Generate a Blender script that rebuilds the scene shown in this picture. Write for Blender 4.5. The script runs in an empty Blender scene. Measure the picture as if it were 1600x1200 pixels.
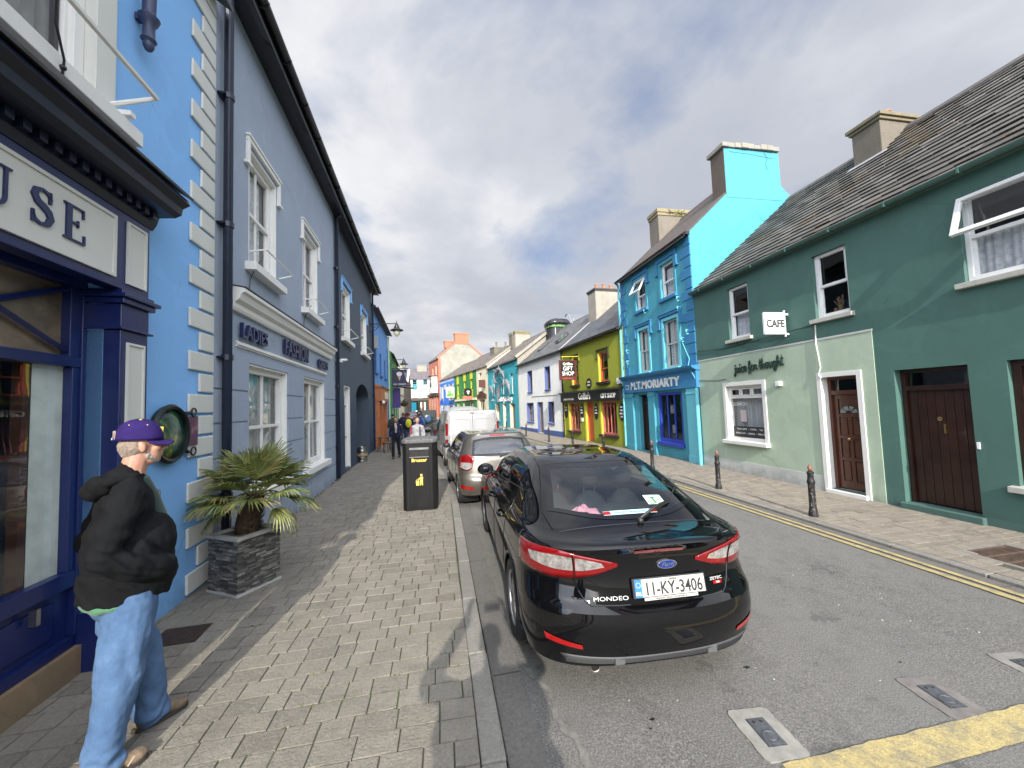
import bpy, bmesh, math, random
from mathutils import Vector, Matrix, noise
from mathutils.bvhtree import BVHTree
random.seed(7)
S = bpy.context.scene
COL = S.collection
RAD = math.radians
# ---------------------------------------------------------------- camera
cd = bpy.data.cameras.new('camera'); cam = bpy.data.objects.new('camera', cd); COL.objects.link(cam)
cd.sensor_fit = 'HORIZONTAL'; cd.sensor_width = 36.0; cd.lens = 36.0*601/1600
cd.clip_start = 0.05; cd.clip_end = 5000
cam.matrix_world = (Matrix.Translation((0, 0, 1.95)) @ Matrix.Rotation(RAD(-10.6), 4, 'Z')
                    @ Matrix.Rotation(RAD(93.24), 4, 'X') @ Matrix.Rotation(RAD(-2.06), 4, 'Z'))
S.camera = cam
# ---------------------------------------------------------------- light
SUN_EL, SUN_AZ = 26.6, 6.0          # the sun stands behind the viewer, a little to the left
toward = Vector((-math.sin(RAD(SUN_AZ))*math.cos(RAD(SUN_EL)), -math.cos(RAD(SUN_AZ))*math.cos(RAD(SUN_EL)), math.sin(RAD(SUN_EL))))
sl = bpy.data.lights.new('sun', 'SUN'); sun = bpy.data.objects.new('sun', sl); COL.objects.link(sun)
sl.energy = 5.0; sl.angle = RAD(0.55); sl.color = (1.0, 0.94, 0.84)
sun.rotation_euler = toward.to_track_quat('Z', 'Y').to_euler()
W = bpy.data.worlds.new('World'); S.world = W; W.use_nodes = True
wn, wl = W.node_tree.nodes, W.node_tree.links
bg = wn['Background']; bg.inputs[1].default_value = 0.148
sky = wn.new('ShaderNodeTexSky'); sky.sky_type = 'NISHITA'; sky.sun_disc = False
sky.sun_elevation = RAD(SUN_EL); sky.sun_rotation = RAD(180+SUN_AZ)
def wnode(t, **k):
    n = wn.new(t)
    for a, b in k.items(): setattr(n, a, b)
    return n
def wmath(op, a, b=None, c=None):
    n = wnode('ShaderNodeMath', operation=op)
    for i, v in enumerate((a, b, c)):
        if v is None: continue
        if isinstance(v, (int, float)): n.inputs[i].default_value = v
        else: wl.new(v, n.inputs[i])
    return n.outputs[0]
tc = wnode('ShaderNodeTexCoord'); sp = wnode('ShaderNodeSeparateXYZ'); wl.new(tc.outputs['Generated'], sp.inputs[0])
zz = wmath('ADD', wmath('MAXIMUM', sp.outputs[2], 0.0), 0.24)
cx = wmath('DIVIDE', sp.outputs[0], zz); cy = wmath('DIVIDE', sp.outputs[1], zz)
cb = wnode('ShaderNodeCombineXYZ'); wl.new(cx, cb.inputs[0]); wl.new(cy, cb.inputs[1])
def wnoise(scale, detail, rough, off, dist=0.3):
    mp = wnode('ShaderNodeMapping'); wl.new(cb.outputs[0], mp.inputs[0]); mp.inputs['Location'].default_value = off
    n = wnode('ShaderNodeTexNoise'); wl.new(mp.outputs[0], n.inputs['Vector'])
    n.inputs['Scale'].default_value = scale; n.inputs['Detail'].default_value = detail
    n.inputs['Roughness'].default_value = rough; n.inputs['Distortion'].default_value = dist
    return n.outputs[0]
def wramp(v, pts):
    r = wnode('ShaderNodeValToRGB'); wl.new(v, r.inputs[0]); e = r.color_ramp.elements
    e[0].position, e[0].color = pts[0][0], (*pts[0][1], 1); e[1].position, e[1].color = pts[-1][0], (*pts[-1][1], 1)
    for p, c in pts[1:-1]:
        q = e.new(p); q.color = (*c, 1)
    return r.outputs[0]
n1 = wnoise(1.15, 9, 0.55, (3.1, 1.7, 0)); n2 = wnoise(1.05, 8, 0.56, (7.3, 5.2, 0), 0.25)
cover = wramp(n1, [(0.35, (0.22, .22, .22)), (0.48, (1, 1, 1))])
ccol = wramp(n2, [(0.30, (4.8, 5.1, 5.8)), (0.43, (5.3, 5.6, 6.3)), (0.52, (6.2, 6.45, 7.0)), (0.60, (7.7, 7.8, 8.1)), (0.70, (8.9, 8.9, 9.0))])
blue = wnode('ShaderNodeMix', data_type='RGBA'); blue.inputs[0].default_value = 0.45
wl.new(sky.outputs[0], blue.inputs[6]); blue.inputs[7].default_value = (3.3, 4.5, 7.6, 1)
mixc = wnode('ShaderNodeMix', data_type='RGBA'); wl.new(cover, mixc.inputs[0])
wl.new(blue.outputs[2], mixc.inputs[6]); wl.new(ccol, mixc.inputs[7])
# extra sky brightness behind the viewer and overhead, added to light the surfaces
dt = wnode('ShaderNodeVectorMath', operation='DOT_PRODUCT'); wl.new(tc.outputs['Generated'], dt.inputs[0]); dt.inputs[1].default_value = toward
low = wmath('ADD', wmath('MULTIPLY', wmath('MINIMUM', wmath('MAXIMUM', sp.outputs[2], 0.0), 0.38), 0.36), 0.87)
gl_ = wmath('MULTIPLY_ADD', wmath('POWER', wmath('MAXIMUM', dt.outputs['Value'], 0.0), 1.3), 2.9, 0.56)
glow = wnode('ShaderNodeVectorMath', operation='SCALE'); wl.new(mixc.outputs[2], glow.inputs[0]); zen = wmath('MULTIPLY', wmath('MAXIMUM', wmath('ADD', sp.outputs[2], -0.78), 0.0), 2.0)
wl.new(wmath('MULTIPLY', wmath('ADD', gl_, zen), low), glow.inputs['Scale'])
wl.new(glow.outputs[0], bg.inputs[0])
S.view_settings.view_transform = 'Standard'; S.view_settings.look = 'None'
S.view_settings.exposure = 0.40; S.view_settings.gamma = 1.0
S.render.engine = 'CYCLES'
S.cycles.max_bounces = 7; S.cycles.transparent_max_bounces = 12
# ---------------------------------------------------------------- materials
MATS = {}
class NT:
    def __init__(s, name):
        s.m = bpy.data.materials.new(name); s.m.use_nodes = True
        s.n, s.l = s.m.node_tree.nodes, s.m.node_tree.links
        s.b = s.n['Principled BSDF']; s.tc = s.n.new('ShaderNodeTexCoord')
    def put(s, sock, v):
        if isinstance(v, bpy.types.NodeSocket): s.l.new(v, sock)
        elif isinstance(v, (tuple, list)) and len(v) == 3 and sock.type == 'RGBA': sock.default_value = (*v, 1)
        else: sock.default_value = v
    def noise(s, scale, detail=4, rough=0.55, coord='Object', dist=0.0, stretch=None):
        n = s.n.new('ShaderNodeTexNoise'); src = s.tc.outputs[coord]
        if stretch:
            mp = s.n.new('ShaderNodeMapping'); s.l.new(src, mp.inputs[0]); mp.inputs['Scale'].default_value = stretch; src = mp.outputs[0]
        s.l.new(src, n.inputs['Vector'])
        n.inputs['Scale'].default_value = scale; n.inputs['Detail'].default_value = detail
        n.inputs['Roughness'].default_value = rough; n.inputs['Distortion'].default_value = dist
        return n.outputs[0]
    def ramp(s, v, pts):
        r = s.n.new('ShaderNodeValToRGB'); s.l.new(v, r.inputs[0]); e = r.color_ramp.elements
        f = lambda c: (c, c, c, 1) if isinstance(c, (int, float)) else (*c, 1)
        e[0].position, e[0].color = pts[0][0], f(pts[0][1]); e[1].position, e[1].color = pts[-1][0], f(pts[-1][1])
        for p, c in pts[1:-1]: e.new(p).color = f(c)
        return r.outputs[0]
    def mix(s, fac, a, b, mode='MIX'):
        n = s.n.new('ShaderNodeMix'); n.data_type = 'RGBA'; n.blend_type = mode
        s.put(n.inputs[0], fac); s.put(n.inputs[6], a); s.put(n.inputs[7], b); return n.outputs[2]
    def math(s, op, a, b=0.0):
        n = s.n.new('ShaderNodeMath'); n.operation = op; s.put(n.inputs[0], a); s.put(n.inputs[1], b); return n.outputs[0]
    def bump(s, h, strength=0.3, dist=0.01):
        n = s.n.new('ShaderNodeBump'); s.put(n.inputs['Height'], h)
        n.inputs['Strength'].default_value = strength; n.inputs['Distance'].default_value = dist
        s.l.new(n.outputs[0], s.b.inputs['Normal'])
    def island(s):
        g = s.n.new('ShaderNodeNewGeometry'); return g.outputs['Random Per Island']
    def set(s, **k):
        for a, v in k.items():
            s.put(s.b.inputs[a.replace('_', ' ')], v)
        return s.m
def mul(c, k): return tuple(max(0, min(1, x*k)) for x in c)
def paint(name, c, rough=0.75, dirt=0.25, bump=0.25, streak=True):
    """painted render: slight tone drift, weather streaks, roughcast bump"""
    if name in MATS: return MATS[name]
    t = NT(name)
    a = t.ramp(t.noise(0.9, 5, 0.6), [(0.3, mul(c, 1-dirt*0.45)), (0.7, mul(c, 1+dirt*0.12))])
    if streak:
        st = t.ramp(t.noise(2.2, 6, 0.65, stretch=(2.2, 2.2, 0.35)), [(0.50, 0.0), (0.8, 1.0)])
        a = t.mix(t.math('MULTIPLY', st, dirt), a, mul(c, 0.62))
    fine = t.noise(38, 4, 0.6)
    a = t.mix(0.35*dirt, a, t.ramp(fine, [(0.3, mul(c, 0.75)), (0.7, mul(c, 1.15))]))
    if streak and bump >= .2:
        # splashed dirt along the foot of the wall, hairline cracks, dull patches of old repair
        sx = t.n.new('ShaderNodeSeparateXYZ'); t.l.new(t.tc.outputs['Object'], sx.inputs[0])
        zz_ = t.math('ADD', t.math('MULTIPLY', sx.outputs[2], 1.5), t.math('MULTIPLY', t.noise(2.6, 6, 0.75), 1.3))
        a = t.mix(t.ramp(zz_, [(0.55, 0.75), (0.80, 0.35), (1.15, 0.0)]), a, tuple(x*.45+.03 for x in c))
        vo = t.n.new('ShaderNodeTexVoronoi'); vo.feature = 'DISTANCE_TO_EDGE'; vo.inputs['Scale'].default_value = .9
        wv = t.mix(.12, t.tc.outputs['Object'], t.n.new('ShaderNodeTexNoise').outputs['Color']); t.l.new(wv, vo.inputs['Vector'])
        cr = t.math('MULTIPLY', t.ramp(vo.outputs['Distance'], [(0.0, 1.0), (0.006, 0.0)]), t.ramp(t.noise(.8, 3, .6), [(.52, 0.0), (.6, .5)]))
        a = t.mix(cr, a, mul(c, .4))
        a = t.mix(t.ramp(t.noise(1.6, 2, .4, dist=1.5), [(.60, 0.0), (.62, .22)]), a, mul(c, 1.18))
    h = t.math('ADD', t.math('MULTIPLY', t.noise(4, 3, 0.5), 1.5), t.noise(60, 3, 0.6))
    t.bump(h, bump, 0.008)
    MATS[name] = t.set(Base_Color=a, Roughness=rough); return MATS[name]
def plain(name, c, rough=0.5, metal=0.0, var=0.12, bump=0.0, coat=0.0, spec=0.5, scale=6):
    if name in MATS: return MATS[name]
    t = NT(name)
    a = t.ramp(t.noise(scale, 5, 0.6), [(0.3, mul(c, 1-var)), (0.7, mul(c, 1+var*0.6))])
    if bump: t.bump(t.noise(45, 4, 0.6), bump, 0.004)
    r = t.ramp(t.noise(scale*2, 4, 0.6), [(0.3, max(0.02, rough*0.85)), (0.7, min(1, rough*1.15))])
    t.set(Base_Color=a, Roughness=r, Metallic=metal, Coat_Weight=coat, Coat_Roughness=0.03, Specular_IOR_Level=spec)
    MATS[name] = t.m; return t.m
def glass(name, tint=(0.75, 0.8, 0.8), refl=1.0, ior=1.5, rough=0.0, wavy=0.0):
    if name in MATS: return MATS[name]
    m = bpy.data.materials.new(name); m.use_nodes = True; n, l = m.node_tree.nodes, m.node_tree.links
    n.remove(n['Principled BSDF']); out = n['Material Output']
    tr = n.new('ShaderNodeBsdfTransparent'); tr.inputs[0].default_value = (*tint, 1)
    gl = n.new('ShaderNodeBsdfGlossy'); gl.inputs['Roughness'].default_value = rough; gl.inputs[0].default_value = (refl, refl, refl, 1)
    fr = n.new('ShaderNodeFresnel'); ge = n.new('ShaderNodeNewGeometry'); mr = n.new('ShaderNodeMapRange')
    # same reflectance from both sides of the pane, so that light comes in as well as it is seen through
    mr.inputs['To Min'].default_value = ior; mr.inputs['To Max'].default_value = 1/ior; l.new(ge.outputs['Backfacing'], mr.inputs['Value']); l.new(mr.outputs[0], fr.inputs[0])
    if wavy:
        t = n.new('ShaderNodeTexCoord'); nz = n.new('ShaderNodeTexNoise'); nz.inputs['Scale'].default_value = 1.3
        l.new(t.outputs['Object'], nz.inputs['Vector']); b = n.new('ShaderNodeBump'); b.inputs['Strength'].default_value = wavy; b.inputs['Distance'].default_value = 0.05
        l.new(nz.outputs[0], b.inputs['Height']); l.new(b.outputs[0], gl.inputs['Normal'])
    mx = n.new('ShaderNodeMixShader'); l.new(fr.outputs[0], mx.inputs[0]); l.new(tr.outputs[0], mx.inputs[1]); l.new(gl.outputs[0], mx.inputs[2])
    l.new(mx.outputs[0], out.inputs[0]); MATS[name] = m; return m
def slate(name, c=(0.10, 0.10, 0.105), scale=1.0, moss=0.3):
    """slate courses drawn with a brick pattern (for far roofs)"""
    if name in MATS: return MATS[name]
    t = NT(name); br = t.n.new('ShaderNodeTexBrick'); mp = t.n.new('ShaderNodeMapping')
    t.l.new(t.tc.outputs['UV'], mp.inputs[0]); t.l.new(mp.outputs[0], br.inputs[0])
    br.inputs['Scale'].default_value = scale; br.inputs['Brick Width'].default_value = 0.30; br.inputs['Row Height'].default_value = 0.22
    br.inputs['Mortar Size'].default_value = 0.008; br.inputs['Bias'].default_value = -0.2
    br.inputs['Color1'].default_value = (*mul(c, 0.75), 1); br.inputs['Color2'].default_value = (*mul(c, 1.35), 1); br.inputs['Mortar'].default_value = (*mul(c, 0.35), 1)
    a = t.mix(t.ramp(t.noise(1.6, 6, 0.7), [(0.55, 0.0), (0.75, moss)]), br.outputs[0], (0.13, 0.10, 0.06))
    t.bump(br.outputs['Fac'], -0.5, 0.01)
    MATS[name] = t.set(Base_Color=a, Roughness=0.6); return t.m
# ---------------------------------------------------------------- mesh builder
class MB:
    def __init__(s): s.v, s.f, s.mi, s.uv, s.M, s.cur = [], [], [], {}, Matrix(), 0
    def add(s, vs, fs, uvs=None):
        o = len(s.v); s.v += [s.M @ Vector(p) for p in vs]
        for i, f in enumerate(fs):
            if uvs: s.uv[len(s.f)] = uvs[i]
            s.f.append(tuple(o+j for j in f)); s.mi.append(s.cur)
        return s
    def box(s, x0, x1, y0, y1, z0, z1):
        x0, x1 = min(x0, x1), max(x0, x1); y0, y1 = min(y0, y1), max(y0, y1); z0, z1 = min(z0, z1), max(z0, z1)
        return s.add([(x0,y0,z0),(x1,y0,z0),(x1,y1,z0),(x0,y1,z0),(x0,y0,z1),(x1,y0,z1),(x1,y1,z1),(x0,y1,z1)],
                     [(3,2,1,0),(4,5,6,7),(0,1,5,4),(1,2,6,5),(2,3,7,6),(3,0,4,7)])
    def cbox(s, c, d): return s.box(c[0]-d[0]/2, c[0]+d[0]/2, c[1]-d[1]/2, c[1]+d[1]/2, c[2]-d[2]/2, c[2]+d[2]/2)
    def poly(s, pts): return s.add(pts, [tuple(range(len(pts)))])
    def prism(s, pts, axis, a, b):
        """2-D outline (counter-clockwise) pushed along an axis from a to b"""
        def p3(p, t): return {'x': (t, p[0], p[1]), 'y': (p[0], t, p[1]), 'z': (p[0], p[1], t)}[axis]
        n = len(pts); vs = [p3(p, a) for p in pts] + [p3(p, b) for p in pts]
        fs = [tuple(range(n)), tuple(range(2*n-1, n-1, -1))] + [(i, n+i, n+(i+1) % n, (i+1) % n) for i in range(n)]
        return s.add(vs, fs)
    def tube(s, path, r, n=8, cap=True, squash=None):
        path = [Vector(p) for p in path]; rs = r if isinstance(r, (list, tuple)) else [r]*len(path)
        vs, fs = [], []; up = Vector((0, 0, 1)); prev = None
        for i, p in enumerate(path):
            d = (path[min(i+1, len(path)-1)]-path[max(i-1, 0)])
            d = d.normalized() if d.length > 1e-9 else Vector((0, 0, 1))
            if prev is None:
                a = d.cross(up if abs(d.z) < 0.95 else Vector((1, 0, 0))).normalized()
            else:
                a = (prev - d*prev.dot(d)).normalized()
            prev = a; b = d.cross(a)
            k = squash if squash else 1.0
            for j in range(n):
                t = 2*math.pi*j/n; vs.append(p + a*math.cos(t)*rs[i] + b*math.sin(t)*rs[i]*k)
        for i in range(len(path)-1):
            for j in range(n):
                fs.append((i*n+j, i*n+(j+1) % n, (i+1)*n+(j+1) % n, (i+1)*n+j))
        if cap: fs += [tuple(range(n-1, -1, -1)), tuple((len(path)-1)*n+j for j in range(n))]
        return s.add(vs, fs)
    def lathe(s, prof, c=(0, 0, 0), n=16, axis='z'):
        vs, fs = [], []
        for r, z in prof:
            for j in range(n):
                t = 2*math.pi*j/n; a, b = r*math.cos(t), r*math.sin(t)
                q = {'z': (a, b, z), 'y': (a, z, b), 'x': (z, a, b)}[axis]
                vs.append((c[0]+q[0], c[1]+q[1], c[2]+q[2]))
        m = len(prof)
        for i in range(m-1):
            for j in range(n): fs.append((i*n+j, i*n+(j+1) % n, (i+1)*n+(j+1) % n, (i+1)*n+j))
        fs += [tuple(range(n-1, -1, -1)), tuple((m-1)*n+j for j in range(n))]
        return s.add(vs, fs)
    def grid(s, rows, flip=False, closed=False):
        m, n = len(rows), len(rows[0]); vs = [p for r in rows for p in r]; fs = []
        for i in range(m-1):
            for j in range(n if closed else n-1):
                q = (i*n+j, i*n+(j+1) % n, (i+1)*n+(j+1) % n, (i+1)*n+j)
                fs.append(q[::-1] if flip else q)
        return s.add(vs, fs)
    def ball(s, c, r, n=10, m=7, sq=(1, 1, 1)):
        rows = []
        for i in range(m+1):
            t = math.pi*i/m; rr = max(1e-4, math.sin(t))
            rows.append([(c[0]+r*sq[0]*rr*math.cos(2*math.pi*j/n), c[1]+r*sq[1]*rr*math.sin(2*math.pi*j/n), c[2]+r*sq[2]*math.cos(t)) for j in range(n)])
        return s.grid(rows, closed=True, flip=True)
    def mesh(s, name):
        me = bpy.data.meshes.new(name); me.from_pydata([tuple(v) for v in s.v], [], s.f); 
        return me
    def build(s, name, mats, parent=None, smooth=False, kind=None, bevel=0, weld=False, norm=False, segs=2):
        me = s.mesh(name)
        if not isinstance(mats, (list, tuple)): mats = [mats]
        for m in mats: me.materials.append(m)
        if len(mats) > 1: me.polygons.foreach_set('material_index', s.mi)
        if s.uv:
            L = me.uv_layers.new(name='UVMap')
            for p in me.polygons:
                u = s.uv.get(p.index)
                if u:
                    for k, li in enumerate(p.loop_indices): L.data[li].uv = u[k]
        if weld or norm:
            bm = bmesh.new(); bm.from_mesh(me)
            if weld: bmesh.ops.remove_doubles(bm, verts=bm.verts, dist=1e-4)
            if norm: bmesh.ops.recalc_face_normals(bm, faces=bm.faces)
            bm.to_mesh(me); bm.free()
        if smooth:
            me.polygons.foreach_set('use_smooth', [True]*len(me.polygons))
            if smooth != 'all':
                me.set_sharp_from_angle(angle=RAD(35 if smooth is True else smooth))
        me.update()
        o = bpy.data.objects.new(name, me); COL.objects.link(o)
        if parent: o.parent = parent
        if kind: o['kind'] = kind
        if bevel:
            b = o.modifiers.new('bevel', 'BEVEL'); b.width = bevel; b.segments = segs; b.limit_method = 'ANGLE'; b.angle_limit = RAD(40)
            b.harden_normals = False
        return o
def tag(o, label=None, cat=None, group=None, kind=None):
    if label: o['label'] = label
    if cat: o['category'] = cat
    if group: o['group'] = group
    if kind: o['kind'] = kind
    return o
def thing(name, label, cat, loc=(0, 0, 0), rz=0.0, group=None):
    o = bpy.data.objects.new(name, None); COL.objects.link(o); o.location = loc; o.rotation_euler = (0, 0, rz)
    o.empty_display_size = 0.2
    return tag(o, label, cat, group)
def kids(o): return [c for c in bpy.data.objects if c.parent == o]
def copy_tree(o, parent=None):
    c = o.copy(); COL.objects.link(c); c.parent = parent
    for ch in kids(o): copy_tree(ch, c)
    return c
def text_mb(mb, txt, size, x, y, z, depth=0.01, align='CENTER', shear=0.0, sx=1.0, offset=0.0, M=None, spacing=1.0):
    """lettering standing in the local x-z plane, facing -y"""
    cu = bpy.data.curves.new('lettering', 'FONT'); cu.body = txt; cu.size = size; cu.extrude = depth/2; cu.align_x = align
    cu.shear = shear; cu.offset = offset; cu.space_character = spacing; cu.resolution_u = 3
    ob = bpy.data.objects.new('lettering', cu); COL.objects.link(ob)
    dg = bpy.context.evaluated_depsgraph_get(); me = bpy.data.meshes.new_from_object(ob.evaluated_get(dg))
    T = (M or Matrix()) @ Matrix.Translation((x, y, z)) @ Matrix.Rotation(math.pi/2, 4, 'X') @ Matrix.Diagonal((sx, 1, 1, 1))
    mb.add([T @ v.co for v in me.vertices], [tuple(p.vertices) for p in me.polygons])
    bpy.data.objects.remove(ob); bpy.data.curves.remove(cu); bpy.data.meshes.remove(me)
    return mb
# ---------------------------------------------------------------- setting: ground, road, pavements
def lerpt(t, pts):
    if t <= pts[0][0]: return pts[0][1]
    for (a, b), (c, d) in zip(pts, pts[1:]):
        if t <= c: return b+(d-b)*(t-a)/(c-a)
    return pts[-1][1]
KL = [(-30, .31), (8.5, .31), (11, .12), (15.5, -.25), (22, -.95), (30, -1.75), (38, -2.4), (48, -3.2), (60, -4.0), (90, -9)]
KR = [(-30, 5.62), (12, 5.60), (18, 5.33), (22, 5.10), (27, 4.75), (32, 4.1), (38, 3.1), (47, 1.0), (57, -1.6), (64, -2.7), (90, -6.5)]
WLX = [(-30, -2.5), (1, -2.62), (20, -3.30), (30, -3.35), (38, -3.9), (62, -5.0), (90, -9.5)]
WRX = [(-30, 7.65), (14.8, 7.60), (20.9, 7.05), (29.2, 6.15), (38.2, 4.76), (48, 2.5), (59.2, -.05), (64, -1.8), (90, -5)]
def gz(y): return 0.0 if y < 24 else 0.017*(y-24)
kl = lambda y: lerpt(y, KL); kr = lambda y: lerpt(y, KR)
t = NT('asphalt')
sp1 = t.noise(95, 6, 0.75); sp2 = t.noise(240, 3, 0.7); big = t.noise(0.55, 5, 0.6, stretch=(1.0, 0.35, 1)); mid = t.noise(5, 5, .7)
base = t.ramp(sp1, [(0.32, (0.030, 0.029, 0.027)), (0.46, (0.105, 0.101, 0.092)), (0.56, (0.18, 0.173, 0.157)), (0.70, (0.36, 0.345, 0.315))])
base = t.mix(t.ramp(big, [(0.38, 0.0), (0.66, 0.5)]), base, t.ramp(sp2, [(0.3, (0.14, 0.135, 0.122)), (0.7, (0.25, 0.24, 0.218))]))
base = t.mix(t.ramp(mid, [(0.5, 0.0), (0.8, 0.45)]), base, (0.05, 0.048, 0.045))
base = t.mix(t.ramp(t.noise(1.7, 6, 0.75), [(0.60, 0.0), (0.66, 0.55), (0.70, 0.1)]), base, (0.045, 0.043, 0.04))
t.bump(t.math('ADD', sp1, t.math('MULTIPLY', sp2, 0.5)), 0.7, 0.012)
M_ASPH = t.set(Base_Color=base, Roughness=0.88)
def setts(name, c, dark, mossc=None, seedv=0.0):
    t = NT(name); r = t.island()
    a = t.ramp(r, [(0.0, mul(c, 0.70)), (0.35, mul(c, 0.92)), (0.7, c), (1.0, mul(c, 1.10))])
    a = t.mix(t.ramp(t.noise(34, 7, 0.85), [(0.40, 0.0), (0.68, 0.85)]), a, mul(c, 1.35))
    a = t.mix(t.ramp(t.noise(48, 6, 0.85, dist=.5), [(0.52, 0.0), (0.66, 0.8)]), a, mul(c, .6))
    a = t.mix(t.ramp(t.noise(3.0, 6, 0.7), [(0.45, 0.0), (0.75, 0.6)]), a, dark)
    a = t.mix(t.ramp(t.noise(150, 2, 0.5), [(0.66, 0.0), (0.74, 0.5)]), a, mul(c, 1.9))
    a = t.mix(t.ramp(t.noise(9.0, 5, 0.8), [(0.66, 0.0), (0.69, 0.75)]), a, mul(c, .55))
    t.bump(t.math('ADD', t.noise(55, 5, 0.7), t.math('MULTIPLY', t.noise(8, 3, 0.6), 1.2)), 0.9, 0.012)
    return t.set(Base_Color=a, Roughness=0.85)
M_SETT = setts('pavement_blocks', (0.195, 0.178, 0.145), (0.115, 0.104, 0.085))
M_SETTR = setts('pavement_blocks_far_side', (0.235, 0.205, 0.165), (0.15, 0.13, 0.105))
M_KERB = setts('kerb_stone', (0.20, 0.188, 0.165), (0.13, 0.122, 0.106))
t = NT('joint_dirt')
jn = t.noise(1.3, 5, 0.7)
M_JOINT = t.set(Base_Color=t.mix(t.ramp(jn, [(0.46, 0.0), (0.56, 1.0)]), (0.060, 0.053, 0.042), (0.08, 0.10, 0.03)), Roughness=0.95)
t = NT('gutter_concrete')
gc = t.ramp(t.noise(40, 6, 0.75), [(0.3, (0.08, 0.075, 0.068)), (0.7, (0.165, 0.155, 0.14))])
gc = t.mix(t.ramp(t.noise(2.5, 6, 0.7), [(0.45, 0.0), (0.7, 0.6)]), gc, (0.10, 0.09, 0.08))
t.bump(t.noise(90, 4, 0.7), 0.5, 0.006)
M_GUT = t.set(Base_Color=gc, Roughness=0.85)
def ypaint(name):
    t = NT(name)
    a = t.ramp(t.noise(60, 5, 0.7), [(0.3, (0.30, 0.23, 0.09)), (0.6, (0.46, 0.37, 0.165))])
    a = t.mix(t.ramp(t.noise(9, 7, 0.8), [(0.46, 0.0), (0.62, 0.75)]), a, (0.16, 0.15, 0.12))
    a = t.mix(t.ramp(t.noise(120, 3, 0.7), [(0.60, 0.0), (0.68, .8)]), a, (0.10, 0.09, 0.08))
    t.bump(t.noise(95, 5, 0.7), 0.6, 0.01)
    return t.set(Base_Color=a, Roughness=0.7)
M_YEL = ypaint('yellow_paint')
# one big ground sheet, to the horizon
t = NT('far_ground'); M_GROUND = t.set(Base_Color=t.ramp(t.noise(0.02, 5, 0.6), [(0.4, (0.05, 0.07, 0.03)), (0.6, (0.09, 0.10, 0.05))]), Roughness=0.95)
g = MB(); g.grid([[(x, y, -0.35 if y < 24 else gz(min(y, 95))-.4) for x in (-1500, -60, 60, 1500)] for y in (-1500, -60, 24, 95, 1500)], flip=True)
tag(g.build('ground', M_GROUND), kind='structure')
ROADZ = -0.08
ys = [-60+i*0.5 for i in range(0, 302)]
g = MB(); rows = []
for y in ys: rows.append([(kl(y)+.015+(kr(y)-.03-kl(y))*k/6, y, gz(y)+ROADZ+0.025*math.sin(math.pi*k/6)+.042*(k/6)**4) for k in range(7)])
g.grid(rows, flip=True); tag(g.build('road', M_ASPH, smooth='all'), kind='structure')
def roadz(x, y):
    k = (x-kl(y))/(kr(y)-kl(y)); k = max(0, min(1, k)); i_ = min(5, int(k*6)); f_ = k*6-i_; h_ = lambda q: 0.025*math.sin(math.pi*q/6)+.042*(q/6)**4
    return gz(y)+ROADZ+h_(i_)*(1-f_)+h_(i_+1)*f_
def strip(name, fx0, fx1, y0, y1, step, mat, dz, kind='structure', wob=0.0):
    g = MB(); rows = []; y = y0
    while y <= y1+1e-6:
        a, b = fx0(y), fx1(y); w0 = wob*noise.noise((y*6, 1, 0)); w1 = wob*noise.noise((y*6, 9, 0))
        rows.append([(a+w0, y, roadz(a, y)+dz), ((a+b)/2, y, roadz((a+b)/2, y)+dz), (b+w1, y, roadz(b, y)+dz)]); y += step
    g.grid(rows, flip=True); return tag(g.build(name, mat), kind=kind)
# gutters of concrete channel beside each kerb
def gutter(name, fx, w0, w1, y0=-8, y1=60):
    g = MB(); y = y0
    while y < y1:
        L = 0.95 if w1 > 0.3 else 1.1
        L = min(L, y1-y); p = []
        for yy in (y+.006, y+L-.006):
            p.append([(fx(yy)+w0, yy, roadz(fx(yy)+w0, yy)+.008), (fx(yy)+w1, yy, roadz(fx(yy)+w1, yy)+.008)])
        g.add([p[0][0], p[0][1], p[1][1], p[1][0]], [(0, 1, 2, 3)]); y += L
    return tag(g.build(name, M_GUT), kind='structure')
gutter('gutter', kl, .02, .235); gutter('gutter', kr, -.17, -.02)
# asphalt mend between the near gutter and the road: paler worn strip
strip('yellow_line', lambda y: kr(y)-.375, lambda y: kr(y)-.30, -8, 58, .12, M_YEL, .012, wob=.012)
strip('yellow_line', lambda y: kr(y)-.235, lambda y: kr(y)-.165, -8, 58, .12, M_YEL, .012, wob=.008)
# broad yellow line across the road in front of the viewer
g = MB(); rows = []
x = 1.78
while x < 5.2:
    w = .012*noise.noise((x*9, 0, 0)); w2 = .012*noise.noise((x*9, 5, 0))
    rows.append([(x, 1.73+w2, roadz(x, 1.8)+.008), (x, 1.83, roadz(x, 1.8)+.008), (x, 1.92+w, roadz(x, 1.9)+.008)]); x += .06
g.grid(rows); tag(g.build('yellow_line', M_YEL), kind='structure')
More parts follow.
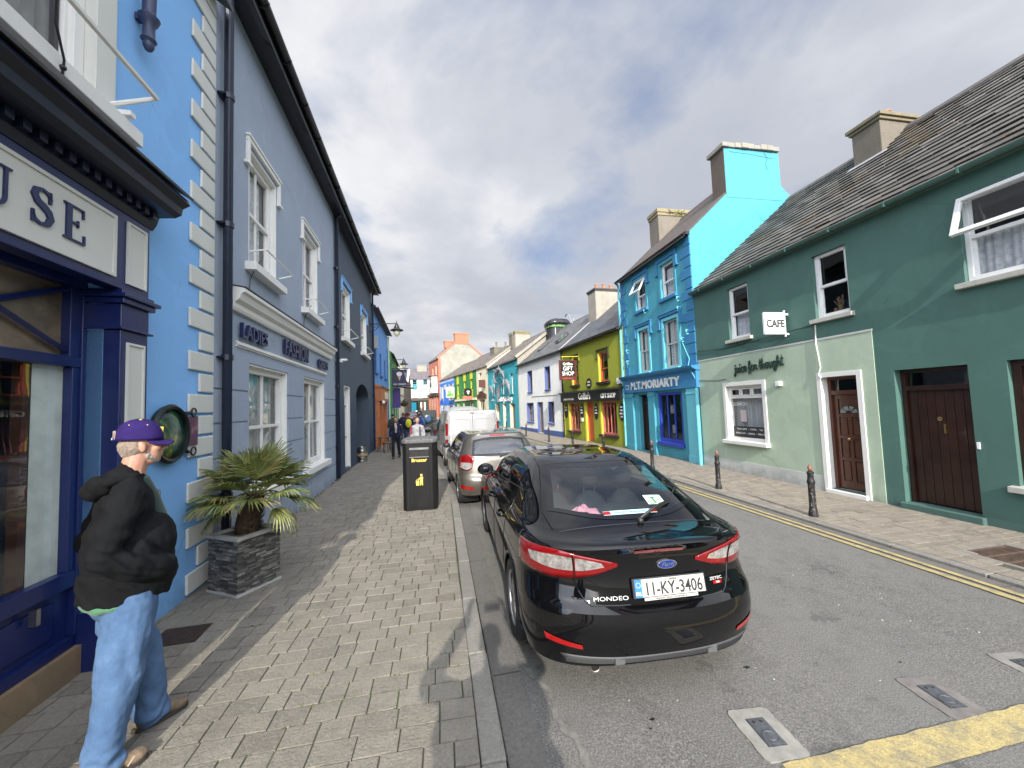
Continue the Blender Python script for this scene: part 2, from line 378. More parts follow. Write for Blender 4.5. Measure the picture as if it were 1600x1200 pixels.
# kerb stones
def kerb(name, fx, a, b, y0, y1):
    g = MB(); y = y0; rnd = random.Random(3)
    while y < y1:
        L = min(rnd.uniform(.85, 1.0), y1-y); ya, yb = y+.004, y+L-.004
        pts = []
        j = rnd.uniform(-.004, .004)
        for yy in (ya, yb):
            X0, X1, z = fx(yy)+a+j, fx(yy)+b+j, gz(yy)+.002
            pts += [(X0, yy, z), (X1, yy, z), (X1, yy, z-.25), (X0, yy, z-.25)]
        g.add(pts, [(0, 1, 2, 3), (7, 6, 5, 4), (0, 4, 5, 1), (1, 5, 6, 2), (3, 2, 6, 7), (0, 3, 7, 4)]); y += L
    return tag(g.build(name, M_KERB, bevel=.012, norm=True), kind='structure')
kerb('kerb', kl, -.14, 0.0, -8, 62); kerb('kerb', kr, 0.0, .12, -8, 62)
def blocks(name, fl, fr, y0, y1, row, mat, wmin, wmax, seed, fine_to, skip=()):
    g = MB(); rnd = random.Random(seed); y = y0
    while y < y1:
        r = row if y < fine_to else row*1.5
        xa, xb = fl(y), fr(y); x = xa
        while x < xb-.02:
            w = rnd.uniform(wmin, wmax) * (1 if y < fine_to else 1.5); x2 = min(x+w, xb)
            if xb-x2 < .07: x2 = xb
            gp = .0035; c = .0022; dz = rnd.uniform(-.0025, .0025); t1, t2 = rnd.uniform(-.0015, .0015), rnd.uniform(-.0015, .0015)
            cx_, cy_ = (x+x2)/2, y+r/2
            if not any(a < cx_ < b and c2 < cy_ < d for a, b, c2, d in skip):
                z = gz(y)+dz; X0, X1, Y0, Y1 = x+gp, x2-gp, y+gp+rnd.uniform(-.002, .002), y+r-gp
                jj = [rnd.uniform(-.004, .004) for _ in range(8)]
                vs = [(X0, Y0, z-.02), (X1, Y0, z-.02), (X1, Y1, z-.02), (X0, Y1, z-.02),
                      (X0+.001, Y0+.001, z-.006), (X1-.001, Y0+.001, z-.006), (X1-.001, Y1-.001, z-.006), (X0+.001, Y1-.001, z-.006),
                      (X0+c+jj[0]*.5, Y0+c+jj[1]*.5, z+t1), (X1-c+jj[2]*.5, Y0+c+jj[3]*.5, z+t2), (X1-c+jj[4]*.5, Y1-c+jj[5]*.5, z+t2), (X0+c+jj[6]*.5, Y1-c+jj[7]*.5, z+t1)]
                fs = [(8, 9, 10, 11)]
                for a in (0, 4):
                    for i in range(4): fs.append((a+i, a+(i+1) % 4, a+4+(i+1) % 4, a+4+i))
                vs = [(a_+.022*noise.noise((a_*1.1, b_*.7, 3.3)), b_+.030*noise.noise((a_*.9, b_*.6, 8.1)), c__) for a_, b_, c__ in vs]
                g.add(vs, fs)
            x = x2
        y += r
    rows = []
    for yy in [y0+i*.5 for i in range(int((y1-y0)*2)+2)]: rows.append([(fl(yy), yy, gz(yy)-.0115), (fr(yy), yy, gz(yy)-.0115)])
    g.cur = 1; g.grid(rows, flip=True)
    return tag(g.build(name, [mat, M_JOINT]), kind='structure')
HATCH = (-2.62, -2.08, 3.86, 4.28)
blocks('pavement_left', lambda y: lerpt(y, WLX)-.7, lambda y: kl(y)-.145, -6, 62, .168, M_SETT, .14, .27, 5, 20, skip=(HATCH,))
GRATE = (6.12, 6.95, 2.9, 3.78)
blocks('pavement_right', lambda y: kr(y)+.125, lambda y: lerpt(y, WRX)+.35, -8, 62, .135, M_SETTR, .20, .30, 11, 20, skip=(GRATE,))

# low dark hills all round the horizon behind the viewer
t = NT('hill_side'); M_HILL = t.set(Base_Color=t.ramp(t.noise(.03, 6, .65), [(.35, (.02, .03, .012)), (.6, (.05, .06, .03)), (.7, (.08, .07, .05))]), Roughness=.95)
g = MB(); rows = []
for r_, hh in ((60, 0.0), (80, .45), (110, .8), (150, 1.0), (220, 1.0)):
    rows.append([(r_*math.sin(a), -r_*math.cos(a), -0.4+hh*r_*.085*(1+.5*noise.noise((a*3, r_*.01, 0)))) for a in [RAD(-80+160*i/60) for i in range(61)]])
g.grid(rows, flip=True); tag(g.build('hills', M_HILL, smooth='all', norm=True), kind='structure')
# ---------------------------------------------------------------- building helpers (local x: right, y: into the building, z: up)
G_WIN = glass('window_glass', (0.88, 0.9, 0.9), 1.0, 1.55, 0.0, 0.05)
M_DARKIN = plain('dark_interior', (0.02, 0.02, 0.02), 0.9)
M_WHITE = paint('white_paint', (0.74, 0.73, 0.69), 0.5, 0.12, 0.08)
M_STONE = paint('pale_stone', (0.27, 0.255, 0.215), 0.8, 0.4, 0.3)
M_UPVC = plain('white_plastic', (0.78, 0.78, 0.77), 0.3, var=.05)
M_CURT = plain('net_curtain', (0.62, 0.62, 0.65), 0.9, var=.35, scale=14)
M_BLK = plain('black_iron', (0.012, 0.012, 0.014), 0.35, var=.3)
M_LEAD = plain('lead_flashing', (0.30, 0.30, 0.31), 0.6)
M_POT = plain('terracotta', (0.50, 0.19, 0.09), 0.8, var=.3)
M_RENDER = paint('grey_render', (0.165, 0.142, 0.113), 0.9, 0.7, 0.5)
M_RENDERL = paint('grey_render_light', (0.33, 0.30, 0.25), 0.9, 0.7, 0.5)
M_SLATEF = slate('slate_far', (0.12, 0.115, 0.12)); M_SLATEW = slate('slate_warm', (0.135, 0.115, 0.10), moss=.5)
M_SLATEG = slate('slate_new', (0.075, 0.08, 0.088), moss=0.0)
def wallpts(mb, x0, x1, z0, z1, holes, rv, y=0.0):
    xs = sorted({x0, x1, *[v for h in holes for v in h[:2] if x0 < v < x1]})
    zs = sorted({z0, z1, *[v for h in holes for v in h[2:4] if z0 < v < z1]})
    for i in range(len(xs)-1):
        for j in range(len(zs)-1):
            a, b, c, d = xs[i], xs[i+1], zs[j], zs[j+1]; mx, mz = (a+b)/2, (c+d)/2
            if any(h[0] < mx < h[1] and h[2] < mz < h[3] for h in holes): continue
            mb.add([(a, y, c), (b, y, c), (b, y, d), (a, y, d)], [(0, 1, 2, 3)])
    for h in holes:
        a, b, c, d = h[:4]; r = y + (h[4] if len(h) > 4 else rv)
        mb.add([(a, y, c), (b, y, c), (b, y, d), (a, y, d), (a, r, c), (b, r, c), (b, r, d), (a, r, d)],
               [(0, 4, 5, 1), (1, 5, 6, 2), (2, 6, 7, 3), (3, 7, 4, 0)])
def shell(root, x0, x1, H, D, ry, rz, holes, mat, rv=.16, zb=-.3, sides=(1, 1), back=True, gmat=None, name='wall'):
    mb = MB(); wallpts(mb, x0, x1, zb, H, holes, rv)
    mb.cur = 1 if gmat else 0
    for s, x in ((0, x0), (1, x1)):
        if not sides[s]: continue
        pr = [(x, 0, zb), (x, D, zb), (x, D, H), (x, ry, rz), (x, 0, H)]
        mb.poly(pr if s == 1 else pr[::-1])
    if back: mb.add([(x0, D, zb), (x1, D, zb), (x1, D, H), (x0, D, H)], [(3, 2, 1, 0)])
    return mb.build(name, [mat, gmat] if gmat else mat, root)
def roof(root, x0, x1, H, ry, rz, D, mat, over=.18, th=.06, name='roof', Hb=None):
    """two slopes with real thickness; uv in metres for the slate courses"""
    mb = MB(); k = (rz-H)/ry
    e = (-over, H-over*k); Hb = H if Hb is None else Hb; kb = (rz-Hb)/(D-ry); eb = (D+over, Hb-over*kb)
    L1 = math.hypot(ry+over, rz-e[1]); L2 = math.hypot(D+over-ry, rz-eb[1])
    for (ya, za), (yb, zb_), L in ((e, (ry, rz), L1), ((ry, rz), eb, L2)):
        t = th
        a, b, c, d = (x0, ya, za+t), (x1, ya, za+t), (x1, yb, zb_+t), (x0, yb, zb_+t)
        mb.add([a, b, c, d], [(0, 1, 2, 3)], [[(x0, 0), (x1, 0), (x1, L), (x0, L)]])
        a2, b2, c2, d2 = (x0, ya, za), (x1, ya, za), (x1, yb, zb_), (x0, yb, zb_)
        mb.add([a, b, c, d, a2, b2, c2, d2], [(7, 6, 5, 4), (0, 4, 5, 1), (1, 5, 6, 2), (3, 7, 4, 0), (2, 6, 7, 3)])
    mb.prism([(ry-.12, rz+th-.10), (ry, rz+th+.005), (ry+.12, rz+th-.10), (ry, rz+th+.07)], 'x', x0, x1)
    return mb.build(name, mat, root)
def gutter_rail(root, x0, x1, y, z, mat, r=.055, name='gutter'):
    mb = MB(); n = 8; rows = []
    for x in (x0, x1): rows.append([(x, y+r*math.cos(t), z+r*math.sin(t)) for t in [math.pi+math.pi*i/n for i in range(n+1)]] + [(x, y+(r-.012)*math.cos(t), z+(r-.012)*math.sin(t)) for t in [2*math.pi-math.pi*i/n for i in range(n+1)]])
    mb.grid(rows, closed=True)
    x = x0+.5
    while x < x1: mb.box(x-.012, x+.012, y-r-.006, y+r, z-r-.012, z+.01); x += .95
    return mb.build(name, mat, root, smooth=True, norm=True)
def downpipe(root, x, z0, z1, mat, y=-.07, r=.04, head=False, kick=0.0):
    mb = MB(); path = [(x, y, z0), (x, y, z1-.15), (x, y-kick*.5, z1-.05), (x, y-kick, z1)]
    mb.tube(path, r, 10); z = z0+.9
    while z < z1-.3:
        mb.lathe([(r+.012, -.035), (r+.012, .035)], (x, y, z), 10); mb.box(x-r*1.7, x+r*1.7, y, 0, z-.012, z+.012); z += 1.75
    if head: mb.lathe([(r, -.2), (r+.05, -.08), (r+.06, .02), (r+.035, .03)], (x, y-kick, z1-.05), 8)
    return mb.build('downpipe', mat, root, smooth=True)
def window(root, h, y, fmat, nx=1, nz=1, fw=.055, sash=True, sill=None, sillmat=None, curt=None, curtfrac=1.0, glassm=None, split=None, sillx=.08, sillo=.09, extra=None, bar=.022, label=None, backing=None):
    """frame with bars (part) > pane, curtain, sill (sub-parts)"""
    x0, x1, z0, z1 = h[:4]; mb = MB(); e = .003
    x0 += e; x1 -= e; z0 += e; z1 -= e
    for a in ((x0, x0+fw, z0, z1), (x1-fw, x1, z0, z1), (x0+fw, x1-fw, z0, z0+fw*1.3), (x0+fw, x1-fw, z1-fw, z1)): mb.box(a[0], a[1], y-.05, y+.04, a[2], a[3])
    zm = split if split else (z0+z1)/2
    ix0, ix1, iz0, iz1 = x0+fw, x1-fw, z0+fw*1.3, z1-fw
    if sash:
        mb.box(ix0, ix1, y-.04, y+.03, zm-.028, zm+.028)
        for a, b, dy in ((iz0, zm-.028, .012), (zm+.028, iz1, -.02)):
            mb.box(ix0, ix0+.035, y-.02+dy, y+.012+dy, a, b); mb.box(ix1-.035, ix1, y-.02+dy, y+.012+dy, a, b)
    for i in range(1, nx): 
        xc = ix0+(ix1-ix0)*i/nx; mb.box(xc-bar/2, xc+bar/2, y-.022, y+.012, iz0, iz1)
    if not sash:
        for i in range(1, nz): zc = iz0+(iz1-iz0)*i/nz; mb.box(ix0, ix1, y-.03, y+.016, zc-bar/2, zc+bar/2)
    if extra: extra(mb)
    f = mb.build('window', fmat, root, bevel=.004)
    if label: f['label'] = label
    g = MB(); g.add([(ix0-.01, y+.014, iz0-.01), (ix1+.01, y+.014, iz0-.01), (ix1+.01, y+.014, iz1+.01), (ix0-.01, y+.014, iz1+.01)], [(0, 1, 2, 3)])
    g.build('pane', glassm or G_WIN, f)
    if curt:
        c = MB(); rows = []; n = 40; zt = iz0+(iz1-iz0)*curtfrac
        for i in range(n+1):
            xx = ix0+(ix1-ix0)*i/n; yy = y+.09+.022*math.sin(i*1.9+h[0]*7)+.012*math.sin(i*.7)
            rows.append([(xx, yy, iz0-.05), (xx, yy+.01, zt)])
        c.grid(rows); c.build('curtain', curt, f, smooth='all')
    else:
        b = MB(); b.box(ix0-.02, ix1+.02, y+.75, y+.8, iz0-.1, iz1+.1); b.build('room_backing', backing or M_DARKIN, f)  # backing sheet stands in for the room, its darkness put into the colour
    if sill:
        s_ = MB(); s_.prism([(-sillo, z0-sill), (-sillo, z0-.012), (y-.05, z0+.004), (y-.05, z0-sill)], 'x', x0-sillx, x1+sillx)
        s_.build('sill', sillmat or M_STONE, f, bevel=.006, norm=True)
    return f
def chimney(root, x0, x1, y0, y1, z0, z1, mat, pots=(), cap=.14, capo=.07, capmat=None, potmat=None, label=None):
    mb = MB(); mb.box(x0, x1, y0, y1, z0, z1)
    c = chim = mb.build('chimney', mat, root, bevel=.012)
    k = MB(); k.box(x0-capo*.5, x1+capo*.5, y0-capo*.5, y1+capo*.5, z1+.001, z1+cap*.45); k.box(x0-capo, x1+capo, y0-capo, y1+capo, z1+cap*.45+.001, z1+cap)
    k.build('chimney_cap', capmat or M_STONE, c, bevel=.012)
    for (px, py, h) in pots:
        p = MB(); p.lathe([(.11, z1+cap-.02), (.095, z1+cap+h*.55), (.09, z1+cap+h*.85), (.115, z1+cap+h*.88), (.115, z1+cap+h), (.08, z1+cap+h), (.07, z1+cap+h*.7)], (px, py, 0), 14)
        p.build('chimney_pot', potmat or M_POT, c, smooth=True)
    if label: c['label'] = label
    return c
def door(root, h, y, mat, panels='six', fan=None, framem=None, knocker=False, step=None, label=None, fw=.06):
    x0, x1, z0, z1 = h[:4]; fm = framem or mat
    zt = fan if fan else z1
    f = MB()
    f.box(x0+.003, x0+fw, y-.06, y+.05, z0, z1-.003); f.box(x1-fw, x1-.003, y-.06, y+.05, z0, z1-.003); f.box(x0+fw, x1-fw, y-.06, y+.05, z1-fw, z1-.003)
    if fan: f.box(x0+fw, x1-fw, y-.06, y+.05, zt-.04, zt+.04)
    a, b, c, d = x0+fw+.004, x1-fw-.004, z0+.02, (zt-.042 if fan else z1-fw-.004)
    m = MB(); w = b-a
    if panels == 'six':
        rows = [(.08, .30), (.33, .53), (.56, .76)]
        m.box(a, b, y+.012, y+.04, c, d)
        st = .11*w/.8
        xs = [(a+st, (a+b)/2-st*.45), ((a+b)/2+st*.45, b-st)]
        hh = d-c
        # stiles and rails proud of the recessed field, panels raised again
        m.box(a, a+st, y-.012, y+.012, c, d); m.box(b-st, b, y-.012, y+.012, c, d); m.box((a+b)/2-st*.45, (a+b)/2+st*.45, y-.011, y+.012, c, c+hh*.78)
        for zz0, zz1 in ((0, .08), (.30, .33), (.53, .56), (.76, .79)): m.box(a+st, b-st, y-.010, y+.012, c+hh*zz0, c+hh*zz1)
        m.box(a+st, b-st, y-.010, y+.012, c+hh*.955, d)
        for (p, q) in rows:
            for (u, v) in xs: m.box(u+.025, v-.025, y-.006, y+.012, c+hh*p+.025, c+hh*q-.025)
    else:
        n = 7 if w < 1.2 else 9
        for i in range(n): m.box(a+w*i/n+.003, a+w*(i+1)/n-.003, y-.01, y+.02, c, d)
        m.box(a, b, y+.02, y+.035, c, d)
    o = m.build('door', mat, root, bevel=.004)
    if label: o['label'] = label
    f.build('door_frame', fm, o, bevel=.004)
    if fan:
        g = MB(); g.add([(x0+fw, y, zt+.04), (x1-fw, y, zt+.04), (x1-fw, y, z1-fw), (x0+fw, y, z1-fw)], [(0, 1, 2, 3)]); g.build('fanlight', G_WIN, o)
        b2 = MB(); b2.box(x0+fw, x1-fw, y+.5, y+.52, zt, z1); b2.build('fanlight_back', M_DARKIN, o)
    if panels == 'six':
        # half-round sunburst lights
        hh = d-c; cxx, czz = (a+b)/2, c+hh*.80; R = w*.30
        for i in range(4):
            g = MB(); t0, t1 = math.pi*i/4+.09, math.pi*(i+1)/4-.09; pts = []
            for k in range(5): t_ = t0+(t1-t0)*k/4; pts.append((cxx+R*math.cos(t_), czz+R*.85*math.sin(t_)))
            for k in range(3): t_ = t1-(t1-t0)*k/2; pts.append((cxx+R*.38*math.cos(t_), czz+R*.34*math.sin(t_)))
            g.prism(pts, 'y', y-.0145, y-.001); g.build('light_pane', plain('pale_door_glass', (0.22, 0.24, 0.23), .12, var=.4, scale=20), o, norm=True)
    k = MB(); k.ball(((a+b)/2 if panels == 'six' else b-.09, y-.055, c+.98 if panels == 'six' else c+1.0), .03)
    if knocker:
        k = MB(); k.lathe([(.02, -.03), (.035, -.025), (.02, 0)], ((a+b)/2, y-.02, c+1.38), 10, 'y'); k.box((a+b)/2+.04, (a+b)/2+.065, y-.045, y-.01, c+1.15, c+1.30)
    k.build('door_handle', plain('brass', (.55, .40, .18), .3, 1.0), o, smooth=True)
    if step:
        s_ = MB(); s_.box(x0-.04, x1+.04, -.07, y+.04, -.05, z0-.002); s_.build('door_step', step, o, bevel=.01)
    return o
def slates(root, x0, x1, y0, z0, y1, z1, mat, w=.31, ex=.25, seed=1, name='roof', keep=None):
    """individually laid slates, slightly uneven, on a boarded slope"""
    rnd = random.Random(seed); mb = MB(); L = math.hypot(y1-y0, z1-z0); dy, dz = (y1-y0)/L, (z1-z0)/L; nv = Vector((0, -dz, dy))
    def P(x, t, h): return (x, y0+dy*t-dz*h, z0+dz*t+dy*h)
    t = -.03; r = 0
    while t < L:
        x = x0 - (w/2 if r % 2 else 0)
        while x < x1:
            a, b = max(x0, x+.003), min(x1, x+w-.003)
            if b-a > .02:
                l1, l2 = rnd.uniform(-.020, .014), rnd.uniform(-.008, .008); t0 = t+l1; t1 = min(t+ex+.06, L); h0 = .034+rnd.uniform(0, .012); h1 = .006; th = .018
                sk = l2
                if rnd.random() < .02: h0 += .012; sk *= 3
                vs = [P(a, t0+sk, h0), P(b, t0-sk, h0), P(b, t1, h1), P(a, t1, h1), P(a, t0+sk, h0-th), P(b, t0-sk, h0-th)]
                mb.add(vs, [(0, 1, 2, 3), (4, 5, 1, 0), (4, 0, 3), (5, 2, 1)])
            x += w
        t += ex; r += 1
    mb.add([P(x0, -.02, .004), P(x1, -.02, .004), P(x1, L, .004), P(x0, L, .004), P(x0, -.02, -.05), P(x1, -.02, -.05), P(x1, L, -.05), P(x0, L, -.05)],
           [(0, 1, 2, 3), (7, 6, 5, 4), (0, 4, 5, 1), (1, 5, 6, 2), (3, 7, 4, 0), (2, 6, 7, 3)])
    return mb.build(name, mat, root)
def quoins(root, xc, side, z0, z1, mat, long=.50, short=.30, h=.30, gap=.035, proud=.025, both=None, name='quoins'):
    mb = MB(); z = z0; i = 0
    while z < z1-.05:
        w = long if i % 2 == 0 else short; a, b = (xc-w, xc) if side < 0 else (xc, xc+w)
        mb.box(a, b, -proud, .0, z+gap/2, min(z+h-gap/2, z1)); z += h; i += 1
    return mb.build(name, mat, root, bevel=.012)
def hood(root, x0, x1, z, drop, mat, w=.09, p=.06, name='hood_mould'):
    mb = MB(); mb.box(x0-w, x1+w, -p, 0, z, z+w); mb.box(x0-w-.015, x1+w+.015, -p-.02, 0, z+w, z+w+.035)
    for a, b, s in ((x0-w, x0, -1), (x1, x1+w, 1)):
        mb.box(a, b, -p, 0, z-drop, z-.001); mb.box(a-.02 if s < 0 else a-.01, b+.01 if s < 0 else b+.06, -p-.015, 0, z-drop-.05, z-drop-.001)
        if s < 0: mb.box(a-.06, a-.021, -p-.015, 0, z-drop-.05, z-drop-.001)
    return mb.build(name, mat, root, bevel=.006)
# ---------------------------------------------------------------- right-hand terrace
R90 = RAD(-90)
C_GREEN = (0.068, 0.150, 0.125); C_MINT = (0.40, 0.49, 0.37)
M_GREEN = paint('dark_green_render', C_GREEN, 0.8, 0.35, 0.3); M_MINT = paint('mint_render', C_MINT, 0.8, 0.3, 0.3)
t = NT('old_slates'); r_ = t.island()
a_ = t.ramp(r_, [(0, (0.050, 0.047, 0.041)), (.4, (0.080, 0.075, 0.066)), (.8, (0.108, 0.102, 0.090)), (1, (0.14, 0.132, 0.115))])
a_ = t.mix(t.ramp(t.noise(1.1, 7, 0.75), [(0.54, 0.0), (0.62, 0.8)]), a_, (0.085, 0.055, 0.022))
a_ = t.mix(t.ramp(t.noise(26, 5, 0.75), [(0.64, 0.0), (0.70, 0.8)]), a_, (0.30, 0.30, 0.26))
t.bump(t.noise(30, 4, .6), .3, .006)
M_OLDSL = t.set(Base_Color=a_, Roughness=0.75)
gb = thing('terraced_house', 'long dark green rendered house with a mossy slate roof and two brown doors', 'house', (7.65, 10.32, 0), R90)
u = lambda y: 10.32-y
# windows (u0,u1,z0,z1)
W1 = (u(8.97), u(8.27), 3.49, 4.86); W2 = (u(6.56), u(5.88), 3.50, 4.81); W3 = (u(4.26), u(3.05), 3.52, 4.80)
CW = (u(9.22), u(8.02), .84, 2.26); D1 = (u(6.55), u(5.86), .07, 2.30); D2 = (u(5.27), u(4.33), .10, 2.32); RW = (u(3.93), u(2.75), .62, 2.33)
W5 = (u(1.0), u(-.1), 3.52, 4.8); W6 = (u(.6), u(-.6), .62, 2.3)
LG = u(-7)
shell(gb, 0, LG, 5.22, 7.4, 3.7, 8.34, [W1, W2, W3, CW, D1, D2, RW, W5, W6], M_GREEN, rv=.16)
# cafe frontage painted mint: a thin coat of render over the lower left, with the same openings
mb = MB(); wallpts(mb, .02, u(5.55), .30, 3.06, [(a, b, c, d, .012) for a, b, c, d in (CW, D1)], .012, y=-.012)
mb.add([(.02, -.012, 3.06), (u(5.55), -.012, 3.06), (u(5.55), 0, 3.06), (.02, 0, 3.06), (u(5.55), -.012, .0), (u(5.55), 0, 0)], [(0, 1, 2, 3), (1, 4, 5, 2)])
for a, b, c, d in ((D1[1]+.0, u(5.55), 0, .3),): mb.add([(a, -.012, c), (b, -.012, c), (b, -.012, d), (a, -.012, d)], [(0, 1, 2, 3)])
mb.build('painted_front', M_MINT, gb)
M_BAND = paint('white_grey_paint', (0.52, 0.53, 0.50), 0.7, .35, .2)
mb = MB(); mb.box(.02, u(5.55)+.02, -.022, -.0125, 3.062, 3.10); mb.build('paint_band', M_BAND, gb)
mb = MB(); mb.box(.02, D1[0]-.10, -.022, 0, -.1, .30); mb.build('plinth', M_BAND, gb)
# white surrounds
def surround(x0, x1, z0, z1, w, mat, root, p=.02, foot=True):
    mb = MB(); zb_ = z0 if not foot else 0
    mb.box(x0-w, x0, -p-.012, .15, zb_, z1+w); mb.box(x1, x1+w, -p-.012, .15, zb_, z1+w); mb.box(x0, x1, -p-.012, .15, z1, z1+w)
    return mb.build('surround', mat, root)
def surround(x0, x1, z0, z1, w, mat, root, p=.02, foot=True, name='surround'):
    mb = MB(); zb_ = 0 if foot else z0
    mb.box(x0-w, x0+.003, -p-.012, .155, zb_, z1+w); mb.box(x1-.003, x1+w, -p-.012, .155, zb_, z1+w); mb.box(x0+.003, x1-.003, -p-.012, .155, z1-.003, z1+w)
    return mb.build(name, mat, root, bevel=.004)
surround(D1[0], D1[1], 0, D1[3], .085, M_WHITE, gb)
surround(CW[0], CW[1], CW[2], CW[3], .10, M_WHITE, gb, foot=False)
M_BROWN = plain('varnished_brown_door', (0.085, 0.030, 0.016), 0.38, var=.35, scale=3, coat=.2)
M_BROWN2 = plain('dark_stained_boards', (0.032, 0.011, 0.007), 0.4, var=.4, scale=3, coat=.1)
door(gb, (D1[0]+.003, D1[1]-.003, .07, D1[3]-.003), .19, M_BROWN, 'six', fan=1.98, step=M_WHITE, label='brown panelled door with a half-round light')
door(gb, D2, .19, M_BROWN2, 'boards', fan=2.0, step=M_GREEN, knocker=True, label='wide dark boarded door')
def cafewin(mb):
    x0, x1, z0, z1 = CW[:4]; x0 += .055; x1 -= .055
    mb.box(x0, x1, .06, .15, 1.93, 1.985); w = (x1-x0)/3
    for i in range(3):
        a, b = x0+w*i+.012, x0+w*(i+1)-.012
        for q in ((a, a+.03, 1.99, 2.19), (b-.03, b, 1.99, 2.19), (a+.03, b-.03, 1.99, 2.02), (a+.03, b-.03, 2.16, 2.19)): mb.box(q[0], q[1], .055, .1, q[2], q[3])
cw = window(gb, (CW[0]+.004, CW[1]-.004, CW[2], CW[3]-.004), .11, M_WHITE, sash=False, sill=.10, sillmat=M_WHITE, sillx=.13, sillo=.13, extra=cafewin, curt=plain('cafe_pale_backing', (.42, .43, .44), .8, var=.08), curtfrac=1)  # pale sheet close behind the pane paints in its whitish reflection
# cafe lettering inside the glass
M_LETW = plain('white_lettering', (0.75, 0.75, 0.73), 0.5, var=.03)
mb = MB(); mb.box(CW[0]+.06, CW[1]-.06, .1, .106, .93, 1.20); mb.build('window_band', plain('dark_vinyl', (.03, .03, .032), .4), cw)
mb = MB(); text_mb(mb, 'FRESH JUICE  -  COFFEE  -  TEA', .062, (CW[0]+CW[1])/2, .097, 1.11, .002); mb.build('window_lettering', M_LETW, cw); mb = MB(); text_mb(mb, 'BREAKFAST  -  LUNCH  -  TREATS', .062, (CW[0]+CW[1])/2, .097, 1.0, .002)
mb.build('window_lettering', M_LETW, cw); mb = MB(); text_mb(mb, 'LUNCH', .13, CW[0]+.34, .1, 1.74, .002); mb.build('window_lettering', M_LETW, cw)
mb = MB(); mb.box(CW[0]+.30, CW[0]+.50, .126, .13, 1.32, 1.62); mb.build('notice', plain('paper', (.75, .62, .60), .7, var=.2, scale=25), cw)
M_SILL = paint('stone_sill', (0.46, 0.45, 0.40), .8, .4, .3)
def casement_open(root, h, y, frac, ang):
    """the upper light of the big window, pushed outwards at the bottom"""
    x0, x1, z0, z1 = h[:4]; zs_ = z0+(z1-z0)*frac; Hh = z1-.03-zs_; fw = .06
    M0 = Matrix.Translation((0, y-.06, z1-.03)) @ Matrix.Rotation(RAD(-ang), 4, 'X')
    mb = MB(); mb.M = M0
    for q in ((x0, x0+fw, -Hh, 0), (x1-fw, x1, -Hh, 0), (x0+fw, x1-fw, -Hh, -Hh+fw), (x0+fw, x1-fw, -fw, 0)): mb.box(q[0], q[1], -.03, .03, q[2], q[3])
    f = mb.build('open_light', M_UPVC, root, bevel=.005)
    g = MB(); g.M = M0; g.add([(x0+fw, 0, -Hh+fw), (x1-fw, 0, -Hh+fw), (x1-fw, 0, -fw), (x0+fw, 0, -fw)], [(0, 1, 2, 3)]); g.build('pane', G_WIN, f)
window(gb, W1, .12, M_UPVC, split=4.15, sill=.09, sillmat=M_SILL, curt=M_CURT, curtfrac=.48, fw=.06)
w2 = window(gb, W2, .12, M_UPVC, split=4.15, sill=.09, sillmat=M_SILL, fw=.06)
mb = MB()
for k in range(5): mb.box(W2[0]+.14+.1*k, W2[0]+.2+.1*k, .17, .22, W2[2]+.05, W2[2]+.12+.05*(k % 3))
for k in range(26):
    a = random.uniform(-.5, .5); l = random.uniform(.1, .26); bx_, bz_ = W2[0]+.36+random.uniform(-.03, .03), W2[2]+.15
    mb.tube([(bx_, .2, bz_), (bx_+a*l, .2+random.uniform(-.03, .03), bz_+l)], [.004, .009], 4)
mb.build('pot_plant', plain('dried_plant', (.16, .10, .05), .8), w2)
w3 = window(gb, W3, .12, M_UPVC, split=4.18, sill=.09, sillmat=M_SILL, curt=M_CURT, curtfrac=.52, fw=.06)
casement_open(gb, (W3[0]+.01, W3[1]-.01, W3[2], W3[3]), .05, .5, 20)
window(gb, W5, .12, M_UPVC, sill=.09, sillmat=M_SILL, fw=.06, curt=M_CURT, curtfrac=.5)
window(gb, W6, .12, M_BROWN2, sill=.09, sillmat=M_SILL, fw=.06)
rw = window(gb, RW, .12, M_BROWN2, sill=.09, sillmat=M_SILL, fw=.09, nx=2, nz=3, sash=False)
k_ = (8.34-5.22)/3.7
roof_o = slates(gb, -.0, LG+.05, -.12, 5.22-.12*k_+.02, 3.7, 8.36, M_OLDSL)
mb = MB(); mb.add([(0, 3.7, 8.36), (LG, 3.7, 8.36), (LG, 7.5, 5.2), (0, 7.5, 5.2)], [(0, 1, 2, 3)]); mb.add([(0, 3.7, 8.3), (LG, 3.7, 8.3), (LG, 7.5, 5.14), (0, 7.5, 5.14)], [(3, 2, 1, 0)])
mb.build('rear_roof', M_SLATEW, roof_o)
mb = MB(); x = 0
while x < LG: mb.prism([(3.56, 8.27), (3.7, 8.40), (3.84, 8.27), (3.84, 8.31), (3.7, 8.45), (3.56, 8.31)], 'x', x+.004, min(x+.45, LG)-.004); x += .45
mb.build('ridge_tiles', plain('ridge_tile', (.09, .08, .075), .8, var=.3), roof_o, norm=True)
M_GGUT = paint('green_gutter', mul(C_GREEN, .9), .5, .2, .05)
gutter_rail(gb, .02, LG, -.16, 5.155, M_GGUT, .065)
mb = MB(); mb.box(.0, LG, -.10, .0, 5.10, 5.19); mb.build('fascia_board', M_GREEN, gb)
c_ = chimney(gb, u(7.7), u(7.06), 2.87, 4.55, 7.2, 8.50, M_RENDER, pots=((u(7.5), 3.15, .17), (u(7.25), 3.35, .20), (u(7.3), 4.1, .15)), cap=.16, capo=.09, capmat=paint('mossy_cap', (.20, .17, .11), .9, .6, .5), label='squat grey rendered chimney on the green house')
mb = MB(); 
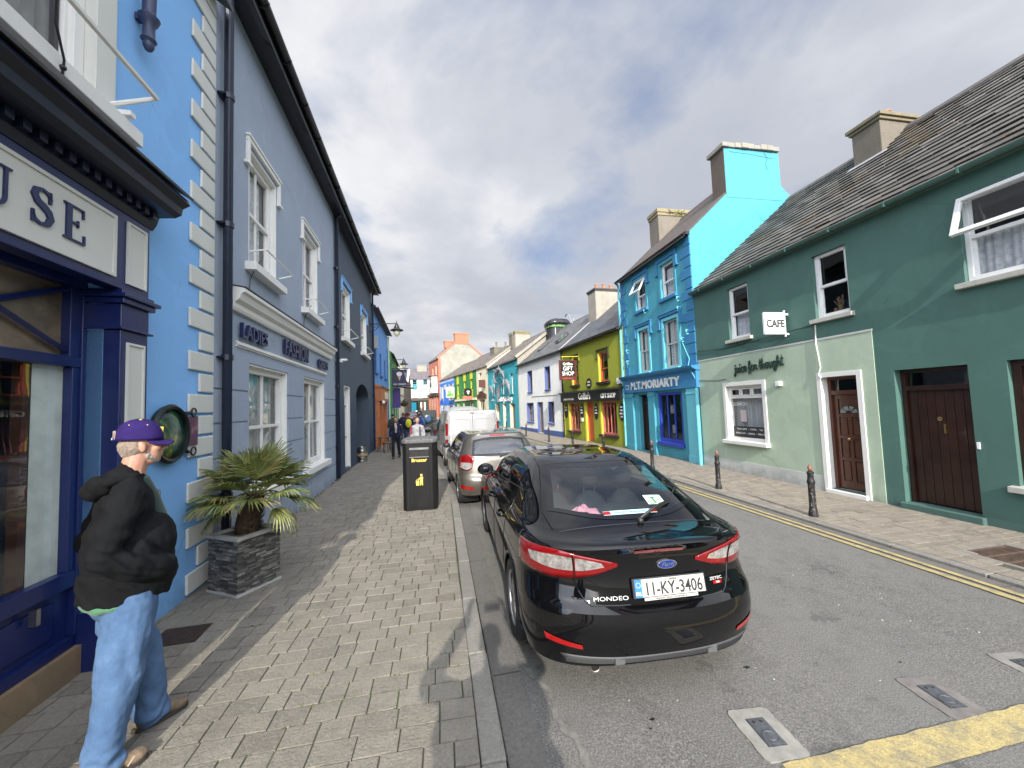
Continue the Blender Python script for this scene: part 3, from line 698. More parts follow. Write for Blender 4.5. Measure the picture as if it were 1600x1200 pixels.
for k in range(9):
    yy = 2.87+k*.09; zz_ = 5.22+k_*yy+.06; mb.box(u(7.06)+.001, u(7.06)+.12, yy, yy+.09, zz_, zz_+.12)
mb.prism([(u(7.7)-.08, 0), (u(7.06)+.08, 0), (u(7.06)+.08, .12), (u(7.7)-.08, .12)], 'y', 0, .001); 
mb = MB(); yy = 2.80; zz_ = 5.22+k_*yy+.06; mb.M = Matrix.Translation((0, yy, zz_)) @ Matrix.Rotation(math.atan(k_), 4, 'X'); mb.box(u(7.7)-.1, u(7.06)+.1, -.10, .09, -.01, .012)
mb.build('flashing', M_LEAD, c_)
# cables
mb = MB(); mb.tube([(.05, -.02, 3.38), (u(9.1), -.02, 3.30), (u(8.2), -.02, 3.33), (u(7.5), -.02, 3.36), (u(6.7), -.02, 3.40), (W2[0]-.02, -.02, 3.38)], .009, 6)
mb.tube([(.03, -.02, 2.5), (u(9.5), -.02, 2.44), (u(9.2), -.02, 2.46)], .007, 6); mb.build('cable', plain('dark_cable', (.03, .05, .045), .6), gb)
mb = MB(); mb.tube([(W2[0]-.0, -.03, 3.38), (W2[0]-.02, -.03, 3.0), (D1[0]+.03, -.035, 2.5), (D1[0]-.02, -.04, 2.35), (D1[0]+.04, -.05, 2.28)], .012, 6); mb.build('cable', M_WHITE, gb)
mb = MB(); mb.box(u(7.57), u(7.45), -.10, -.012, 2.18, 2.29); mb.build('alarm_box', M_UPVC, gb, bevel=.01)
mb = MB(); mb.box(D2[1]+.02, D2[1]+.055, -.02, 0, 1.08, 1.18); mb.build('door_bell', M_UPVC, gb, bevel=.005)
# script sign letters
M_SCRIPT = plain('dark_green_letters', (0.008, 0.035, 0.022), .5)
def script(mb, pts, x0, z0, sc, r=.02):
    for st in pts: mb.tube([(x0+p[0]*sc, -.05, z0+p[1]*sc) for p in st], r, 6, squash=1.2)
def arcp(cx_, cz_, rx, rz_, a0, a1, n=8): return [(cx_+rx*math.cos(RAD(a0+(a1-a0)*i/n)), cz_+rz_*math.sin(RAD(a0+(a1-a0)*i/n))) for i in range(n+1)]
GL = {
 'j': (.45, [[(.25, 1), (.28, .2), (.22, -.5), (.05, -.65), (-.05, -.45), (.2, -.1), (.5, .25)], arcp(.3, 1.35, .05, .05, 0, 360, 6)]),
 'u': (.8, [[(0, .25), (.15, .9), (.15, .25), (.3, 0), (.5, .15), (.58, .9), (.58, .3), (.65, .05), (.85, .25)]]),
 'i': (.4, [[(0, .25), (.18, .9), (.18, .25), (.28, .02), (.45, .25)], arcp(.2, 1.35, .05, .05, 0, 360, 6)]),
 'c': (.65, [[(0, .25), (.12, .6)], arcp(.42, .45, .32, .45, 50, 320, 10)+[(.75, .25)]]),
 'e': (.65, [[(.05, .4), (.5, .5)]+arcp(.33, .5, .26, .42, 0, 320, 12)+[(.7, .25)]]),
 'f': (.6, [[(0, .3), (.4, 1.3), (.35, 1.75), (.2, 1.6), (.2, .5), (.15, -.55), (.35, -.6), (.38, -.1), (.2, .1), (.65, .3)]]),
 'o': (.75, [arcp(.36, .45, .3, .45, 90, 450, 12)+[(.55, .85), (.8, .8)]]),
 'r': (.6, [[(0, .3), (.15, .95), (.25, .8), (.45, .85), (.42, .3), (.5, .02), (.65, .25)]]),
 't': (.5, [[(.0, .25), (.22, 1.6), (.2, .25), (.32, 0), (.5, .2)], [(.02, 1.1), (.45, 1.15)]]),
 'h': (.8, [[(0, .3), (.3, 1.4), (.22, 1.75), (.12, 1.5), (.12, 0), (.18, .6), (.4, .9), (.55, .7), (.55, .2), (.65, .02), (.85, .25)]]),
 'g': (.8, [arcp(.35, .45, .3, .44, 40, 380, 12), [(.62, .9), (.62, -.3), (.4, -.7), (.15, -.55), (.3, -.2), (.85, .25)]]), ' ': (.45, [])}
mb = MB(); x = 0
for ch in 'juice for thought':
    w, st = GL[ch]; script(mb, st, u(8.83)+x*.138, 2.60+x*.138*.035, .138, .0175); x += w
mb.build('sign_lettering', M_SCRIPT, gb, smooth=True)
# projecting cafe sign
cs = thing('hanging_sign', 'small white CAFE sign projecting from the dark green house', 'sign', (7.65, 7.2, 3.52), R90)
mb = MB(); mb.box(-.03, .03, -.10-.54, -.10, -.21, .28); bx = mb.build('sign_box', M_UPVC, cs, bevel=.012)
mb = MB(); mb.box(-.012, .012, -.10, 0, .22, .26); mb.box(-.012, .012, -.10, 0, -.22, -.18); mb.box(-.015, .015, -.11, -.085, -.26, .33); mb.build('bracket', M_UPVC, cs)
mb = MB(); mb.M = Matrix.Translation((.036, -.37, -.05)) @ Matrix.Rotation(RAD(90), 4, 'Z'); text_mb(mb, 'CAFE', .235, 0, 0, 0, .008, sx=.84, offset=.006); 
mb.M = Matrix.Translation((-.036, -.37, -.05)) @ Matrix.Rotation(RAD(-90), 4, 'Z'); text_mb(mb, 'CAFE', .235, 0, 0, 0, .008, sx=.84, offset=.006)
mb.build('lettering', plain('grey_lettering', (.06, .06, .06), .5), bx)

# ------------------------------------------------ tall turquoise house
C_TURQ = (0.06, 0.31, 0.40); C_TBLUE = (0.035, 0.20, 0.40)
M_TURQ = paint('turquoise_render', C_TURQ, 0.7, .2, .25); M_TBLUE = paint('mid_blue_trim', C_TBLUE, .6, .2, .15); M_TPALE = paint('pale_turquoise_trim', (.16, .56, .66), .6, .2, .15)
tb = thing('tall_house', 'tall turquoise three-storey shop house with blue quoins and a bright gable', 'house', (7.65, 15.0, 0), R90)
v = lambda y: 15.0-y
A1 = (v(13.75), v(13.0), 5.45, 6.62); A2 = (v(12.0), v(11.22), 5.45, 6.62); B1 = (v(13.70), v(12.98), 3.05, 4.66); B2 = (v(12.0), v(11.2), 3.05, 4.66)
DD = (v(13.98), v(13.25), .05, 2.2); SW = (v(12.6), v(11.2), .52, 2.22)
shell(tb, 0, 4.66, 7.12, 5.3, 2.63, 9.55, [A1, A2, B1, B2, DD, SW], M_TURQ)
M_BRSL = plain('brown_roof', (.085, .068, .058), .7, var=.3, bump=.3)
roof(tb, -.03, 4.62, 7.12, 2.63, 9.55, 5.3, M_BRSL, over=.22, th=.07)
mb = MB(); mb.box(-.05, 4.68, -.14, 0, 7.02, 7.12); mb.build('eaves_board', M_BLK, tb)
gutter_rail(tb, -.05, 4.68, -.21, 7.03, M_BLK, .05)
cc = MB(); cc.box(4.06, 4.655, 1.40, 3.45, 8.2, 9.92); ch = cc.build('chimney', paint('brown_render', (.125, .10, .08), .9, .6, .4), tb, bevel=.01); ch['label'] = 'tall chimney with a turquoise side'
mb = MB(); mb.poly([(4.668, 1.405, 8.3), (4.668, 3.445, 8.3), (4.668, 3.445, 9.91), (4.668, 1.405, 9.91)]); mb.poly([(4.656, 1.405, 9.91), (4.656, 3.445, 9.91), (4.668, 3.445, 9.91), (4.668, 1.405, 9.91)][::-1]); mb.build('painted_side', M_TURQ, ch)
mb = MB()
for i in range(9):
    a = 1.32+i*.235; mb.box(3.98, 4.74+random.uniform(-.02, .02), a, a+.233, 9.925, 10.08+random.uniform(-.03, .03))
mb.build('chimney_cap', M_STONE, ch, bevel=.015)
mb = MB(); mb.tube([(4.672, 2.9, 9.85), (4.672, 3.0, 9.7), (4.672, 2.93, 9.5), (4.672, 2.97, 9.3)], .006, 4); mb.tube([(4.672, 1.6, 9.8), (4.672, 2.3, 9.78), (4.672, 3.2, 9.70)], .005, 4); mb.build('crack', plain('crack_dark', (.03, .10, .12), .9), ch)
ch2 = chimney(tb, -.05, .65, 1.55, 3.35, 8.0, 9.75, paint('weathered_render', (.19, .165, .135), .9, .7, .5), cap=.28, capo=.06, capmat=paint('mossy_cap2', (.26, .22, .13), .9, .7, .5), label='grey chimney with moss on its cap')
mb = MB(); mb.lathe([(.07, 10.03), (.07, 10.12), (.14, 10.13), (.14, 10.16), (.02, 10.2)], (.35, 2.9, 0), 12); mb.build('flue_cowl', M_BLK, ch2)
mb = MB()
for i in range(70): a = random.gauss(0, .13); mb.tube([(.66+random.uniform(0, .05), 2.45+a, 9.92-abs(a)*.3), (.70+random.uniform(0, .06), 2.45+a*1.6, 9.92+random.uniform(-.2, .1))], [.012, .004], 4)
mb.build('weeds', plain('chimney_weeds', (.12, .13, .03), .9), ch2)
quoins(tb, 4.655, -1, 2.98, 7.05, M_TBLUE, .52, .32, .34); quoins(tb, 0.005, 1, 2.98, 7.0, M_TBLUE, .46, .28, .34)
for h in (A1, A2): hood(tb, h[0]-.12, h[1]+.12, h[3]+.12, .38, M_TBLUE)
for h in (B1, B2): hood(tb, h[0]-.16, h[1]+.16, h[3]+.14, .34, M_TBLUE)
w_ = window(tb, A1, .12, M_UPVC, curt=M_CURT, curtfrac=.5, split=6.0, sill=.12, sillmat=M_TBLUE, sillx=.12); casement_open(tb, (A1[0], A1[1], A1[2], A1[3]), .05, .48, 28)
window(tb, A2, .12, M_UPVC, curt=M_CURT, curtfrac=.9, split=6.0, sill=.12, sillmat=M_TBLUE, sillx=.12)
M_SASHG = plain('grey_white_sash', (.50, .50, .47), .5)
for h in (B1, B2): window(tb, h, .12, M_SASHG, nx=2, curt=M_CURT, sill=.06, sillmat=M_TPALE, sillx=.05)
for h in (A1, A2, B1, B2):
    mb = MB(); a, b, c, d = h; mb.box(a-.10, a, -.025, 0, c, d+.1); mb.box(b, b+.10, -.025, 0, c, d+.1); mb.box(a, b, -.025, 0, d, d+.1); mb.build('architrave', M_TPALE if h in (B1, B2) else M_TURQ, tb)
# shopfront
mb = MB(); mb.box(.03, 4.72, -.12, 0, 2.30, 2.83); fas = mb.build('shop_fascia', M_TBLUE, tb, bevel=.008)
mb = MB(); mb.prism([(-.12, 2.832), (0, 2.832), (0, 2.99), (-.30, 2.97), (-.28, 2.91), (-.18, 2.86)], 'x', -.03, 4.76); mb.build('cornice', M_TBLUE, fas, norm=True)
mb = MB(); text_mb(mb, 'M.T.MORIARTY', .40, 2.30, -.132, 2.42, .02, sx=1.12, offset=.014, spacing=1.06); mb.box(.25, .52, -.13, -.12, 2.44, 2.62); mb.build('lettering', plain('silver_letters', (.75, .76, .70), .5), fas)
mb = MB(); mb.box(.27, .50, -.136, -.131, 2.47, 2.59); mb.build('number_plate', M_TBLUE, fas)
for a, b in ((.06, .70), (1.84, 2.25), (4.12, 4.60)):
    mb = MB(); mb.box(a, b, -.08, 0, 0, 2.296); mb.box(a-.015, b+.015, -.095, -.001, 0, .22); mb.box(a+.0, b, -.10, -.001, 2.1, 2.16); mb.build('pilaster', M_TPALE if a > 4 else M_TURQ, tb, bevel=.008)
M_COB = plain('cobalt_frame', (.022, .05, .36), .4)
window(tb, SW, .06, M_COB, nx=3, nz=1, sash=False, fw=.09, bar=.05, sill=.12, sillmat=M_COB, sillx=.04, backing=plain('shop_dim', (.05, .05, .055), .9))
for k, (px_, pz_) in enumerate(((.3, 1.5), (.95, .9), (1.0, 1.6), (.35, .8))):
    mb = MB(); mb.box(SW[0]+px_-.1, SW[0]+px_+.1, .35, .38, pz_, pz_+.28); mb.build('display_card', plain('card', (.5, .5, .48), .7, var=.5, scale=12), tb)
door(tb, DD, .22, plain('dark_door', (.028, .013, .009), .4), 'boards', fan=1.85, fw=.05)
downpipe(tb, -.03, .1, 7.0, M_TPALE, y=-.08, r=.045, kick=.1)
mb = MB(); mb.tube([(4.72, -.13, 0), (4.72, -.13, 2.28)], .05, 8); mb.build('downpipe', M_TPALE, tb, smooth=True)
# old iron brackets on the wall
mb = MB()
for (px_, pz_) in ((3.98, 5.25), (3.98, 4.92), (1.95, 5.35), (4.1, 3.9), (4.35, 4.1), (.42, 4.05), (.42, 3.6)):
    mb = MB(); mb.tube([(px_, 0, pz_), (px_, -.1, pz_+.02), (px_+.05, -.12, pz_-.06), (px_-.02, -.08, pz_-.12), (px_, -.02, pz_-.1)], .018, 6)
    mb.build('wall_hook', M_TPALE, tb, smooth=True)
mb = MB(); mb.tube([(4.0, -.04, 4.85), (4.03, -.04, 4.3), (3.98, -.04, 3.9), (4.35, -.04, 3.2), (4.4, -.14, 2.95), (4.62, -.14, 2.7), (4.7, -.1, 2.5)], .012, 6); mb.build('cable', M_TPALE, tb)
# ---------------------------------------------------------------- the rest of the right-hand row
def row(name, label, cat, near, far, z=0.0, group=None):
    n, f = Vector(near), Vector(far); d = n-f; L = d.length
    return thing(name, label, cat, (f.x, f.y, z), math.atan2(d.y, d.x), group), L
C_OLIVE = (0.265, 0.29, 0.022)
M_OLIVE = paint('olive_lime_render', C_OLIVE, .75, .2, .2); M_YTRIM = paint('yellow_trim', (.62, .56, .05), .6, .15, .1)
M_RED = plain('orange_red_joinery', (.50, .085, .03), .45, var=.15)
ob, L = row('gift_shop', 'olive green gift shop with orange door and windows and black fascia', 'shop', (7.60, 14.95), (7.02, 21.40))
w = lambda s: L-(s-.12)
O1 = (w(5.25), w(4.50), 2.95, 4.42); O2 = (w(2.25), w(1.42), 2.92, 4.30); S1 = (w(5.85), w(4.55), .48, 2.0); S2 = (w(2.22), w(.88), .48, 2.0); OD = (w(3.80), w(3.02), .04, 2.0)
shell(ob, 0, L, 5.16, 7.0, 3.5, 8.0, [O1, O2, S1, S2, OD], M_OLIVE)
roof(ob, 0, L, 5.16, 3.5, 8.0, 7.0, M_SLATEG, over=.2)
mb = MB(); mb.box(0, L, -.16, 0, 5.02, 5.15); mb.build('eaves_board', M_BLK, ob); gutter_rail(ob, 0, L, -.22, 5.06, M_BLK, .06)
for h in (O1, O2):
    window(ob, h, .12, M_RED, split=h[2]+.55*(h[3]-h[2])-.15, sill=.12, sillmat=M_BLK, sillx=.14, sillo=.14, backing=M_DARKIN, fw=.07)
    hood(ob, h[0]-.08, h[1]+.08, h[3]+.06, .32, plain('dark_olive_trim', (.03, .035, .008), .6), w=.06)
    mb = MB(); mb.box(h[0]-.09, h[0]+.002, -.012, .118, h[2], h[3]); mb.build('reveal_paint', M_YTRIM, ob)
M_PINKR = plain('pink_red_joinery', (.55, .14, .11), .45, var=.2)
M_WARM = plain('shop_warm', (.28, .15, .07), .8, var=.6, scale=5)
for h in (S1, S2):
    def arches(mb, h=h):
        x0, x1 = h[0]+.08, h[1]-.08; n = 4 if h is S2 else 3; ww = (x1-x0)/n
        for i in range(n):
            for q in range(6):
                t0, t1 = math.pi*q/6, math.pi*(q+1)/6; cx_ = x0+ww*(i+.5)
                mb.tube([(cx_+ww*.5*math.cos(t0), .10, 1.62+.22*math.sin(t0)), (cx_+ww*.5*math.cos(t1), .10, 1.62+.22*math.sin(t1))], .016, 4)
    window(ob, h, .12, M_PINKR, nx=4 if h is S2 else 3, sash=False, fw=.07, bar=.045, sill=.11, sillmat=M_BLK, sillx=.12, sillo=.14, extra=arches, backing=M_WARM)
    mb = MB(); mb.box(h[0]-.14, h[0]+.002, -.012, .118, h[2], 2.02); mb.build('reveal_paint', M_YTRIM, ob)
door(ob, OD, .14, M_RED, 'boards', fw=.05); mb = MB(); mb.box(OD[0]-.16, OD[0]+.002, -.012, .13, 0, 2.02); mb.build('reveal_paint', M_YTRIM, ob)
mb = MB(); mb.box(-.02, .06, -.012, .02, 0, 2.0); mb.build('reveal_paint', M_YTRIM, ob)
M_FASB = plain('black_fascia', (.012, .011, .010), .4)
mb = MB(); mb.box(.02, L-.1, -.20, 0, 2.03, 2.5); fa = mb.build('shop_fascia', M_FASB, ob); mb = MB(); mb.prism([(-.26, 2.505), (0, 2.505), (0, 2.62), (-.34, 2.56)], 'x', -.02, L-.05); mb.build('cornice', M_FASB, fa, norm=True)
mb = MB(); text_mb(mb, 'IRISH SOUVENIRS', .17, w(5.45), -.21, 2.14, .012); mb.build('lettering', plain('grey_letters', (.35, .33, .3), .6), fa)
mb = MB(); text_mb(mb, "Griffin's", .50, w(3.55), -.21, 2.14, .014, sx=.85); mb.build('lettering', plain('cream_letters', (.85, .82, .74), .5), fa)
mb = MB(); text_mb(mb, 'GIFT SHOP', .28, w(1.22), -.21, 2.16, .012, sx=.95, offset=.006); mb.build('lettering', plain('cream_letters', (.75, .70, .60)), fa)
for s_, txts in ((.42, ('GIFTS', 'CARDS', 'CRYSTAL', 'TOYS')), (2.70, ('GIFTS', 'TOYS', 'CARDS')), (4.25, ('GIFTS', 'DOLLS', 'CARDS')), (6.25, ('FUDGE', 'GIFTS'))):
    mb = MB(); wd = .19 if s_ < 5 and s_ > 1 else .22; mb.prism([(w(s_)+wd*math.cos(RAD(a)), 1.53+.38*math.sin(RAD(a))) for a in range(0, 360, 20)], 'y', -.03, -.001)
    pl = mb.build('oval_plaque', M_FASB, ob, norm=True)
    for i, tx in enumerate(txts): mb = MB(); text_mb(mb, tx, .10, w(s_), -.035, 1.70-.14*i, .004, sx=.8); mb.build('lettering', M_LETW, pl)
mb = MB(); mb.prism([(w(3.32)+.27*math.cos(RAD(a)), 2.93+.26*math.sin(RAD(a))) for a in range(0, 360, 15)], 'y', -.03, -.001); pl = mb.build('round_plaque', M_FASB, ob, norm=True)
mb = MB(); text_mb(mb, 'Griffin', .12, w(3.32), -.035, 2.96, .004); mb.build('lettering', M_LETW, pl); mb = MB(); text_mb(mb, 'SHOP', .12, w(3.32), -.035, 2.80, .004); mb.build('lettering', M_LETW, pl)
mb = MB(); mb.box(w(.55), w(.25), -.13, 0, 2.72, 2.98); mb.build('alarm_box', M_WHITE, ob, bevel=.01)
mb = MB(); mb.box(w(4.35), w(4.15), -.05, 0, 1.0, 1.2); mb.build('letter_box', M_WHITE, ob, bevel=.01)
chimney(ob, .02, .95, 1.85, 3.75, 6.2, 8.42, M_RENDERL, pots=((.3, 2.3, .42), (.35, 2.75, .44), (.3, 3.25, .42)), cap=.17, capmat=plain('dark_cap', (.07, .065, .06), .8), label='broad rendered chimney with three terracotta pots')
mb = MB(); mb.M = Matrix.Translation((.03, 0, 5.16)) @ Matrix.Rotation(math.atan(2.84/3.5), 4, 'X'); mb.box(-.05, .05, -.2, 4.5, .04, .10); mb.build('verge_flashing', M_LEAD, ob)
mb = MB(); mb.M = Matrix.Translation((L-1.3, 0, 5.16)) @ Matrix.Rotation(math.atan(2.84/3.5), 4, 'X')
mb.box(0, .9, 1.6, 2.9, .07, .12); mb.box(-.05, .95, 1.55, 1.6, .07, .14); mb.box(-.05, .95, 2.9, 2.95, .07, .14); mb.box(-.05, 0, 1.6, 2.9, .07, .14); mb.box(.9, .95, 1.6, 2.9, .07, .14); mb.build('roof_window', M_SLATEG, ob)
downpipe(ob, .02, .1, 5.0, M_BLK, y=-.06)
gs = thing('hanging_sign', "dark red and black GIFT SHOP sign hanging from an iron arm", 'sign', (7.02+(7.60-7.02)*(w(4.35)/L), 21.40+(14.95-21.40)*(w(4.35)/L), 3.8), math.atan2(14.95-21.4, 7.60-7.02))
M_MAROON = plain('maroon_board', (.10, .014, .012), .5)
mb = MB(); mb.box(-.04, .04, -1.15, -.22, -.62, .42); bd = mb.build('board', M_MAROON, gs, bevel=.01)
mb = MB(); mb.box(-.043, .043, -1.08, -.29, -.42, .36); mb.build('board_field', M_FASB, bd)
for s_, rr in ((1, 90), (-1, -90)):
    for tx, sz, zz_ in (('Griffins', .21, .15), ('GIFT', .30, -.12), ('SHOP', .30, -.38)):
        mb = MB(); mb.M = Matrix.Translation((.05*s_, -.68, zz_)) @ Matrix.Rotation(RAD(rr), 4, 'Z'); text_mb(mb, tx, sz, 0, 0, 0, .008, offset=.003, sx=.9); mb.build('lettering', M_LETW, bd)
mb = MB(); mb.M = Matrix.Translation((.05, -.68, -.57)) @ Matrix.Rotation(RAD(90), 4, 'Z'); text_mb(mb, 'OPEN DAILY', .10, 0, 0, 0, .006); mb.build('lettering', M_PINKR, bd)
mb = MB(); mb.tube([(0, 0, .62), (0, -1.0, .60)], .022, 6); mb.tube([(0, 0, .78), (0, 0, .42)], .022, 6); mb.tube([(0, -.35, .6), (0, -.35, .4)], .008, 5); mb.tube([(0, -.95, .6), (0, -.95, .4)], .008, 5); mb.build('bracket', M_YTRIM, gs)

# white house with blue reveals
C_BLUEW = (.075, .12, .34)
M_WWALL = paint('off_white_render', (.82, .81, .76), .8, .3, .25); M_BLUT = paint('blue_trim', C_BLUEW, .6, .2, .1); M_BLUP = paint('blue_plinth', (.06, .11, .30), .7, .3, .2)
wb_, L2 = row('terraced_house', 'white rendered house with blue window reveals and blue plinth', 'house', (7.01, 21.45), (6.10, 29.6))
L = L2; w = lambda s: L-(s-.52)
U1 = (w(3.2), w(2.3), 2.92, 4.38); U2 = (w(6.6), w(5.62), 2.9, 4.42); V1 = (w(2.8), w(1.9), .78, 2.12); V2 = (w(6.98), w(5.55), .76, 2.12); WD = (w(4.8), w(3.75), .06, 2.13)
shell(wb_, 0, L, 5.12, 7.0, 3.5, 7.95, [U1, U2, V1, V2, WD], M_WWALL, rv=.25); roof(wb_, 0, L, 5.12, 3.5, 7.95, 7.0, slate('slate_grey', (.11, .11, .11), moss=.1), over=.2)
mb = MB(); mb.box(0, L, -.16, 0, 4.98, 5.11); mb.build('eaves_board', M_BLK, wb_); gutter_rail(wb_, 0, L, -.22, 5.02, M_BLK, .06)
M_SASHB = plain('brown_grey_sash', (.20, .155, .12), .5)
for i, h in enumerate((U1, U2, V1, V2)):
    window(wb_, (h[0]+.03, h[1]-.03, h[2], h[3]-.03), .20, M_SASHB, nx=2 if i > 1 else 1, curt=M_CURT, curtfrac=.9, sill=.09, sillmat=M_BLUP, sillx=.06, sillo=.08)
    mb = MB(); a, b, c, d = h; mb.box(a-.002, a+.028, -.014, .245, c, d); mb.box(b-.028, b+.002, -.014, .245, c, d); mb.box(a+.028, b-.028, -.014, .245, d-.028, d+.002); mb.build('reveal_paint', M_BLUT, wb_)
door(wb_, (WD[0]+.03, WD[1]-.03, WD[2], WD[3]-.03), .20, plain('grey_brown_door', (.21, .16, .115), .5, var=.3), 'boards', step=M_STONE)
mb = MB(); a, b, c, d = WD; mb.box(a-.002, a+.028, -.014, .245, 0, d); mb.box(b-.028, b+.002, -.014, .245, 0, d); mb.build('reveal_paint', M_BLUT, wb_)
for a, b in ((0, WD[0]-.03), (WD[1]+.03, L)): mb = MB(); mb.box(a, b, -.03, 0, -.2, .33 if a else .30); mb.build('plinth', M_BLUP, wb_)
mb = MB(); mb.tube([(WD[0]-1, -.02, 2.55), (L, -.02, 2.50)], .014, 5); mb.build('cable', M_STONE, wb_)
for i, (sx_, ty) in enumerate(((2.0, 1.2), (4.6, 1.6), (5.4, 1.2))):
    mb = MB(); mb.M = Matrix.Translation((sx_, 0, 5.12)) @ Matrix.Rotation(math.atan(2.83/3.5), 4, 'X'); mb.box(0, .6, ty, ty+.95, .065, .11); rwn = mb.build('roof_window', M_SLATEG, wb_); mb.cur = 0
    p = MB(); p.M = mb.M; p.box(.06, .54, ty+.07, ty+.88, .112, .118); p.build('pane', plain('skylight_glass', (.16, .18, .20), .08), rwn)
# wrapped chimney between the white and the turquoise shop
def wrapped(root, cx_, cy_, z0):
    rnd = random.Random(4); mb = MB(); rows = []
    prof = [(.95, 0), (.92, .25), (.86, .6), (.84, .95), (.82, 1.15), (.84, 1.22), (.96, 1.30), (1.02, 1.45), (.98, 1.62), (.80, 1.78), (.45, 1.90), (.05, 1.93)]
    for r_, z_ in prof:
        ring = []
        for j in range(40):
            t = 2*math.pi*j/40; q = (abs(math.cos(t))**4+abs(math.sin(t))**4)**-.25
            rr = r_*q*(1+.09*noise.noise((math.cos(t)*3, math.sin(t)*3, z_*3))+.05*math.sin(j*2.1)*(1 if z_ < 1.2 else .3))
            ring.append((cx_+rr*math.cos(t)*.9, cy_+rr*math.sin(t)*.95, z0+z_+.03*noise.noise((j*.6, z_*5, 1))))
        rows.append(ring)
    mb.grid(rows, closed=True); ch = mb.build('chimney', plain('black_plastic_wrap', (.016, .016, .018), .22, var=.3), root, smooth='all'); ch['label'] = 'chimney wrapped in black plastic sheeting'
    mb = MB()
    for zz_ in (1.16, 1.24): mb.grid([[(cx_+.9*.93*(abs(math.cos(t))**4+abs(math.sin(t))**4)**-.25*math.cos(t), cy_+.93*(abs(math.cos(t))**4+abs(math.sin(t))**4)**-.25*.95*math.sin(t), z0+zz_+q) for t in [2*math.pi*j/32 for j in range(32)]] for q in (0, .06)], closed=True)
    mb.build('strap', plain('green_strap', (.14, .34, .08), .5), ch)
wrapped(wb_, .35, 3.3, 6.9)
mb = MB(); mb.tube([(L-5.2, 3.4, 7.8), (L-5.5, 3.4, 8.3), (L-5.9, 3.4, 8.75), (L-6.2, 3.4, 8.85), (L-6.45, 3.4, 8.7)], .05, 6); mb.tube([(L-5.0, 3.5, 7.8), (L-5.3, 3.5, 8.3), (L-5.8, 3.5, 8.7)], .03, 6); mb.build('flue_pipe', plain('zinc_pipe', (.45, .45, .47), .4, .8), wb_)

# turquoise shop with dolphins
C_TEAL = (.032, .32, .38); M_TEAL = paint('teal_render', C_TEAL, .7, .2, .2); M_CREAM = paint('cream_paint', (.66, .60, .44), .7, .25, .15)
td, L = row('gift_shop', 'teal two-storey shop with grey dolphin figures and white letters on it', 'shop', (6.05, 29.65), (4.72, 38.3))
w = lambda s: L-(s-.35)
TU = [(w(2.25), w(1.5), 2.95, 4.62), (w(4.7), w(3.95), 2.95, 4.65), (w(7.6), w(6.8), 2.95, 4.62)]; TW = (w(6.6), w(5.4), .65, 2.2); TD1 = (w(4.3), w(3.5), .12, 2.15); TD2 = (w(2.45), w(1.3), .12, 2.15)
shell(td, 0, L, 5.75, 7, 3.5, 8.3, TU+[TW, TD1, TD2], M_TEAL, rv=.25, gmat=M_RENDERL); roof(td, 0, L, 5.75, 3.5, 8.3, 7, M_SLATEW, over=.22)
mb = MB(); mb.box(0, L, -.14, 0, 5.64, 5.74); mb.build('eaves_board', M_BLK, td)
M_TEALL = paint('light_teal_trim', (.10, .50, .58), .6, .15, .1)
for h in TU:
    window(td, h, .2, M_UPVC, curt=M_CURT, curtfrac=.9, sill=.08, sillmat=M_TEAL); mb = MB(); mb.box(h[0]-.12, h[0], -.02, .19, h[2], h[3]); mb.build('reveal_paint', M_TEALL, td)
window(td, TW, .2, M_CREAM, nx=2, sash=False, sill=.1, sillmat=M_TEAL); 
for h in (TD1, TD2): door(td, h, .2, plain('dim_door', (.12, .10, .08), .5), 'boards', framem=M_CREAM)
for h in (TW, TD1, TD2): mb = MB(); mb.box(h[0]-.16, h[0]+.002, -.02, .19, .12 if h is not TW else .65, h[3]); mb.build('reveal_paint', M_CREAM, td)
mb = MB(); text_mb(mb, 'The Dolphin Shop', .62, w(3.9), -.05, 2.36, .06, offset=.012, sx=.92); mb.build('lettering', M_LETW, td)
chimney(td, -.3, 1.1, 2.7, 4.3, 7.2, 9.15, M_RENDERL, cap=.35, capo=.04, capmat=paint('mossy_cap3', (.20, .18, .10), .9, .7, .5), label='grey rendered chimney with a mossy cap')
mb = MB(); mb.M = Matrix.Translation((L, 0, 5.75)) @ Matrix.Rotation(math.atan(2.55/3.5), 4, 'X'); mb.box(-.16, .2, -.15, 4.3, .03, .22); mb.build('verge_coping', M_RENDERL, td)
M_DOLPH = plain('grey_dolphin', (.17, .18, .19), .35, var=.2)
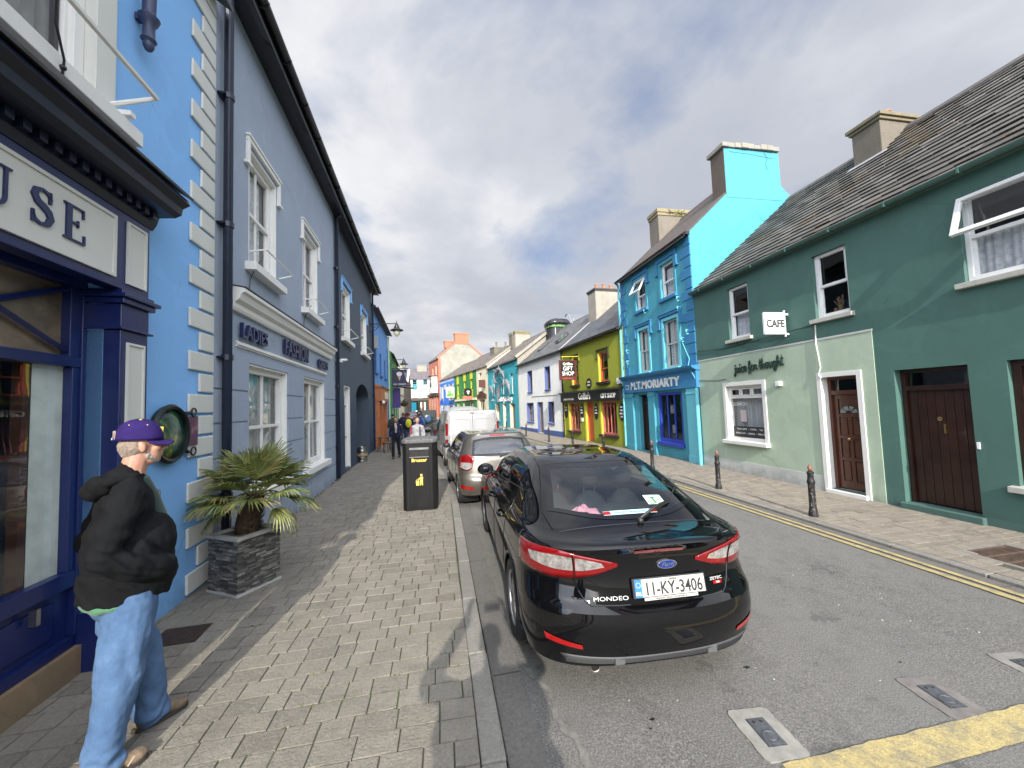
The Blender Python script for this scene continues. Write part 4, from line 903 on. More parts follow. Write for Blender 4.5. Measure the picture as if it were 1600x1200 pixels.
def dolphin(loc, rz, ang, sc, label):
    o = bpy.data.objects; mb = MB(); pth = []; rs = []
    for i in range(13):
        t = i/12; a = -1.1+2.2*t; pth.append((.9*math.sin(a)*sc, 0, (.9*math.cos(a)-.6)*sc)); rs.append(sc*(.03+.17*math.sin(math.pi*min(1, t*1.15+.06))**.8*(1-.35*t)) if 0 < i < 12 else .02*sc)
    mb.tube(pth, rs, 10)
    e = Vector(pth[-1]); mb.add([e, e+Vector((.22, -.25, -.1))*sc, e+Vector((.05, 0, -.12))*sc, e+Vector((.22, .25, -.1))*sc, e+Vector((.02, 0, .04))*sc], [(0, 1, 2), (0, 2, 3), (4, 1, 0), (4, 3, 1)])
    p = Vector(pth[6]); mb.add([p+Vector((-.1, .02, .12))*sc, p+Vector((.16, 0, .34))*sc, p+Vector((.2, .02, .12))*sc, p+Vector((-.1, -.02, .12))*sc, p+Vector((.2, -.02, .12))*sc], [(0, 1, 2), (3, 4, 1), (0, 3, 1), (2, 1, 4)])
    p = Vector(pth[4])
    for s in (-1, 1): mb.add([p+Vector((0, .14*s, -.05))*sc, p+Vector((.22, .34*s, -.28))*sc, p+Vector((.2, .14*s, -.06))*sc, p+Vector((.1, .15*s, .01))*sc], [(0, 1, 2), (3, 1, 0), (3, 2, 1)])
    m = mb.build('dolphin_sculpture', M_DOLPH, smooth='all', norm=True); m.location = loc; m.rotation_euler = (0, ang, rz); return tag(m, label, 'sculpture', 'dolphins on the teal shop')
Ttd = td.matrix_basis.copy()
def tdp(x, y, z): c, s = math.cos(td.rotation_euler[2]), math.sin(td.rotation_euler[2]); return (td.location.x+c*x-s*y, td.location.y+s*x+c*y, z)
rzt = td.rotation_euler[2]
for (s_, z_, off, ang, sc, lb) in ((4.3, 4.85, -.35, -.1, 1.15, 'large grey dolphin arching highest on the teal shop front'), (3.2, 4.55, -.4, .6, .9, 'grey dolphin diving just under the highest one, towards the white house'), (5.3, 4.5, -.4, -2.2, .8, 'grey dolphin leaping on the far side of the highest one'),
        (6.6, 3.35, -.4, .8, .95, 'grey dolphin beside the farthest upper window of the teal shop'), (3.9, 3.3, -.45, -.9, .95, 'grey dolphin under the middle upper window of the teal shop'), (1.7, 3.45, -.45, 1.0, 1.05, 'grey dolphin at the upper window nearest the white house')):
    dolphin(tdp(w(s_), off, z_), rzt, ang, sc, lb)

# cream house, green and yellow striped house, blue and white house
P = lambda s: (4.75-.2242*s, 38.2+.9745*s)
cr, L = row('terraced_house', 'narrow cream house with a dark red arched shop sign', 'house', P(.15), P(3.75))
w = lambda s: L-(s-.15)
CU = (w(2.95), w(1.95), 3.6, 5.55); CD = (w(3.1), w(1.2), .9, 2.75)
shell(cr, 0, L, 6.1, 7, 3.5, 8.5, [CU, CD], M_CREAM); roof(cr, 0, L, 6.1, 3.5, 8.5, 7, M_SLATEW, over=.15); window(cr, CU, .14, M_CREAM, nx=2, curt=M_CURT, sill=.1); window(cr, CD, .14, M_CREAM, nx=3, sash=False, sill=.1, backing=M_WARM)
mb = MB(); mb.prism([(w(3.4), 2.85), (w(.6), 2.85), (w(.6), 3.2), (w(1.2), 3.35), (w(2.0), 3.6), (w(2.8), 3.35), (w(3.4), 3.2)], 'y', -.12, 0); mb.build('shop_sign', plain('dark_maroon', (.09, .03, .025), .5), cr, norm=True)
mb = MB(); mb.box(w(.9), w(.8), -.7, -.05, 3.9, 4.7); mb.build('projecting_sign', plain('dark_maroon'  , (.09, .03, .025)), cr)
chimney(cr, L-.3, L+.6, 2.6, 4.0, 7.0, 9.2, M_RENDER, cap=.3, label='slim rendered chimney')
mb = MB(); mb.M = Matrix.Translation((L, 0, 6.1)) @ Matrix.Rotation(math.atan(2.4/3.5), 4, 'X'); mb.box(-.16, .12, -.15, 4.2, .03, .2); mb.build('verge_coping', M_RENDERL, cr)
sr, L = row('terraced_house', 'green house with broad yellow stripes between its windows', 'house', P(3.8), P(13.0))
w = lambda s: L-(s-3.8)
M_STG = paint('stripe_green', (.035, .20, .055), .7, .2, .1); M_STY = paint('stripe_yellow', (.60, .58, .04), .7, .2, .1)
GU = [(w(6.1), w(5.2), 3.9, 5.15), (w(8.75), w(7.85), 3.7, 5.1), (w(11.8), w(10.9), 3.6, 4.9)]; GDs = [(w(6.6), w(4.9), 1.0, 2.6), (w(9.3), w(7.6), 1.0, 2.6), (w(12), w(10.5), .3, 2.6)]
shell(sr, 0, L, 6.1, 7, 3.5, 8.6, GU+GDs, M_STG); roof(sr, 0, L, 6.1, 3.5, 8.6, 7, M_SLATEW, over=.15)
for h in GU:
    window(sr, h, .14, M_STY, sill=.08, sillmat=M_STY, backing=M_WARM); mb = MB(); mb.box(h[0]-.05, h[1]+.05, -.012, 0, h[3], 6.0); mb.build('yellow_stripe', M_STY, sr); mb = MB(); mb.box(h[0]-.05, h[1]+.05, -.012, 0, 3.02, h[2]-.09); mb.build('yellow_stripe', M_STY, sr)
for h in GDs: window(sr, h, .14, M_CREAM, nx=2, sash=False, backing=M_WARM)
mb = MB(); mb.box(.2, L-.1, -.1, 0, 2.75, 3.0); mb.build('shop_fascia', M_CREAM, sr)
chimney(sr, L-1.6, L-.2, 2.3, 4.6, 7.0, 8.55, M_RENDER, pots=((L-1.3, 3.0, .7), (L-.7, 3.9, .65)), potmat=M_RENDER, label='brown rendered chimney with two tall pots')
sg = thing('hanging_sign', 'pale picture sign hanging from the green and yellow striped house', 'sign', (*P(12.2), 3.9), sr.rotation_euler[2])
mb = MB(); mb.box(-.04, .04, -1.35, -.25, -.6, .75); bd = mb.build('board', M_CREAM, sg); mb = MB(); mb.box(.041, .047, -1.25, -.35, -.5, -.1); mb.box(.041, .047, -1.1, -.7, -.1, .3); mb.build('picture_patch', plain('picture_green', (.15, .35, .10), .6, var=.6, scale=4), bd)
mb = MB(); mb.tube([(0, 0, .85), (0, -1.35, .85)], .03, 5); mb.build('bracket', M_BLK, sg)
sg = thing('hanging_sign', 'small dark sign with a cream mark on the green striped house', 'sign', (*P(5.2), 3.35), sr.rotation_euler[2])
mb = MB(); mb.box(-.05, .05, -1.0, -.15, -.1, .65); bd = mb.build('board', M_BLK, sg); mb = MB(); mb.prism([(-.75, 0.4), (-.55, .0), (-.35, .4), (-.55, .5)], 'x', .051, .056); mb.build('painted_mark', M_CREAM, bd, norm=True)
mb = MB(); mb.box(-.05, .05, -1.2, -.15, -.5, -.18); mb.build('lower_board', M_PINKR, sg); mb = MB(); mb.tube([(0, 0, .7), (0, -1.0, .7)], .03, 5); mb.build('bracket', M_BLK, sg)
bl, L = row('terraced_house', 'blue and white house with a dogtooth band under its eaves', 'house', P(13.05), P(21.6))
w = lambda s: L-(s-13.05)
M_BW = paint('sky_blue_render', (.05, .21, .66), .7, .2, .1); M_BWH = paint('house_white', (.62, .64, .66), .7, .2, .1)
BU = [(w(15.4), w(14.2), 3.4, 5.2), (w(20.4), w(19.4), 3.4, 5.2)]; BD = [(w(15.5), w(14.0), .4, 2.6), (w(20.8), w(19.4), .5, 2.6)]
shell(bl, 0, L, 6.1, 7, 3.5, 8.4, BU+BD, M_BW); roof(bl, 0, L, 6.1, 3.5, 8.4, 7, M_SLATEW, over=.15)
for h in BU: window(bl, h, .14, M_WHITE, sill=.1, curt=M_CURT)
for h in BD: window(bl, h, .14, M_WHITE, nx=2, sash=False)
for a, b, c, d in ((w(16.1), w(13.3), 3.0, 5.2), (w(21.3), w(19.0), 3.0, 5.2), (0, L, .2, 2.3), (w(18.6), w(17.2), 4.6, 5.3)):
    mb = MB(); wallpts(mb, a, b, c, d, [(*h, .02) for h in BU+BD], .02, y=-.014); mb.build('white_panel', M_BWH, bl)
for i in range(17): mb = MB(); xx = .15+i*L/17.6; mb.prism([(xx, 6.0), (xx+.2, 5.55), (xx+.4, 6.0)], 'y', -.03, -.001); mb.build('dogtooth', M_BWH, bl, norm=True)
mb = MB(); mb.box(w(18.6), w(17.2), -.6, -.5, 2.6, 3.1); mb.build('shop_sign', plain('royal_blue', (.03, .10, .55), .5), bl)

# salmon three-storey house with a bare gable
M_SALM = paint('salmon_render', (.44, .15, .10), .75, .3, .2); M_SALG = paint('weathered_cream_gable', (.31, .30, .25), .9, .8, .5); M_CORAL = paint('coral_chimney', (.46, .155, .085), .7, .2, .2)
sa, L = row('tall_house', 'tall salmon pink house with a bare cream gable and coral chimney', 'house', (-.16, 60.0), (-1.8, 66.2))
SU = [(L-4.2, L-3.5, 5.9, 8.6), (L-2.1, L-1.3, 6.1, 8.8)]
shell(sa, 0, L, 9.75, 7.6, 3.8, 12.9, SU, M_SALM, gmat=M_SALG); roof(sa, 0, L-.05, 9.75, 3.8, 12.9, 7.6, M_SLATEF, over=.2)
for h in SU: window(sa, h, .14, M_CREAM, curt=M_CREAM, sill=.1, fw=.12)
mb = MB(); mb.box(L-.18, L+.03, -.03, .35, 0, 9.7); mb.build('corner_band', M_SALM, sa)
mb = MB(); 
for (y0_, z0_), (y1_, z1_) in (((-.2, 9.6), (3.8, 12.95)), ((3.8, 12.95), (7.8, 9.6))):
    mb.add([(L-.02, y0_, z0_), (L+.06, y0_, z0_), (L+.06, y1_, z1_), (L-.02, y1_, z1_), (L-.02, y0_, z0_+.32), (L+.06, y0_, z0_+.32), (L+.06, y1_, z1_+.32), (L-.02, y1_, z1_+.32)], [(3, 2, 1, 0), (4, 5, 6, 7), (0, 1, 5, 4), (1, 2, 6, 5), (2, 3, 7, 6), (3, 0, 4, 7)])
mb.build('verge_band', M_CORAL, sa)
chimney(sa, L-.7, L+.05, 2.75, 5.0, 12.0, 13.5, M_CORAL, cap=.25, capo=.06, capmat=M_CORAL, label='coral painted chimney at the gable'); chimney(sa, .2, 1.0, 2.6, 4.2, 12.2, 13.2, M_CORAL, cap=.2, capmat=M_CORAL, label='second coral chimney behind')
# white oriel window hanging over the street and the shopfront below
mb = MB(); mb.prism([(L-3.4, 0), (L-3.0, -.75), (L-1.5, -.75), (L-1.1, 0)][::-1], 'z', 4.4, 7.0); orl = mb.build('oriel_window', M_WHITE, sa, norm=True)
mb = MB(); mb.box(L-2.8, L-1.7, -.77, -.752, 5.3, 6.7); mb.build('pane', plain('dim_window', (.10, .11, .12), .1), orl)
mb = MB(); mb.prism([(L-3.6, .0), (L-3.1, -.95), (L-1.4, -.95), (L-.9, 0)][::-1], 'z', 7.0, 7.15); mb.build('oriel_roof', M_BRSL, orl, norm=True)
mb = MB(); mb.box(-.1, L+.02, -.35, 0, 3.9, 4.3); mb.build('shop_fascia', plain('dark_brown_fascia', (.06, .035, .03), .5), sa)
for a in (.3, 1.9, 3.6, 5.3): mb = MB(); mb.box(a, a+.35, -.25, 0, .3, 3.9); mb.build('pilaster', M_SALM if a > 1 else M_CORAL, sa)
for a in (.7, 2.4, 4.1): mb = MB(); mb.box(a, a+1.1, -.1, -.01, .9, 3.8); mb.build('shop_window', plain('pale_shop_window', (.5, .48, .42), .3, var=.5, scale=2), sa)

# end building closing the street, and the stone house before it
eb = thing('shop_house', 'white house with teal trim closing the end of the street', 'house', (-11.0, 78, 0), 0)
M_TEALS = paint('teal_stripe', (.03, .24, .32), .7, .2, .1)
x_ = lambda x: x+11.0
EW = [(x_(a), x_(a)+.85, c, d) for a in (-5.35, -3.3, -1.4) for c, d in ((4.25, 6.0), (6.8, 7.75))]
shell(eb, 0, 13.5, 7.95, 7, 3.5, 10.2, EW, M_BWH); roof(eb, 0, 13.5, 7.95, 3.5, 10.2, 7, slate('slate_purple', (.13, .115, .12), moss=.1), over=.2)
for h in EW: window(eb, h, .14, M_WHITE if h[2] < 5 else M_TEALS, nx=2, sash=True, sill=.1, curt=M_CURT if h[2] < 5 else None)
for a in (-5.5, -3.45, -1.55): mb = MB(); mb.box(x_(a)+.1, x_(a)+1.05, -.04, 0, 6.02, 6.72); mb.build('teal_panel', M_TEALS if a < -5 else M_BWH, eb)
mb = MB(); mb.box(x_(-6.3), x_(-1.2), -.3, 0, 3.6, 4.1); mb.build('shop_fascia', plain('dark_brown_fascia', (.06, .035, .03)), eb)
mb = MB(); mb.box(x_(-6.3), x_(-1.2), -.1, -.01, .9, 3.55); mb.build('shop_window', plain('dark_shop', (.03, .05, .045), .2, var=.6, scale=2), eb)
for a, m in ((-5.6, plain('cyan_board', (.03, .40, .52), .5)), (-3.9, M_CREAM), (-3.5, M_MAROON), (-3.2, M_CREAM), (-2.2, M_CREAM)): mb = MB(); mb.box(x_(a), x_(a)+(.9 if a < -5 else .3), -.16, -.11, 1.2, 3.3); mb.build('window_poster', m, eb)
for a in (-6.2, -4.35, -2.3):
    for k in range(5): mb = MB(); mb.box(x_(a), x_(a)+.75, -.03, 0, 4.2+k*.36, 4.32+k*.36); mb.build('teal_band', M_TEALS, eb)
chimney(eb, x_(-4.6), x_(-2.6), 2.5, 4.2, 9.4, 10.8, M_STONE, cap=.2, label='broad stone chimney'); chimney(eb, x_(-8.6), x_(-7.4), 2.5, 4.2, 9.4, 10.6, M_STONE, cap=.2)
t = NT('rubble_stone'); vr = t.n.new('ShaderNodeTexVoronoi'); t.l.new(t.tc.outputs['Object'], vr.inputs['Vector']); vr.inputs['Scale'].default_value = 3.2
M_RUB = t.set(Base_Color=t.mix(t.ramp(vr.outputs['Distance'], [(.1, 0.0), (.6, .6)]), t.mix(.5, (.20, .155, .11), t.ramp(t.noise(2.5, 4), [(.3, (.10, .08, .06)), (.7, (.34, .27, .19))])), (.10, .085, .07)), Roughness=.9)
st = thing('stone_house', 'brown rubble stone house at the bend of the street', 'house', (-11.5, 62, 0), 0)
x_ = lambda x: x+11.5
TW_ = [(x_(-5.75), x_(-5.15), 5.0, 5.9), (x_(-6.0), x_(-5.3), 3.2, 4.4), (x_(-7.6), x_(-7.0), 3.2, 4.4), (x_(-6.2), x_(-5.3), 1.2, 2.5), (x_(-7.6), x_(-6.8), 1.0, 2.5)]
shell(st, 0, 6.5, 6.2, 7, 3.5, 8.3, TW_, M_RUB); roof(st, 0, 6.5, 6.2, 3.5, 8.3, 7, slate('slate_purple', (.13, .115, .12)), over=.15)
for h in TW_: window(st, h, .14, plain('tan_frame', (.45, .30, .16), .6), nx=2, sash=False, sill=.1, backing=M_WARM)
chimney(st, x_(-7.5), x_(-5.7), 2.8, 4.2, 7.6, 9.1, M_STONE, cap=.2, label='buff stone chimney'); mb = MB(); mb.M = Matrix.Translation((6.5, 0, 6.2)) @ Matrix.Rotation(math.atan(.6), 4, 'X'); mb.box(-.15, .15, -.1, 4.1, .03, .25); mb.build('verge_coping', M_WHITE, st)
# ---------------------------------------------------------------- left-hand row; local x runs down the street from the point (-2.62, 1)
RL = math.atan2(19, -.68)
LU = Vector((-.68, 19)).normalized()
def LP(s, off=0.0, z=0.0): return (-2.62+LU.x*s - LU.y*off*1.0, 1+LU.y*s + LU.x*off, z)
def lrow(name, label, cat, s0): return thing(name, label, cat, LP(s0), RL)
# ---- light blue public house with navy shopfront
C_SKY = (.21, .45, .80); M_SKY = paint('sky_blue_wall', C_SKY, .7, .12, .2)
C_NAVY = (.006, .014, .085); M_NAVY = plain('navy_gloss', C_NAVY, .35, var=.12, coat=.15)
M_NAVYC = plain('dark_navy_cornice', (.006, .010, .026), .35, var=.2)
M_PANELW = paint('cream_panel', (.60, .60, .55), .6, .15, .05)
pb = lrow('public_house', 'light blue pub with a navy and cream shopfront and cream quoins', 'pub', 0)
PW = (.95, 2.52, 4.50, 6.45); SF = (-1.12, 2.70, -.1, 3.16, .2)
shell(pb, -1.8, 4.33, 7.40, 7, 3.5, 9.9, [PW, SF], M_SKY, rv=.16); roof(pb, -1.9, 4.33, 7.40, 3.5, 9.9, 7, M_SLATEG, over=.22)
quoins(pb, 4.335, -1, .02, 7.35, M_PANELW, .50, .30, .245, gap=.03, proud=.03)
for h in (PW,):
    surround(h[0], h[1], h[2], h[3], .20, M_PANELW, pb, p=.02, foot=False, name='architrave')
    def lintelbits(mb, h=h):
        x0, x1 = h[:2]
        mb.box(x0, x1, .05, .2, 6.0, 6.0)
    wn_ = window(pb, (h[0]+.003, h[1]-.003, h[2], h[3]), .10, M_WHITE, nx=2, split=5.62, fw=.09, bar=.035, sill=.14, sillmat=M_WHITE, sillx=.32, sillo=.17, curt=plain('grey_drape', (.22, .21, .19), .9, var=.3), curtfrac=1)
    g = MB(); a, b = h[0]+.0, h[1]+.05
    g.tube([(a-.25, -.04, 4.62), (a-.25, -.36, 4.72), (b+.10, -.36, 4.72), (b+.10, -.04, 4.62)], .022, 6); g.box(b+.06, b+.12, -.2, -.02, 4.52, 4.56); g.build('window_box_rail', M_WHITE, pb)
mb = MB(); mb.tube([(1.75, -.36, 4.72), (1.85, -.28, 4.55), (2.02, -.2, 4.44), (2.05, -.17, 4.36)], .008, 5); mb.ball((2.04, -.18, 4.40), .02); mb.build('cable', M_BLK, pb)
# carved bracket lamp high on the wall
mb = MB(); mb.lathe([(.0, 5.40), (.03, 5.425), (.045, 5.46), (.042, 5.49), (.062, 5.52), (.048, 5.55), (.045, 5.66), (.07, 5.70), (.085, 5.74), (.05, 5.78), (.055, 5.98)], (2.99, -.10, 0), 12); mb.box(2.96, 3.02, -.1, 0, 5.70, 5.76); mb.build('wall_bracket', plain('blue_grey_iron', (.03, .04, .09), .5), pb, smooth=True)
# fascia
mb = MB(); mb.box(-1.5, 3.02, -.12, 0, 3.04, 3.70); fz = mb.build('shop_fascia', M_NAVY, pb, bevel=.006)
mb = MB(); mb.box(-1.05, 2.58, -.128, -.121, 3.14, 3.60); mb.build('name_board', M_PANELW, fz)
mb = MB()
for q in ((-1.08, 2.61, 3.60, 3.625), (-1.08, 2.61, 3.115, 3.14)): mb.box(q[0], q[1], -.14, -.121, q[2], q[3])
mb.box(2.581, 2.61, -.14, -.121, 3.14, 3.60); mb.build('name_board_moulding', M_PANELW, fz)
for a in (-1.36, 2.755): 
    mb = MB(); mb.box(a, a+.19, -.128, -.121, 3.12, 3.62); mb.build('end_panel', M_PANELW, fz)
    mb = MB(); mb.box(a-.02, a, -.138, -.121, 3.1, 3.64); mb.box(a+.19, a+.21, -.138, -.121, 3.1, 3.64); mb.box(a, a+.19, -.138, -.121, 3.62, 3.64); mb.box(a, a+.19, -.138, -.121, 3.1, 3.12); mb.build('panel_moulding', M_PANELW, fz)
M_NLET = plain('navy_letters', (.010, .018, .075), .35)
def serif(mb, x, z, ch, s, y=-.142, d=.018):
    """upright roman capitals with slab serifs"""
    def b(x0, x1, z0, z1): mb.box(x+x0*s, x+x1*s, y, y+d, z+z0*s, z+z1*s)
    if ch == 'U':
        b(.0, .30, .95, 1.0); b(.07, .23, .28, .9495); b(.52, .78, .95, 1.0); b(.62, .69, .28, .9495)
        pts = []; 
        for i in range(13):
            t = math.pi*(1+i/12); pts.append(((.38+.31*math.cos(t)), (.28+.29*math.sin(t))))
        inn = [(.38+(.24 if math.cos(t) > 0 else .15)*math.cos(t), .28+.20*math.sin(t)) for t in [math.pi*(2-i/12) for i in range(13)]]
        mb.prism([(x+a*s, z+c*s) for a, c in pts+inn], 'y', y, y+d)
    if ch == 'S':
        C = [(.56, .74), (.50, .90), (.32, .955), (.16, .88), (.12, .74), (.20, .60), (.36, .52), (.50, .42), (.56, .27), (.48, .11), (.30, .045), (.13, .11), (.07, .27)]
        wd = [.02, .05, .035, .07, .085, .09, .095, .09, .085, .07, .035, .05, .02]; L_, R_ = [], []
        for i, (a, c) in enumerate(C):
            p, q = C[max(0, i-1)], C[min(len(C)-1, i+1)]; dx, dz = q[0]-p[0], q[1]-p[1]; n_ = math.hypot(dx, dz); nx, nz = -dz/n_, dx/n_
            L_.append((x+(a+nx*wd[i])*s, z+(c+nz*wd[i])*s)); R_.append((x+(a-nx*wd[i])*s, z+(c-nz*wd[i])*s))
        for i in range(len(C)-1): mb.prism([L_[i], R_[i], R_[i+1], L_[i+1]], 'y', y, y+d-.0002*(i % 2))
        b(.50, .56, .66, .97); b(.06, .12, .03, .34)
    if ch == 'E':
        b(0, .26, 0, .05); b(.07, .23, .0501, .9499); b(0, .26, .95, 1.0); b(.2601, .62, .95, .999); b(.57, .62, .74, .9499); b(.2301, .45, .49, .545); b(.41, .45, .42, .4899); b(.41, .45, .5451, .62); b(.2601, .66, 0, .05); b(.61, .66, .0501, .27)
    if ch == 'O':
        for i in range(24):
            t0, t1 = 2*math.pi*i/24, 2*math.pi*(i+1)/24
            w0, w1 = .10+.16*abs(math.cos(t0)), .10+.16*abs(math.cos(t1))
            P_ = lambda t, k: (x+(.42+.42*k*math.cos(t))*s, z+(.5+.52*(1-(1-k)*.7)*math.sin(t))*s)
            mb.prism([P_(t0, 1), P_(t1, 1), P_(t1, 1-w1*1.5), P_(t0, 1-w0*1.5)], 'y', y, y+d-.0002*(i % 2))
    if ch == 'H': b(0, .28, 0, .05); b(0, .28, .95, 1); b(.06, .22, .0501, .9499); b(.52, .8, 0, .05); b(.52, .8, .95, 1); b(.58, .74, .0501, .9499); b(.2201, .5799, .49, .55)
xx = {'H': .95, 'O': 1.30, 'U': 1.665, 'S': 1.98, 'E': 2.22}
for ch in 'HOUSE':
    mb = MB(); serif(mb, xx[ch]-.08, 3.245, ch, .26); mb.build('letter', M_NLET, fz, norm=True)
# cornice with dentils
mb = MB(); mb.prism([(-.12, 3.705), (0, 3.705), (0, 4.27), (-.05, 4.26), (-.40, 4.02), (-.42, 3.97), (-.36, 3.93), (-.35, 3.87), (-.30, 3.84), (-.17, 3.83), (-.15, 3.76)][::-1], 'x', -1.6, 3.06)
mb.build('cornice', M_NAVYC, fz, norm=True); 
mb = MB(); x = -1.5; mb.box(-1.5, 2.98, -.15, -.1205, 3.765, 3.829)
while x < 2.95: mb.box(x, x+.055, -.21, -.15, 3.766, 3.829); x += .105
mb.build('dentil_moulding', M_NAVYC, fz, weld=True)
mb = MB(); mb.prism([(-.43, 4.03), (-.01, 4.29), (-.01, 4.31), (-.44, 4.045)], 'x', -1.62, 3.08); mb.build('lead_capping', plain('old_lead', (.12, .12, .13), .5, var=.4), fz, norm=True)
# pilasters
for a in (-1.44, 2.70):
    p = MB(); p.box(a, a+.315, -.12, .205, 0, 2.70); pl = p.build('pilaster', M_NAVY, pb, bevel=.006)
    p = MB(); p.box(a-.035, a+.35, -.16, .2, 2.92, 2.965); p.box(a-.06, a+.375, -.19, .2, 2.966, 3.0); p.box(a-.03, a+.345, -.15, .2, 3.001, 3.038); p.box(a-.004, a+.319, -.125, .205, 2.72, 2.919); p.box(a-.03, a+.345, -.15, .2, 2.701, 2.719); p.build('capital', M_NAVY, pl, bevel=.006)
    p = MB(); p.box(a+.075, a+.24, -.127, -.121, .95, 2.58); p.build('panel', M_PANELW, pl)
    p = MB()
    for q in ((a+.055, a+.075, .93, 2.60), (a+.24, a+.26, .93, 2.60), (a+.075, a+.24, 2.58, 2.60), (a+.075, a+.24, .93, .95)): p.box(q[0], q[1], -.138, -.121, q[2], q[3])
    p.build('panel_moulding', M_PANELW, pl); p = MB(); p.box(a-.02, a+.335, -.14, .2, 0, .45); p.build('base_block', M_NAVY, pl, bevel=.006)
# recessed shop window with crossed fanlight, stall riser and terrazzo step
RY = .2
mb = MB()
for q in ((-1.12, -1.02, .3, 3.16), (2.66, 2.70, .3, 3.16), (.60, .68, .3, 3.16)): mb.box(q[0], q[1], RY-.09, RY, q[2], q[3])
for q in ((-1.02, 2.66, 3.02, 3.16), (-1.02, 2.66, 2.38, 2.46), (-1.02, 2.66, .68, .80), (-1.02, 2.66, .22, .30)): mb.box(q[0], q[1], RY-.085, RY, q[2], q[3])
mb.box(2.60, 2.66, RY-.075, RY, .8, 2.38); mb.box(2.57, 2.66, RY-.075, RY, 2.46, 3.02)
mb.box(-1.02, 2.66, RY-.04, RY, .30, .68)
for a in (-.95, .80): mb.box(a, a+1.72 if a > 0 else a+1.5, RY-.055, RY-.04, .36, .62)
sfw = mb.build('shop_window_frame', M_NAVY, pb, bevel=.004)
mb = MB(); n_ = 6
for i in range(n_):
    a, b = 2.57-i*1.12, 2.57-(i+1)*1.12
    if b < -1.0: break
    mb.tube([(a, RY-.05, 2.50), (b, RY-.05, 3.0)], .022, 4); mb.tube([(a, RY-.055, 3.0), (b, RY-.055, 2.50)], .022, 4); mb.box(b-.03, b+.03, RY-.07, RY-.02, 2.46, 3.02)
mb.build('fanlight_bars', M_NAVY, sfw)
G_OBSC = plain('obscured_glass', (.20, .15, .10), .18, var=.6, scale=3, bump=.8)
mb = MB(); mb.add([(-1.05, RY-.012, 2.44), (2.6, RY-.012, 2.44), (2.6, RY-.012, 3.05), (-1.05, RY-.012, 3.05)], [(0, 1, 2, 3)]); mb.build('fanlight_glass', G_OBSC, sfw)
G_SHOP = glass('shop_glass', (.93, .95, .94), 1.0, 1.6, 0, .12)
mb = MB(); mb.add([(-1.05, RY-.02, .79), (2.61, RY-.02, .79), (2.61, RY-.02, 2.39), (-1.05, RY-.02, 2.39)], [(0, 1, 2, 3)]); mb.build('shop_pane', G_SHOP, sfw)
mb = MB(); mb.box(2.355, 2.62, RY-.012, RY-.004, .80, 2.40); mb.build('window_blind', plain('pale_blind', (.62, .65, .60), .8, var=.2), sfw)
mb = MB(); mb.box(2.29, 2.35, RY-.015, RY+.05, .8, 2.4); mb.box(-1.1, 1.9, RY+.25, RY+.3, .2, 2.5); mb.build('window_post', plain('brown_post', (.045, .02, .016), .5), sfw)
mb = MB(); mb.box(-1.12, 2.699, RY-.12, RY, -.05, .218); mb.build('granite_step', paint('terrazzo_step', (.27, .19, .11), .6, .8, .3), pb)
mb = MB(); mb.box(2.30, 2.33, RY-.13, RY-.085, .55, .66); mb.build('bolt_hook', plain('steel', (.4, .4, .4), .3, 1), sfw)
# round plaque mirror and small purple poster (each hangs on the wall)
pq = thing('round_sign', 'round glass faced sign in a dark ring on the light blue pub wall', 'sign', LP(3.48, -.0, 1.79), RL)
mb = MB(); mb.lathe([(.285, -.02), (.30, -.06), (.275, -.085), (.25, -.075), (.245, -.03)], (0, 0, 0), 36, 'y'); rg = mb.build('ring', plain('dark_bronze', (.022, .03, .03), .35, .6, var=.4), pq, smooth=True)
mb = MB(); mb.lathe([(.001, -.066), (.08, -.064), (.16, -.058), (.246, -.045), (.246, -.03)], (0, 0, 0), 32, 'y')
t = NT('plaque_reflection'); nn = t.noise(3.2, 5, .65, dist=1.0)
mm_ = t.set(Base_Color=t.ramp(nn, [(.30, (.010, .018, .016)), (.46, (.02, .07, .055)), (.54, (.05, .12, .06)), (.62, (.30, .26, .02)), (.70, (.05, .10, .08))]), Roughness=.15)  # green and yellow reflections painted into the colour of the mirror face
mb.build('plaque_face', mm_, rg, smooth='all')
for zz_ in (.215, -.215):
    mb = MB()
    for i in range(14):
        a0, a1 = 2*math.pi*i/14, 2*math.pi*(i+1)/14; mb.tube([(.40+.045*math.cos(a0), -.05, zz_+.045*math.sin(a0)), (.40+.045*math.cos(a1), -.05, zz_+.045*math.sin(a1))], .009, 5)
    mb.tube([(.25, -.05, zz_*.8), (.30, -.05, zz_), (.355, -.05, zz_)], .014, 6); mb.tube([(.33, -.05, zz_), (.33, 0, zz_)], .01, 6); mb.build('scroll_bracket', M_BLK, pq)
ps = thing('poster', 'small purple poster on the pub wall just right of the round sign', 'poster', LP(3.86, 0, 1.80), RL)
t = NT('purple_poster_print'); nn = t.noise(9, 3, .6)
mm_ = t.set(Base_Color=t.ramp(nn, [(.35, (.05, .012, .04)), (.55, (.12, .02, .09)), (.66, (.25, .16, .14))]), Roughness=.35)
mb = MB(); mb.box(-.11, .11, -.045, -.032, -.16, .16); mb.build('sheet', mm_, ps)

